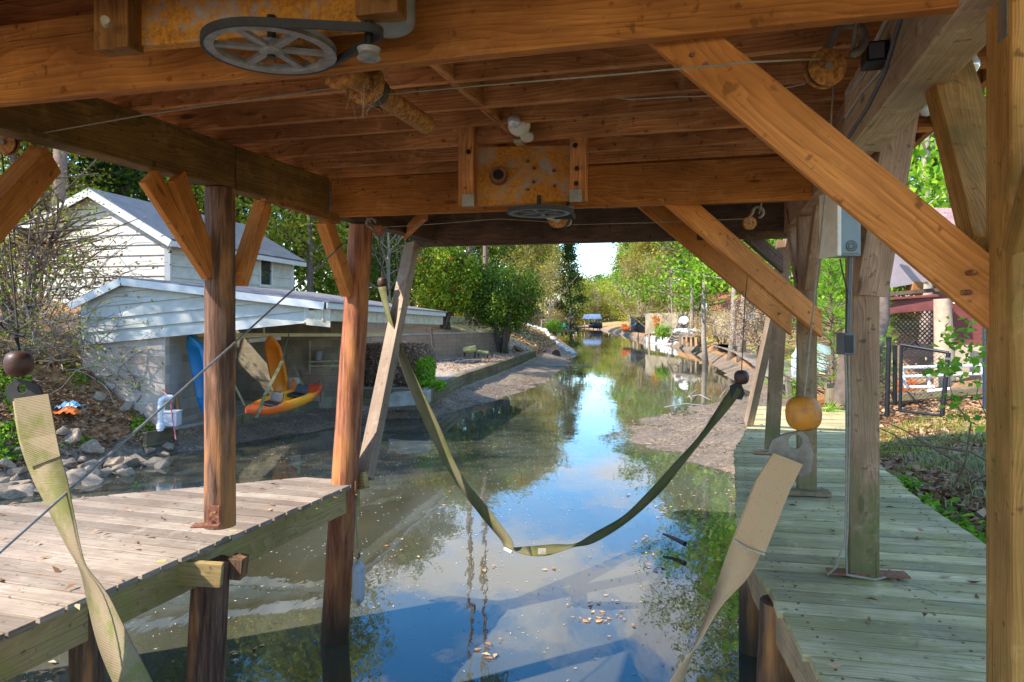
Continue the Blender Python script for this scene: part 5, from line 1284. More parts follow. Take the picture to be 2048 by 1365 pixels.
# right bank
tree('birch', 1412, 44, 18, 'slim pale tree standing in front of the rust red roof', rz=2, name='tree')
tree('birch', 1482, 38, 24, 'tall slim tree leaning over the second dock', rz=4, name='tree')
tree('birch', 1462, 41, 21, 'twin slim tree left of the tall leaning one', rz=5.2, name='tree')
tree('spring2', 1385, 70, 15, 'bright green tree right of the far strip of sky', sx=1.0)
tree('pine', 1285, 120, 20, 'tall pine nearest the strip of sky on the right bank', name='pine_tree', sx=1.3)
tree('gold', 1300, 84, 12.5, 'gold green tree above the dark metal fence')
tree('spring1', 1400, 86, 17, 'yellow green tree above the wooden fence')
tree('green', 1465, 95, 24, 'mid green tree behind the rust red roof')
tree('bare', 1262, 130, 13, 'leafless buff tree beside the water on the far right bank', name='bare_tree', sx=1.3)
tree('bare', 1275, 100, 12, 'leafless pinkish tree behind the orange boat', name='bare_tree')
tree('bare', 1345, 78, 10, 'tangled leafless tree behind the satellite dish', name='bare_tree')
tree('spring2', 1545, 40, 14, 'bright green tree behind the right posts and plank braces')
tree('spring2', 1620, 30, 10, 'bright green tree behind the panel box')
tree('green', 1690, 34, 13, 'mid green tree left of the plum brown house')
tree('spring2', 1850, 27, 17, 'bright leafy tree over the plum brown roof against blue sky', sx=.85, rz=2)
tree('pine', 1930, 30, 26, 'pinkish barked pine over the plum brown roof', name='pine_tree', sx=.9)
tree('pine', 1870, 38, 24, 'slender pine seen beyond the bright leafy tree', name='pine_tree')
for i, (px, Y, H) in enumerate(((1275, 170, 20), (1268, 205, 22), (1290, 150, 19), (1340, 120, 19), (1420, 120, 26), (1500, 70, 22), (1570, 60, 20), (1640, 55, 18), (1750, 50, 16), (2010, 40, 14), (2080, 30, 13))):
    tree(('spring1', 'gold', 'green', 'spring2')[i % 4], px, Y, H, 'spring woodland tree on the right bank beyond the houses', 'woodland trees on the right bank', sx=1.15)
for i, (px, Y, H) in enumerate(((1085, 150, 22), (1060, 130, 22), (1030, 110, 20), (980, 100, 15), (900, 95, 14), (840, 85, 15), (780, 80, 15), (1100, 190, 20), (730, 66, 14))):
    tree(('spring1', 'gold', 'green', 'bare')[i % 4], px, Y, H, 'spring woodland tree on the left bank beyond the shrubs', 'woodland trees on the left bank', sx=1.15)
for i, (px, Y, H) in enumerate(((1150, 262, 15), (1166, 285, 17), (1182, 275, 16), (1196, 268, 14), (1208, 290, 17), (1222, 265, 15), (1240, 280, 20), (1135, 280, 18), (1176, 330, 22), (1204, 340, 22))):
    tree(('spring1', 'gold', 'spring1', 'bare', 'green')[i % 5], px, Y, H, 'small distant tree closing the far end of the canal', 'trees at the far end of the canal', sx=1.2, z=1.0)
# bare trees off to the left that throw dappled shade on the shed
tree('bare', 0, 9.2, 14, 'tall leafless tree on the left bank abreast of the dock', None, x=-17.0, name='bare_tree')
tree('bare', 0, 11.5, 12, 'leafless tree on the left bank next to the bramble slope', None, x=-16.2, name='bare_tree', rz=1)
tree('birch', 0, 4.5, 15, 'slim tree on the left bank near the dock', x=-19.0, rz=1)

# ---- shrubs
def shrub(name, px, Y, w_, h, label, leaf, n, size, seed, stems=7, x=None, z=None, bark='bark', extra=None, th=1.0, clump=.22, hollow=.45, lift=.1):
    xx = (px-1024)/F*Y if x is None else x; g = (gz(xx, Y) if z is None else z); t = T(name, label, 'shrub', (xx, Y, g))
    rg = random.Random(seed); nr = np.random.default_rng(seed); mb = MB(); pts = []
    for k in range(stems):
        a = 6.28*k/stems+rg.random(); r_ = w_*.36*rg.uniform(.3, 1); top = V(math.cos(a)*r_, math.sin(a)*r_, h*rg.uniform(.6, .85))
        mid = V(math.cos(a)*r_*.4+rg.gauss(0, .08), math.sin(a)*r_*.4, h*.32); mb.tube([V(rg.gauss(0, .1)*w_*.3, rg.gauss(0, .1)*w_*.3, -.1), mid, top], [h*.022*th, h*.017*th, h*.006*th], 6)
        for j in range(5):
            q = rg.uniform(.3, 1); b = mid.lerp(top, q); mb.tube([b, b+V(rg.gauss(0, .2)*w_, rg.gauss(0, .2)*w_, h*rg.uniform(.02, .2))], [h*.007, h*.003], 4)
    nc = 130
    for k in range(nc):
        u = nr.normal(size=3); u /= np.linalg.norm(u); rr = nr.uniform(hollow, 1)**.5*(.86+.14*math.sin(5*u[0]+seed)*math.cos(4*u[1]))
        c = np.array([u[0]*w_/2*rr, u[1]*w_/2*rr, h*(lift+(1-lift)/2)+u[2]*h*(1-lift)/2*rr]); pts.append(nr.normal(size=(n//nc, 3))*clump+c)
    pts = np.concatenate(pts); pts = pts[pts[:, 2] > .05]
    for me, nm in ((mesh_of(mb, 'stems', G[bark]), 'stems'), (leaf_data('foliage', pts, size, leaf, seed), 'foliage')):
        o = bpy.data.objects.new(nm, me); C.objects.link(o); o.parent = t
    if extra:
        ef, en, es = extra; idx = nr.choice(len(pts), en); q = pts[idx]; c = np.array([0, 0, h*.5]); q = c+(q-c)*1.04
        o = bpy.data.objects.new('flowers', leaf_data('flowers', q, es, ef, seed+1, asp=1)); C.objects.link(o); o.parent = t
    return t
shrub('flowering_shrub', 890, 37.5, 4.0, 5.3, 'rounded yellow green shrub dotted with small red flowers', LF['camellia'], 17000, .15, 5, extra=(LF['flower'], 160, .16))
shrub('shrub_tree', 1008, 38.5, 4.6, 5.2, 'dark green multi stemmed tree shrub leaning over the bulkhead end', LF['green'], 15000, .15, 6, stems=9, lift=.22, clump=.28)
shrub('shrub', 1100, 88, 5, 3.2, 'pinkish bare shrub by the far left dock', LF['buff'], 3500, .12, 7, bark='twig_l')
shrub('shrub', 1325, 60, 1.2, 1.2, 'small green shrub beside the white seawall bags', LF['bright'], 1200, .12, 8, z=1.1)
shrub('shrub', 1108, 76, 2.2, 1.8, 'low bright green shrub on the far left dock', LF['bright'], 2500, .12, 9, z=.9)
shrub('shrub', 1440, 50, 5, 3, 'brown leafless brush in front of the wooden fence', LF['buff'], 4500, .1, 10, bark='twig_l')
shrub('shrub', 1530, 33, 4, 3.4, 'purple brown brush behind the leaning right strut', LF['hedge'], 6000, .09, 12, bark='twig')
shrub('shrub', 60, 17.5, 4.4, 3.6, 'brown leafless thicket beside the shed wall', LF['buff'], 3500, .07, 14, bark='twig', stems=26, z=2.2, th=.3)
shrub('shrub', 40, 15.2, 3.6, 4.4, 'sparse yellow green bush at the left edge over the clapboard gable', LF['spring'], 2600, .07, 15, bark='twig', stems=16, z=2.2, th=.35)
shrub('shrub', 1790, 12.2, 1.0, .8, 'small dry shrub at the foot of the chain link gate', LF['litter'], 600, .05, 16, bark='twig')
# clipped brown hedge
t = T('hedge', 'brown twiggy hedge on the patio behind the corner piling', 'hedge', (-3.75, 22, .78)); nr = np.random.default_rng(4)
def boxpts(n, c, s, ex=5):
    u = nr.uniform(-1, 1, size=(n*3, 3)); k = (np.abs(u)**ex).sum(1); u = u[(k < 1) & (k > .12)][:n]; return u*np.array(s)/2+np.array(c)
o = bpy.data.objects.new('foliage', leaf_data('foliage', boxpts(26000, (0, 0, .55), (2.5, 3.4, 1.35)), .07, LF['hedge'], 2)); C.objects.link(o); o.parent = t
o = bpy.data.objects.new('green_vine', leaf_data('green_vine', np.concatenate([boxpts(2500, (1.15, -1.0, .35), (.5, 1.6, 1.0)), boxpts(1500, (1.3, -1.5, .05), (1.0, .8, .25)), boxpts(1800, (-1.0, -1.72, .3), (.7, .25, 1.0))]), .08, LF['bright'], 3)); C.objects.link(o); o.parent = t
mb = MB(); rg_ = random.Random(3)
for i in range(120):
    b = V(rg_.uniform(-1.1, 1.1), rg_.uniform(-1.6, 1.6), 0); mb.tube([b, b+V(rg_.gauss(0, .15), rg_.gauss(0, .15), .6), b+V(rg_.gauss(0, .3), rg_.gauss(0, .3), rg_.uniform(.9, 1.3))], [.012, .009, .004], 4)
o = bpy.data.objects.new('stems', mesh_of(mb, 'stems', G['twig'])); C.objects.link(o); o.parent = t
# vines and brambles at left
def tangle(name, label, x0, x1, y0, y1, z0, z1, n, ln, mat, seed, leaf=None, nl=0, ls=.05, cat='vine'):
    rg = random.Random(seed); mb = MB(); lp = []
    for i in range(n):
        p = V(rg.uniform(x0, x1), rg.uniform(y0, y1), rg.uniform(z0, z0+(z1-z0)*.5)); d = V(rg.gauss(0, 1), rg.gauss(0, .5), rg.uniform(.1, 1.4)).normalized(); pts = [p]
        for j in range(7):
            d = (d+V(rg.gauss(0, .35), rg.gauss(0, .3), rg.gauss(-.08, .25))).normalized(); p = p+d*ln/7; pts.append(p)
        mb.tube(pts, [.008*(1.2-j/8)*rg.uniform(.8, 1.6) for j in range(8)], 4, False); lp += pts
    t = T(name, label, cat, ((x0+x1)/2, (y0+y1)/2, z0)); mb.build('twigs', mat, t)
    if leaf:
        nr = np.random.default_rng(seed); idx = nr.integers(0, len(lp), nl); q = np.array([list(lp[i]) for i in idx])+nr.normal(size=(nl, 3))*.07-np.array(t.location)
        o = bpy.data.objects.new('leaves', leaf_data('leaves', q, ls, leaf, seed)); C.objects.link(o); o.parent = t
    return t
tangle('bramble', 'tangle of brown brambles on the slope left of the shed', -12.5, -8.6, 13.0, 14.3, 1.6, 3.4, 170, 2.2, G['twig'], 3, LF['spring'], 1500, .07)
tangle('bramble', 'pale bramble stems crossing the shed corner board', -10.5, -8.2, 14.0, 14.35, 1.7, 4.0, 60, 1.6, G['twig_l'], 4, LF['spring'], 500, .06)
tangle('vine', 'reddish vine with dark leaves climbing past the clapboard gable', -12.5, -9.2, 14.8, 16, 3.2, 5.2, 80, 2.2, G['twig'], 5, LF['litter'], 900, .09)
tangle('vine', 'thin ivy climbing the block wall of the shed', -8.8, -7.4, 14.42, 14.5, .9, 2.4, 14, 1.1, G['twig'], 6, LF['green'], 260, .06)
mb = MB(); rg_ = random.Random(12)
for k in range(26):
    a = 6.28*k/26; x = -11.6+math.cos(a)*.28; y = 14.9+math.sin(a)*.28; mb.tube([V(x, y, 1.7), V(x+rg_.gauss(0, .08), y, 2.6), V(x+rg_.gauss(0, .12), y, 3.4), V(x+rg_.gauss(0, .4), y, 4.3)], [.05, .045, .035, .015], 5)
tag(mb.build('vine_stump', G['twig'], smooth=60), 'thick vine wrapped brown stump in the left thicket', 'tree stump')
t = tangle('sapling', 'young sapling with broad green leaves beside the tall near post', 3.75, 4.15, 5.7, 6.1, 1.25, 1.9, 9, 1.2, G['twig'], 8, None)
t['category'] = 'sapling'
nr = np.random.default_rng(8); q = []
for px, py in [(1905, 650), (1930, 655), (1945, 680), (1915, 685), (1895, 685), (1960, 690), (1925, 705), (1900, 745), (1935, 750), (1920, 735), (1890, 740), (1950, 745), (1960, 770), (1905, 800), (1925, 805), (1940, 790), (1920, 830), (1945, 835), (1955, 720), (1975, 660), (1970, 730), (1980, 700), (1912, 668), (1882, 742)]:
    c = P(px, py, 5.8)
    for j in range(7): q.append([c.x+random.gauss(0, .05)-t.location.x, c.y+random.gauss(0, .12)-t.location.y, c.z+random.gauss(0, .035)-t.location.z])
o = bpy.data.objects.new('leaves', leaf_data('leaves', q, .075, LF['bright'], 9, asp=.65, flat=.4)); C.objects.link(o); o.parent = t
# ---- young pines with long needles
def young_pine(px, Y, H, w_, label, seed, n=170, nl=.2, x=None, z=None):
    xx = (px-1024)/F*Y if x is None else x; g = gz(xx, Y) if z is None else z; t = T('young_pine', label, 'pine tree', (xx, Y, g)); rg = random.Random(seed); mb = MB()
    mb.tube([V(0, 0, -.1), V(.03, 0, H*.5), V(0, .03, H*.97)], [.045, .03, .01], 7); nd = MB()
    for k in range(n):
        q = rg.uniform(.08, 1); a = rg.uniform(0, 6.28); r_ = w_*(1.1-q)**.7*rg.uniform(.3, 1)
        b = V(0, 0, H*q*.95); e = b+V(math.cos(a)*r_, math.sin(a)*r_, r_*rg.uniform(.1, .6))
        mb.tube([b, e], [.009, .005], 4, False); d = (e-b).normalized() if (e-b).length > .01 else V(0, 0, 1)
        for j in range(26):
            v_ = (d*1.1+V(rg.gauss(0, .6), rg.gauss(0, .6), rg.gauss(.25, .5))).normalized(); s_ = v_.cross(V(rg.random(), rg.random(), rg.random())).normalized()*.0035
            p0 = e-d*rg.uniform(0, .12); p1 = p0+v_*nl*rg.uniform(.7, 1.1)+V(0, 0, -.02); nd.face([p0-s_, p0+s_, p1])
    for mbx, nm, mt_ in ((mb, 'trunk', G['twig']), (nd, 'needles', LF['needle'])):
        o = bpy.data.objects.new(nm, mesh_of(mbx, nm, mt_, False)); C.objects.link(o); o.parent = t
    return t
young_pine(1662, 12.5, 3.3, 1.15, 'fresh green long needled young pine between the right posts', 1, 230, .24)
young_pine(1752, 14.5, 2.6, .42, 'bright young pine peeking out right of the square post', 2, 160, .26)
young_pine(1652, 10.6, .75, .55, 'knee high pine seedling by the split stump at the boardwalk end', 3, 60, .2)

# ============================================================ GROUND COVER (uncountable)
def scatter(name, n, region, size, mat, seed, label, cat, lift=.02, flat=.75, asp=.6):
    nr = np.random.default_rng(seed); pts = []
    while len(pts) < n:
        x, y = region(nr)
        if x is None: continue
        pts.append((x, y, gz(x, y)+lift+abs(nr.normal())*lift))
    me = leaf_data(name, pts, size, mat, seed, asp=asp, flat=flat); o = bpy.data.objects.new(name, me); C.objects.link(o); tag(o, label, cat, kind='stuff'); return o
def regL(nr):
    y = nr.uniform(9, 14.6); s = shoreL(y); x = s-.2-abs(nr.normal())*2.4; return (x, y)
def regR(nr):
    y = nr.uniform(2.2, 13); x = ip(XR, min(y, 11.2))+.02+abs(nr.normal())*2.6; return (x, y) if gz(x, y) > .7 else (None, None)
scatter('leaf_litter', 12000, regL, .10, LF['litter'], 1, 'dry brown leaves covering the slope below the thicket', 'leaf litter')
scatter('leaf_litter', 24000, regR, .09, LF['litter'], 2, 'dry brown leaves on the bank right of the boardwalk', 'leaf litter')
def regIL(nr):
    y = nr.uniform(11, 14.4); s = shoreL(y); x = s-.3-abs(nr.normal())*2.0; return (x, y) if mn.noise(Vector((x*1.4, y*1.4, 0))) > .12 else (None, None)
scatter('ivy', 2600, regIL, .085, LF['bright'], 3, 'patches of green ivy on the left slope', 'ivy', .05, .4)
def regIR(nr):
    y = nr.uniform(2.5, 6.6); x = ip(XR, y)+.03+abs(nr.normal())*.1; return (x, y) if mn.noise(Vector((x*1.5, y*1.9, 5))) > -.15 else (None, None)
scatter('ivy', 1500, regIR, .07, LF['bright'], 4, 'green ivy creeping along the right boardwalk edge', 'ivy', .04, .4)
def blades(name, n, region, h, mat, seed, label, wd=.006, bend=.5):
    nr = np.random.default_rng(seed); mb = MB(); c = 0
    while c < n:
        x, y = region(nr)
        if x is None: continue
        z = gz(x, y); a = nr.uniform(0, 6.28); hh = h*nr.uniform(.5, 1.3); d = V(math.cos(a), math.sin(a), 0); s_ = V(-d.y, d.x, 0)*wd
        p = V(x, y, z); m_ = p+V(0, 0, hh*.7)+d*hh*bend*.4; e = p+V(0, 0, hh*.75)+d*hh*bend*1.1
        mb.poly([p-s_, p+s_, m_+s_*.7, m_-s_*.7, e], [(0, 1, 2, 3), (3, 2, 4)]); c += 1
    o = mb.build(name, mat, loc=(0, 0, 0)); return tag(o, label, 'grass', kind='stuff')
def regG(nr):
    k = nr.integers(0, 70); rr = random.Random(int(k)); y = rr.uniform(4.5, 8.6); x = ip(XR, y)+.45+rr.uniform(0, 1.3)
    return x+nr.normal()*.13, y+nr.normal()*.13
blades('grass', 3800, regG, .15, LF['grass_g'], 5, 'grey green tufted grass on the bank beside the boardwalk')
def regG2(nr):
    y = nr.uniform(6.8, 10.4); x = ip(XR, y)+.05+abs(nr.normal())*1.6; return (x, y) if mn.noise(Vector((x*.9, y*.9, 2))) > -.1 else (None, None)
blades('grass', 9000, regG2, .1, LF['grass'], 6, 'short yellow green grass in front of the chain link gate')
def regM(nr):
    if nr.random() < .5:
        y = nr.uniform(15.2, 34); s = shoreL(y); w_ = {True: 2.6}.get(y < 19.4, 1.6); x = s-nr.uniform(-.05, w_)
        return (x, y) if gz(x, y) < .45 else (None, None)
    y = nr.uniform(11.5, 24); x = shoreR(y)+nr.uniform(-.1, 4.5); return (x, y) if gz(x, y) < .6 else (None, None)
scatter('mud_litter', 13000, regM, .15, LF['chip'], 7, 'broken twigs and dry leaves on the exposed mud flats', 'debris', .012, .9, .1)
def regP(nr):
    y = nr.uniform(26, 44); s = interp(LS, y); x = nr.uniform(s[4][0]+.2, s[5][0]); return (x, y)
scatter('leaf_litter', 2500, regP, .12, LF['litter'], 9, 'orange brown leaves on the patio behind the timber bulkhead', 'leaf litter', .01, .9)
def regS(nr):
    y = nr.uniform(45, 66); s = interp(LS, y); x = nr.uniform(s[4][0]-3, s[6][0]); return (x, y)
scatter('leaf_litter', 3500, regS, .2, LF['litter'], 10, 'orange brown leaves on the slope past the dark tree shrub', 'leaf litter', .03, .8)
def regD(nr):
    y = nr.uniform(1.8, 11); x = nr.uniform(ip(XL, y)+.05, ip(XR, y-.3)-.05); return (x, y)
nr = np.random.default_rng(77); pts = [(*regD(nr), ZD+.008+.01*nr.random()) for _ in range(150)]
while len(pts) < 240:
    y = nr.uniform(3, 6); x = lx(y)-nr.uniform(-.3, 2.2); pts.append((x, y, ZD+.008+.01*nr.random()))
me = leaf_data('deck_leaves', pts, .05, LF['litter'], 8, asp=.35, flat=.93, var=.6); o = bpy.data.objects.new('deck_leaves', me); C.objects.link(o); tag(o, 'dry leaves and pine straw lying on the dock and boardwalk planks', 'leaves', kind='stuff')
# floating debris
nr = np.random.default_rng(21); pts = []
while len(pts) < 3000:
    y = nr.uniform(3.6, 17); x = nr.uniform(-8, 4)
    if x < shoreL(y)+.3 and y > 8: continue
    if mn.noise(Vector((x*.35, y*.35, 7))) < nr.uniform(-.5, .3): continue
    pts.append((x, y, .006))
me = leaf_data('floating_chaff', pts, .024, LF['speck'], 3, asp=.35, flat=1, var=.7); o = bpy.data.objects.new('floating_chaff', me); C.objects.link(o); tag(o, 'pale pollen chaff and seed flecks floating on the canal', 'debris', kind='stuff')
pts = []
for (px, py, n_) in ((1190, 1235, 16), (1235, 1222, 9), (1315, 1140, 7), (1290, 1085, 9), (1330, 1020, 8), (1400, 1030, 10), (1265, 1000, 5), (1340, 1022, 5), (1455, 990, 8), (90, 1350, 9), (490, 1300, 7), (975, 1305, 6), (810, 1100, 6), (1010, 1120, 2), (1450, 940, 10), (1100, 1130, 2), (870, 1010, 4), (700, 940, 6), (560, 920, 12), (540, 900, 12), (1390, 985, 5), (1300, 1105, 4)):
    c = PZ(px, py, .01)
    for j in range(n_): pts.append((c.x+nr.normal()*.07*c.y/5, c.y+nr.normal()*.12*c.y/5, .009+nr.random()*.01))
me = leaf_data('floating_leaves', pts, .06, LF['litter_o'], 4, asp=.55, flat=.99, var=.5); o = bpy.data.objects.new('floating_leaves', me); C.objects.link(o); tag(o, 'orange and tan leaves floating in clusters on the canal', 'leaves', kind='stuff')

# ============================================================ ROCKS
def rock(seed, r_):
    rg = random.Random(seed); import bmesh
    b = bmesh.new()
    for _ in range(16):
        q = V(rg.gauss(0, 1), rg.gauss(0, 1), rg.gauss(0, 1)).normalized()*rg.uniform(.82, 1.05); b.verts.new(q)
    h_ = bmesh.ops.convex_hull(b, input=list(b.verts)); bmesh.ops.delete(b, geom=[g for g in h_['geom_interior'] if isinstance(g, bmesh.types.BMVert)], context='VERTS')
    bmesh.ops.bevel(b, geom=list(b.edges), offset=.05, segments=1, affect='EDGES')
    pl = [V(rg.gauss(0, 1), rg.gauss(0, 1), rg.gauss(0, .7)).normalized() for _ in range(9)]
    for v in b.verts:
        for n in pl:
            d = v.co.dot(n)-.66
            pass
        v.co *= 1+.06*mn.noise(v.co*3+V(seed, 0, 0))
        v.co = V(v.co.x*r_*1.25, v.co.y*r_*.9, v.co.z*r_*.75)
    me = bpy.data.meshes.new('rock'); b.to_mesh(me); b.free(); me.materials.append(G['stone']); return me
RK = [rock(i, 1) for i in range(6)]
rg_ = random.Random(31)
for i in range(62):
    px = rg_.uniform(-20, 345); q = rg_.random(); py = 958-px*.2+rg_.uniform(-26, 14); Y = rg_.uniform(11.8, 12.6) if px < 150 else rg_.uniform(12.4, 13.9)
    z = rg_.uniform(.0, .42); p = PZ(px, py, z); p.z = max(gz(p.x, p.y)+.02, .02)
    o = bpy.data.objects.new('rock', RK[i % 6]); C.objects.link(o); o.location = p; s_ = rg_.uniform(.1, .25); o.scale = (s_, s_, s_); o.rotation_euler = (rg_.uniform(-.4, .4), rg_.uniform(-.4, .4), rg_.uniform(0, 6.28))
    tag(o, 'tan brown angular rock in the riprap along the left waterline', 'rock', 'riprap rocks along the left waterline')

# ============================================================ LEFT BANK STRUCTURES
bk = T('bulkhead', 'stacked timber bulkhead holding the patio along the left mud flat', 'retaining wall', (-1.5, 25, .2))
pth = [(-2.42, 19.5), (-1.9, 25), (-.86, 31.2), (-.04, 36), (.66, 40), (1.42, 44.5)]
for i, ((xa, ya), (xb, yb)) in enumerate(zip(pth, pth[1:])):
    for k in range(4):
        MB().beam(V(xa+.01*k, ya, .12+.19*k), V(xb+.01*k, yb, .12+.19*k), .2+.015*(k % 2), .182).build('timber', W['timber'], bk, bevel=.012)
MB().beam(V(-2.45, 19.45, .72), V(-5.2, 19.55, .68), .22, .2).build('timber', W['timber'], bk, bevel=.012)
MB().beam(V(-2.45, 19.45, .5), V(-5.2, 19.55, .46), .2, .2).build('timber', W['timber'], bk, bevel=.012)
tag(MB().prism([P(777, 790, 18.6), P(856, 784, 18.6), P(856, 784, 18.6)+V(0, .7, .0), P(777, 790, 18.6)+V(0, .8, 0)], V(0, 0, -.34)).build('step', G['concrete'], bevel=.02), 'grey concrete step at the near end of the timber bulkhead', 'step')
rw = T('retaining_wall', 'brown block retaining wall below the flowering shrub', 'retaining wall', (-3, 34, .7))
for (xa, ya), (xb, yb) in (((-6.6, 29), (-5.25, 31.2)), ((-5.25, 31.2), (-2.55, 36)), ((-2.55, 36), (-.6, 39.5))):
    MB().beam(V(xa, ya, 1.36), V(xb, yb, 1.36), .25, 1.35).build('wall_section', G['block_w'], rw)
    MB().beam(V(xa, ya, 2.06), V(xb, yb, 2.06), .32, .06).build('cap', G['concrete'], rw)
tag(MB().beam(P(1030, 695, 40), P(1062, 712, 44), .25, .2).build('fallen_timber', W['timber'], bevel=.02), 'fallen timber at the far end of the bulkhead', 'timber')
t = T('clothes_post', 'dark crooked post with a side arm standing on the patio', 'post', tuple(P(872, 736, 28)))
MB().tube([P(872, 737, 28), P(866, 700, 28), P(862, 655, 28)], .045, 8).build('pole', G['brownpole'], t); MB().beam(P(862, 658, 28), P(828, 658, 28), .06, .08).build('arm', G['brownpole'], t); MB().beam(P(864, 672, 28), P(852, 660, 28), .04, .04).build('brace', G['brownpole'], t)
ymoss = plain('yellow_mossy_log', (.42, .38, .12), .9, .4, 6, 0, .5, c2=(.22, .17, .08))
t = T('log_bench', 'yellow mossy log bench against the retaining wall', 'bench', tuple(P(938, 715, 35)))
MB().tube([P(926, 700, 35.2), P(952, 695, 35.2)], .12, 10).build('log_seat', ymoss, t); MB().tube([P(926, 702, 34.9), P(952, 700, 34.9)], .09, 10).build('log_seat', ymoss, t)
for px in (929, 950): MB().beam(P(px, 702, 35.2), P(px, 716, 35.2), .1, .1, up=(0, 1, 0)).build('leg', G['brownpole'], t)
t = T('log_bench', 'smaller yellow mossy bench right of the longer one', 'bench', tuple(P(966, 716, 35.5)))
MB().tube([P(955, 704, 35.5), P(977, 706, 35.5)], .09, 10).build('log_seat', ymoss, t)
for px in (957, 975): MB().beam(P(px, 705, 35.5), P(px, 717, 35.5), .08, .08, up=(0, 1, 0)).build('leg', G['brownpole'], t)
for pts, lb in (((PZ(880, 722, .8), PZ(918, 717, .8)), 'grey plank lying on the patio by the mossy benches'), ((PZ(928, 726, .8), PZ(945, 722, .8)), 'short grey plank lying on the patio nearest the bulkhead')):
    tag(MB().beam(pts[0]+V(0, 0, .04), pts[1]+V(0, 0, .04), .9, .06).build('plank', W['grey'], bevel=.01), lb, 'plank')
t = T('fallen_log', 'hollow dark log lying at the far end of the bulkhead', 'log', tuple(PZ(1095, 712, .2)))
MB().tube([PZ(1076, 708, .3), PZ(1094, 711, .25)], .42, 14).build('log', G['bark'], t); MB().tube([PZ(1097, 711, .25), PZ(1112, 712, .25)], .42, 14).build('log_end', G['brownpole'], t)
for i, (a, b, r_) in enumerate((((1075, 732), (1182, 731), .07), ((1090, 727), (1125, 724), .04), ((1120, 722), (1126, 716), .03), ((1045, 740), (1060, 745), .03))):
    tag(MB().tube([PZ(*a, .05), PZ((a[0]+b[0])/2, (a[1]+b[1])/2, .12), PZ(*b, .05)], [r_, r_*.8, r_*.4], 6).build('driftwood', G['twig_l']), 'bleached driftwood branch lying in the shallows off the bulkhead', 'driftwood', 'driftwood branches off the bulkhead')
for i, (a, b, c) in enumerate((((1375, 795), (1400, 790), (1420, 800)), ((1395, 780), (1378, 792), (1384, 798)), ((1330, 815), (1370, 808), (1420, 812)), ((1420, 870), (1450, 862), (1475, 866)), ((1410, 838), (1445, 830), (1470, 822)), ((1440, 795), (1452, 780), (1470, 775)))):
    tag(MB().tube([PZ(*a, .1), PZ(*b, .18), PZ(*c, .12)], [.025, .02, .008], 6).build('branch', G['twig_l']), 'thin bleached branch lying on the right mud flat', 'branch', 'branches on the right mud flat')
t = tag(MB().tube([P(1370, 1088, 8.2), P(1345, 1076, 8.4), P(1326, 1068, 8.5)], [.03, .022, .012], 8).build('stick', G['brownpole'], smooth=60), 'dark stick poking out of the canal near the boardwalk', 'stick')
o = tag(MB().tube([PZ(1758, 1142, 1.362), PZ(1800, 1168, 1.362), PZ(1850, 1178, 1.37), PZ(1874, 1190, 1.362)], .004, 5).build('rope_end', G['rope']), 'loose rope end lying on the boardwalk beside the square post', 'rope')
# far left dock and house
t = T('far_dock', 'low cluttered dock on the far left bank', 'dock', tuple(P(1105, 660, 80)))
MB().beam(P(1080, 662, 84), P(1132, 662, 78), 2.5, .2).build('deck', W['grey'], t)
for px in (1088, 1100, 1112, 1124, 1132): MB().beam(P(px, 662, 79), P(px, 672, 79), .15, .15, up=(0, 1, 0)).build('piling', G['brownpole'], t)
for a, b in (((1083, 640), (1113, 640)), ((1083, 646), (1113, 646))): MB().beam(P(*a, 84), P(*b, 84), .08, .1).build('rail', G['trim_old'], t)
for px in (1083, 1098, 1113): MB().beam(P(px, 640, 84), P(px, 662, 84), .1, .1, up=(0, 1, 0)).build('rail_post', G['trim_old'], t)
tag(MB().beam(P(1136, 668, 76), P(1141, 616, 76), .18, .18, up=(0, 1, 0)).build('leaning_post', W['grey'], bevel=.02), 'tall leaning grey post at the far left dock', 'post')
t = T('house', 'small tan house with rust roof half hidden beyond the dark tree shrub', 'house', tuple(P(1070, 655, 100)))
MB().prism([P(1050, 655, 100), P(1082, 655, 100), P(1082, 636, 100), P(1050, 636, 100)], V(0, 5, 0)).build('wall', G['mattan'], t)
MB().prism([P(1044, 637, 99), P(1085, 637, 99), P(1081, 620, 103), P(1048, 620, 103)], V(0, .1, .15)).build('roof', G['shingle_rust'], t)
MB().beam(P(1080, 658, 99), P(1080, 636, 99), .15, .15, up=(0, 1, 0)).build('corner_post', G['trim'], t)
t = T('plastic_tub', 'teal plastic tub on the far left lawn', 'tub', tuple(P(1052, 657, 84)))
MB().box(P(1052, 653, 84), 1.0, .7, .4).build('tub_body', G['teal'], t, bevel=.08); MB().box(P(1052, 649.5, 84), 1.1, .8, .07).build('lid', G['teal'], t, bevel=.03)
t = T('rowboat', 'small orange rowboat upside down on the far left dock', 'boat', tuple(P(1088, 659, 80)))
MB().lathe([(0, 0), (.25, .15), (.36, .8), (.36, 1.6), (.2, 2.2), (0, 2.4)], P(1081, 658, 80), 12, (1, 0, 0)).build('hull', G['orangep'], t, smooth=60); MB().beam(P(1082, 661, 79.5), P(1096, 661, 79.5), .1, .06).build('rim', G['trim'], t)
tag(MB().prism([P(1126, 655, 80), P(1132, 655, 80), P(1130, 646, 80), P(1127, 646, 80)], V(0, .4, 0)).build('folding_chair', G['teal'], bevel=.03), 'tiny blue green chair on the end of the far left dock', 'chair')
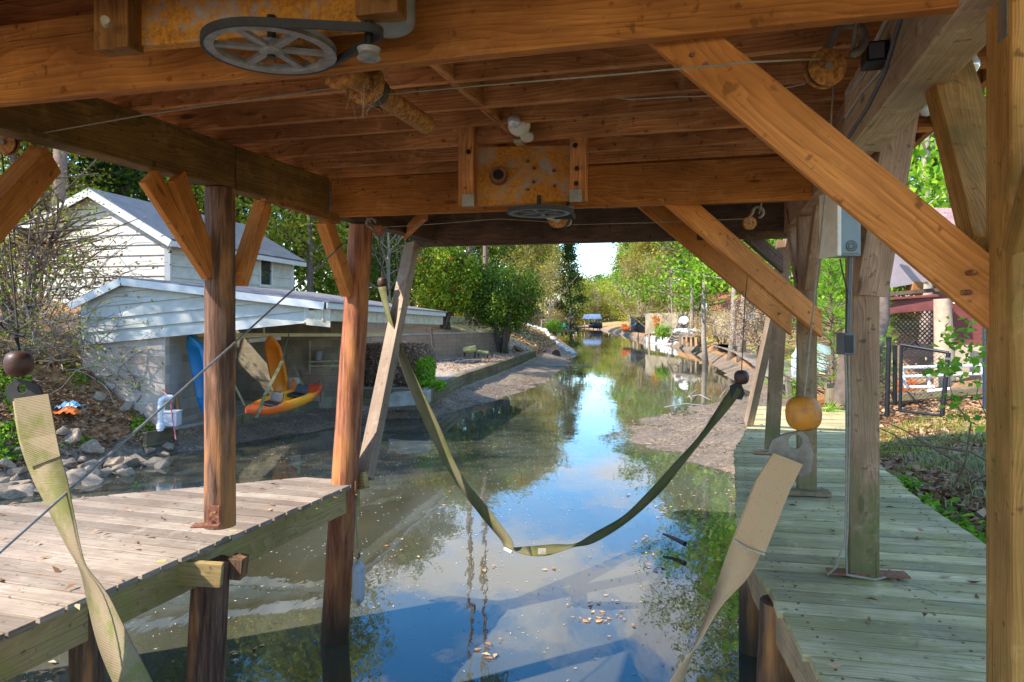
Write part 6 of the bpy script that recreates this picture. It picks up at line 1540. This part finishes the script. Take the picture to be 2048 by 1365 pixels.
# riprap edge
for i in range(46):
    q = i/45; x = 1.3+q*3.6+rg_.gauss(0, .12); y = 68-q*12; o = bpy.data.objects.new('white_stone', RK[i % 6]); C.objects.link(o); o.location = (x, y, gz(x, y)+.1); o.scale = [rg_.uniform(.16, .32)]*3; o.rotation_euler = (0, 0, rg_.random()*6)
    o.material_slots[0].link = 'OBJECT'; o.material_slots[0].material = G['wstone']
    tag(o, 'pale stone in the edging that runs down the far left slope', 'stone', 'pale edging stones on the far left slope')
# far boathouse
t = T('far_boathouse', 'small open boathouse with blue grey metal roof at the canal bend', 'boathouse', tuple(P(1186, 658, 200)))
x0, x1 = P(1166, 640, 200).x, P(1203, 640, 200).x
mquad('roof', V(x0-.4, 199, 2.9), V(x1, 199, 2.9), V(x1, 203, 4.3), V(x0+.8, 203, 4.3), plain('blue_grey_roof', (.2, .26, .36), .4, .2, 2, .3), t, .1)
for px in (1169, 1178, 1187, 1195, 1201): MB().beam(P(px, 642, 199.5), P(px, 660, 199.5), .18, .18, up=(0, 1, 0)).build('post', G['trim_old'], t)
MB().beam(P(1140, 655, 200), P(1204, 655, 200), 3, .4).build('deck', G['brownpole'], t)
t = T('moored_boat', 'dark covered boat under the far boathouse roof', 'boat', tuple(P(1183, 654, 198))); MB().lathe([(0, 0), (.5, .4), (.9, 1.6), (.9, 3.4), (.6, 4)], P(1176, 651, 198), 12, (1, 0, 0)).build('hull', G['blackm'], t, smooth=60); MB().box(P(1184, 646, 198), 2.0, 1.5, .35).build('cover', G['bluem'], t, bevel=.1)

# ============================================================ RIGHT BANK STRUCTURES
# second boardwalk
t = T('boardwalk', 'second grey boardwalk on leaning legs past the right mud flat', 'boardwalk', (12, 32, 1))
LL = [(1428, 691), (1450, 697), (1475, 706), (1498, 720), (1525, 738), (1560, 764)]; RR = [(1446, 689), (1478, 694), (1515, 704), (1560, 718), (1600, 734), (1650, 757)]
mb = MB()
for i in range(len(LL)-1):
    for k in range(16):
        q = (k+.5)/16; lerp = lambda A, i, q: (A[i][0]+(A[i+1][0]-A[i][0])*q, A[i][1]+(A[i+1][1]-A[i][1])*q)
        a = PZ(*lerp(LL, i, q), .95); b = PZ(*lerp(RR, i, q), .95); wd = (PZ(*LL[i+1], .95)-PZ(*LL[i], .95)).length/16*.92; mb.beam(a, b, wd, .05)
mb.build('planks', W['grey'], t)
for i in range(len(LL)-1): MB().beam(PZ(*LL[i], .85), PZ(*LL[i+1], .85), .08, .22).build('stringer', W['grey'], t)
for i in range(9):
    q = i/8*4.99; k = int(q); f = q-k; px = LL[k][0]+(LL[k+1][0]-LL[k][0])*f; py = LL[k][1]+(LL[k+1][1]-LL[k][1])*f; p = PZ(px, py, .9)
    MB().beam(p, V(p.x+.35, p.y-.5, gz(p.x+.35, p.y)-.2), .12, .12, up=(0, 1, 0)).build('leg', W['grey'], t)
t = T('small_pier', 'short railed wood pier past the second boardwalk', 'pier', tuple(P(1380, 690, 54)))
MB().beam(P(1358, 673, 55), P(1402, 673, 53), 1.2, .12).build('deck', W['grey'], t)
for px in (1360, 1368, 1377, 1386, 1396, 1401): MB().beam(P(px, 672, 54), P(px+1, 694, 54), .16, .16, up=(0, 1, 0)).build('piling', W['grey'], t)
MB().beam(P(1358, 668, 55), P(1402, 669, 53), .08, .12).build('rail', W['grey'], t)
t = T('boat_ramp', 'steep weathered plank ramp leaning on the right seawall', 'ramp', tuple(P(1345, 688, 57)))
mb = MB()
for i in range(9): q = i/8; mb.beam(P(1336+22*q, 686-38*q, 57), P(1356+14*q, 680-34*q, 59), .28, .05)
mb.build('slats', W['grey'], t)
for (a, b) in (((1336, 686), (1358, 646)), ((1356, 682), (1372, 646))): MB().beam(P(*a, 57.2), P(*b, 58), .1, .16).build('side_rail', W['grey'], t)
t = T('satellite_dish', 'white satellite dish on a short mast above the ramp', 'satellite dish', tuple(P(1366, 660, 58)))
MB().lathe([(0, 0), (.2, .03), (.36, .1), (.4, .15), (.37, .15), (.2, .06), (0, .03)], P(1368, 643, 58), 20, (-.5, -.7, .5)).build('dish', G['pvc'], t, smooth=60); MB().tube([P(1368, 645, 58), P(1366, 664, 58)], .05, 8).build('mast', G['zinc'], t)
for i in range(14):
    q = i/13; p = PZ(1291+q*62, 680+q*9, .25); p = V(p.x, p.y, .4); o = tag(MB().box(p, .42, .5, .9, .3, (.12, 0)).build('seawall_bag', G['wstone'], bevel=.12), 'white slumped seawall slab at the right waterline', 'seawall slab', 'white seawall slabs at the right waterline')
for i in range(16):
    px = 1355+rg_.uniform(0, 50); p = P(px, 668-rg_.uniform(0, 4), 55+rg_.uniform(-1, 2)); o = bpy.data.objects.new('rubble_stone', RK[i % 6]); C.objects.link(o); o.location = p+V(0, 0, .1); o.scale = [rg_.uniform(.25, .45)]*3; o.material_slots[0].link = 'OBJECT'; o.material_slots[0].material = G['wstone']
    tag(o, 'pale rubble stone heaped behind the short railed pier', 'stone', 'rubble stones behind the short pier')
def fence(name, label, p0, p1, h, mat, bw_=.14, gap=.01, posts=2.4):
    t = T(name, label, 'fence', tuple(p0)); p0, p1 = Vector(p0), Vector(p1); d = p1-p0; Ln = d.length; d.normalize(); n = d.cross(V(0, 0, 1)); mb = MB(); s_ = 0; rr = random.Random(4)
    while s_ < Ln:
        c = p0+d*(s_+bw_/2)+V(0, 0, h/2+rr.uniform(-.03, .03)); mb.beam(c-V(0, 0, h/2), c+V(0, 0, h/2), bw_, .02, up=tuple(n)); s_ += bw_+gap
    mb.build('boards', mat, t)
    for z in (.3, h-.3): MB().beam(p0+V(0, 0, z)-n*.03, p1+V(0, 0, z)-n*.03, .04, .09).build('rail', mat, t)
    s_ = 0
    while s_ <= Ln: q = p0+d*s_-n*.08; MB().beam(q, q+V(0, 0, h), .1, .1, up=tuple(n)).build('post', mat, t); s_ += posts*3
    return t
wf = wood('grey_fence_wood', (.24, .2, .14), (.46, .4, .29), stain=(.26, .21, .15), rough=.9)
fence('wooden_fence', 'long grey board fence on the right bank in front of the rust red roof', P(1291, 666, 80), P(1545, 671, 60), 2.2, wf)
fence('metal_fence', 'dark picket fence on the far right bank beside the orange boat', P(1262, 664, 96), P(1290, 667, 84), 2.0, G['bluem'], .05, .12)
t = T('house', 'house with a rust red shingle roof behind the board fence', 'house', tuple(P(1445, 660, 78)))
MB().prism([P(1408, 650, 80), P(1480, 650, 78), P(1480, 625, 78), P(1408, 622, 80)], V(1, 6, 0)).build('wall', G['tan'], t)
mquad('roof', P(1410, 622, 78), P(1492, 628, 76), P(1478, 588, 83), P(1410, 586, 85), G['shingle_rust'], t, .15)
MB().beam(P(1406, 590, 79), P(1411, 628, 77.5), .5, .3).build('white_gable', G['trim'], t)
t = T('garden_table', 'low garden table holding a pot of orange flowers', 'table', tuple(P(1322, 664, 66)))
MB().beam(P(1308, 658, 66), P(1340, 657, 66), .8, .08).build('table_top', W['grey'], t)
for px in (1311, 1337): MB().beam(P(px, 658, 66), P(px, 665, 66), .1, .1, up=(0, 1, 0)).build('leg', W['grey'], t)
t = T('potted_flowers', 'pot of orange flowers on the low garden table', 'flower pot', tuple(P(1313, 657, 66)))
MB().lathe([(0, 0), (.18, 0), (.26, .4), (.22, .4), (0, .36)], P(1313, 656, 66), 14).build('pot', G['orangep'], t, smooth=50)
nr = np.random.default_rng(2); o = bpy.data.objects.new('flowers', leaf_data('flowers', nr.normal(size=(160, 3))*.2+[0, 0, .75], .14, LF['flower_o'], 2, asp=1)); C.objects.link(o); o.parent = t
t = T('moored_boat', 'small orange boat at the far right waterline', 'boat', tuple(P(1254, 662, 95)))
MB().prism([P(1246, 653, 95), P(1262, 653, 95), P(1260, 661, 95), P(1249, 661, 95)], V(0, 2.4, 0)).build('hull', G['orangep'], t, bevel=.15); MB().prism([P(1244, 648, 95), P(1254, 648, 95), P(1253, 654, 95), P(1246, 654, 95)], V(0, .8, 0)).build('cabin', G['orangep'], t, bevel=.08); MB().box(P(1254, 663, 95.5), 1.0, 1, .3).build('cradle', G['brownpole'], t)
t = T('lounge_chair', 'blue lounge chair on the lawn behind the orange boat', 'chair', tuple(P(1268, 655, 92)))
MB().beam(P(1262, 652, 92), P(1271, 650, 92), .6, .08).build('seat', G['bblue'], t); MB().beam(P(1270, 650, 92), P(1272, 644, 92), .6, .06).build('backrest', G['bblue'], t)
for px in (1263, 1270): MB().beam(P(px, 651, 92), P(px, 657, 92), .06, .06, up=(0, 1, 0)).build('leg', G['bblue'], t)
t = T('garden_chair', 'white chair with a blue towel beyond the slim trees', 'chair', tuple(P(1499, 645, 52)))
MB().box(P(1500, 642, 52), .55, .5, .08).build('seat', G['pvc'], t); MB().box(P(1500, 635, 52.3), .55, .06, .5).build('backrest', G['bblue'], t)
for dx in (-.24, .24): MB().box(P(1500, 647, 52)+V(dx, 0, 0), .05, .05, .45).build('leg', G['pvc'], t)
tag(MB().beam(P(1422, 667, 50), P(1472, 677, 44), .12, .16).build('rail_beam', W['grey']), 'long low rail beside the second boardwalk', 'rail')
tag(MB().beam(P(1430, 676, 50), P(1430, 652, 50), .14, .14, up=(0, 1, 0)).build('fence_post', W['grey']), 'grey fence post left of the slim trees', 'post')
tag(MB().beam(P(1475, 693, 40), P(1474, 660, 40), .14, .14, up=(0, 1, 0)).build('fence_post', W['grey']), 'grey fence post at the foot of the slim trees', 'post')
# junk near boardwalk end
t = T('stump', 'grey lumpy palm like stump beside the square post', 'tree stump', tuple(P(1688, 800, 10.8)))
MB().tube([P(1684, 808, 10.8), P(1690, 760, 10.8), P(1697, 700, 10.8), P(1700, 660, 10.8)], [.15, .13, .11, .1], 12).build('trunk', G['bark'], t, smooth=60)
tag(MB().tube([P(1664, 806, 10.9), P(1664, 778, 10.9)], [.12, .1], 10).build('cut_log', W['timber'], smooth=50), 'short upright cut log at the end of the boardwalk', 'log')
tag(MB().beam(P(1615, 806, 11.3), P(1690, 790, 11.3), .3, .12).build('rotten_plank', W['ledge'], bevel=.03), 'reddish rotten plank behind the boardwalk end', 'plank')
tag(MB().prism([PZ(1678, 806, 1.3), PZ(1702, 808, 1.3), PZ(1702, 798, 1.3), PZ(1684, 799, 1.3)], V(0, 0, .06)).build('foam_scrap', G['pvc'], bevel=.02), 'white scrap of foam at the boardwalk end', 'scrap')
t = T('overturned_canoe', 'pale green canoe upside down behind the right posts', 'canoe', tuple(P(1650, 745, 14)))
MB().lathe([(0, 0), (.2, .3), (.32, .9), (.34, 1.5), (.25, 2.2), (0, 2.7)], P(1650, 740, 13.4), 14, (.3, .9, .08)).build('hull', plain('pale_green_hull', (.3, .42, .38), .5, .3, 5), t, smooth=60); MB().beam(P(1640, 745, 13.6), P(1690, 752, 13.2), .05, .05).build('gunwale', G['trim_old'], t)
t = T('work_table', 'weathered work table under the tree right of the second boardwalk', 'table', tuple(P(1600, 780, 13)))
MB().beam(P(1560, 748, 14), P(1690, 770, 12.4), .8, .07).build('table_top', W['grey'], t); MB().beam(P(1570, 765, 13.5), P(1620, 770, 13), .3, .05).build('shelf', W['grey'], t)
for px, py in ((1575, 752), (1598, 756), (1625, 760), (1660, 766)): MB().beam(P(px, py, 13.2), P(px+4, py+48, 13.2), .08, .1, up=(0, 1, 0)).build('leg', W['grey'], t)
tag(MB().lathe([(0, 0), (.1, .02), (.12, .1), (.12, .4), (.05, .5), (.03, .58), (0, .58)], P(1596, 757, 12.6), 14).build('blue_jug', G['bulb'], smooth=50), 'pale blue plastic jug on the work table edge', 'jug')
# pale twisted trunk / bark behind plank fence
# ---- chain link gate and fences
def chain(t, pts, name='mesh', d=.055, r_=.0022):
    a, b, c, e = [Vector(p) for p in pts]  # bottom-left, bottom-right, top-right, top-left
    w_ = (b-a).length; h = (e-a).length; mb = MB()
    def at(u, v): return a.lerp(b, u).lerp(e.lerp(c, u), v)
    n = int(w_/d)
    for sg in (1, -1):
        for i in range(-int(h/d)-1, n+int(h/d)+2):
            u0 = i*d/w_; u1 = u0+sg*h/w_; v0, v1 = 0, 1
            if u0 < 0:
                if u1 <= 0: continue
                v0 = (0-u0)/(u1-u0); u0 = 0
            if u0 > 1:
                if u1 >= 1: continue
                v0 = (1-u0)/(u1-u0); u0 = 1
            if u1 > 1: v1 = v0+(v1-v0)*(1-u0)/(u1-u0); u1 = 1
            if u1 < 0: v1 = v0+(v1-v0)*(0-u0)/(u1-u0); u1 = 0
            p, q = at(u0, v0), at(u1, v1)
            if (p-q).length > .01: mb.tube([p, q], r_, 3, False)
    return mb.build(name, G['blackm'], t)
gt = T('chain_link_gate', 'black chain link gate standing ajar on the right bank', 'gate', tuple(P(1850, 820, 9.8)))
A, B, Cc, D = P(1800, 822, 10.0), P(1884, 832, 9.5), P(1897, 706, 9.5), P(1803, 690, 10.0)
for a, b, r_ in ((A, D, .024), (B, Cc, .03), (D, Cc, .022), (A, B, .018)): MB().tube([a, b], r_, 10).build('frame', G['blackm'], gt, smooth=60)
chain(gt, (A, B, Cc, D))
MB().box(P(1897, 718, 9.48), .05, .05, .03).build('latch', G['zinc'], gt); MB().box(P(1895, 752, 9.48), .05, .05, .03).build('latch', G['zinc'], gt)
MB().tube([P(1808, 700, 9.95), P(1830, 682, 9.95), P(1846, 700, 9.95)], .014, 6).build('brace_bar', G['blackm'], gt)
for px, pt, pb, Y, mt_, lb in ((1778, 678, 828, 10.1, 'blackm', 'black steel gate post carrying the chain link gate hinges'), (1790, 694, 805, 10.6, 'blackm', 'thin black fence post just behind the gate post'), (1972, 655, 812, 9.2, 'bluem', 'blue black fence post partly behind the tall near post')):
    t = T('fence_post', lb, 'fence post', tuple(P(px, pb, Y))); MB().tube([P(px-4 if px < 1785 else px, pb+6, Y), P(px, pt, Y)], .033 if mt_ == 'blackm' else .04, 12).build('pole', G[mt_], t, smooth=60); MB().lathe([(.036, -.01), (.038, .02), (.0, .035)], P(px, pt, Y), 12).build('cap', G[mt_], t)
cf = T('chain_link_fence', 'black chain link fence panel left of the gate', 'fence', tuple(P(1765, 810, 10.4)))
chain(cf, (P(1750, 800, 11.2), P(1776, 822, 10.2), P(1776, 700, 10.2), P(1750, 690, 11.2))); MB().tube([P(1742, 686, 11.4), P(1776, 700, 10.2)], .02, 8).build('top_rail', G['blackm'], cf)
cf = T('chain_link_fence', 'black chain link fence panel right of the gate behind the sapling', 'fence', tuple(P(2000, 800, 9.2)))
chain(cf, (P(1972, 812, 9.2), P(2200, 830, 8.8), P(2200, 700, 8.8), P(1972, 668, 9.2))); MB().tube([P(1972, 668, 9.2), P(2200, 690, 8.8)], .02, 8).build('top_rail', G['blackm'], cf)
t = T('pipe_fence', 'low white plastic pipe frame behind the gate', 'fence', tuple(P(1890, 780, 11)))
for a, b in (((1803, 736), (2060, 728)), ((1806, 754), (2060, 744)), ((1812, 775), (1870, 774)), ((1855, 783), (1900, 778))): MB().tube([P(*a, 11.2), P(*b, 11.0)], .028, 10).build('rail', G['pvc'], t, smooth=60)
for a, b in (((1803, 736), (1812, 776)), ((1855, 754), (1862, 784)), ((1965, 731), (1968, 775))): MB().tube([P(*a, 11.2), P(*b, 11.2)], .028, 10).build('upright', G['pvc'], t, smooth=60)
tag(MB().beam(P(1790, 795, 11.8), P(1990, 778, 11.5), .2, .14).build('landscape_timber', W['timber'], bevel=.02), 'long landscape timber on the ground behind the gate', 'timber')
tag(MB().box(P(1810, 778, 12), .3, .2, .3).build('clay_block', G['orangep'], bevel=.03), 'orange clay block standing behind the gate post', 'block')
o = tag(MB().tube([P(1738, 745, 12), P(1746, 700, 12.4), P(1764, 640, 12.8), P(1768, 560, 13)], [.17, .15, .13, .1], 12).build('dead_tree', G['bark'], smooth=60), 'brown tree trunk just right of the square post', 'tree trunk')

# ---- woodland mass
def woodland(name, label, n, fn, size, leaf, seed):
    nr = np.random.default_rng(seed); pts = []
    while len(pts) < n:
        x, y, hmax = fn(nr); g = gz(x, y); hm = hmax*(.55+.6*(mn.noise(Vector((x*.13, y*.1, seed)))+.4)); z = nr.uniform(0, max(1, hm))
        if mn.noise(Vector((x*.35, y*.3, z*.4+seed))) < -.08: continue
        pts.append((x, y, g+z))
    o = bpy.data.objects.new(name, leaf_data(name, pts, size, leaf, seed)); C.objects.link(o); return tag(o, label, 'woodland', kind='stuff')
def fR(nr):
    y = nr.uniform(60, 250); return shoreR(y)+nr.uniform(11 if y > 100 else 13, 30), y, 9
def fL(nr):
    y = nr.uniform(75, 250); return shoreL(y)-nr.uniform(9 if y > 90 else 14, 28), y, 6.5
def fE(nr): return nr.uniform(-10, 60), nr.uniform(266, 300), 10
def fH(nr):
    x = nr.uniform(-48, -9); return x, nr.uniform(40, 62), 9
woodland('woodland', 'pale spring undergrowth filling the wood on the right bank', 26000, fR, .6, LF['gold'], 41)
woodland('woodland', 'green spring undergrowth filling the wood on the right bank', 16000, fR, .6, LF['spring'], 42)
woodland('woodland', 'spring undergrowth filling the wood on the left bank', 26000, fL, .6, LF['gold'], 43)
woodland('woodland', 'spring undergrowth at the far end of the canal', 16000, fE, .9, LF['gold'], 44)
woodland('woodland', 'dark green undergrowth behind the white house', 24000, fH, .4, LF['green'], 45)
# ---- labels for repeats: order from left to right in the view
ONES = ['first', 'second', 'third', 'fourth', 'fifth', 'sixth', 'seventh', 'eighth', 'ninth', 'tenth', 'eleventh', 'twelfth', 'thirteenth', 'fourteenth', 'fifteenth', 'sixteenth', 'seventeenth', 'eighteenth', 'nineteenth']
TENS = {2: 'twent', 3: 'thirt', 4: 'fort', 5: 'fift', 6: 'sixt'}
def ordn(i):
    i += 1
    if i < 20: return ONES[i-1]
    return TENS[i//10]+('ieth' if i % 10 == 0 else 'y '+ONES[i % 10-1])
for g_, lb in (('riprap rocks along the left waterline', 'tan brown riprap rock, {} from the left along the left waterline'), ('woodland trees on the right bank', 'spring woodland tree beyond the right bank houses, {} from the left'),
               ('woodland trees on the left bank', 'spring woodland tree beyond the left bank shrubs, {} from the left'), ('trees at the far end of the canal', 'distant tree closing the far end of the canal, {} from the left'),
               ('branches on the right mud flat', 'thin bleached branch on the right mud flat, {} from the left'), ('pale edging stones on the far left slope', 'pale edging stone down the far left slope, {} from the left'),
               ('white seawall slabs at the right waterline', 'white slumped seawall slab at the right waterline, {} from the left'), ('rubble stones behind the short pier', 'pale rubble stone heaped behind the short pier, {} from the left'),
               ('woodland trees behind the white house', 'dark woodland tree behind the white house, {} from the left'), ('driftwood branches off the bulkhead', 'bleached driftwood branch in the shallows off the bulkhead, {} from the left')):
    L_o = [o for o in C.objects if o.parent is None and o.get('group') == g_]
    L_o.sort(key=lambda o: o.location.x/max(.1, o.location.y))
    for i, o in enumerate(L_o): o['label'] = lb.format(ordn(i))
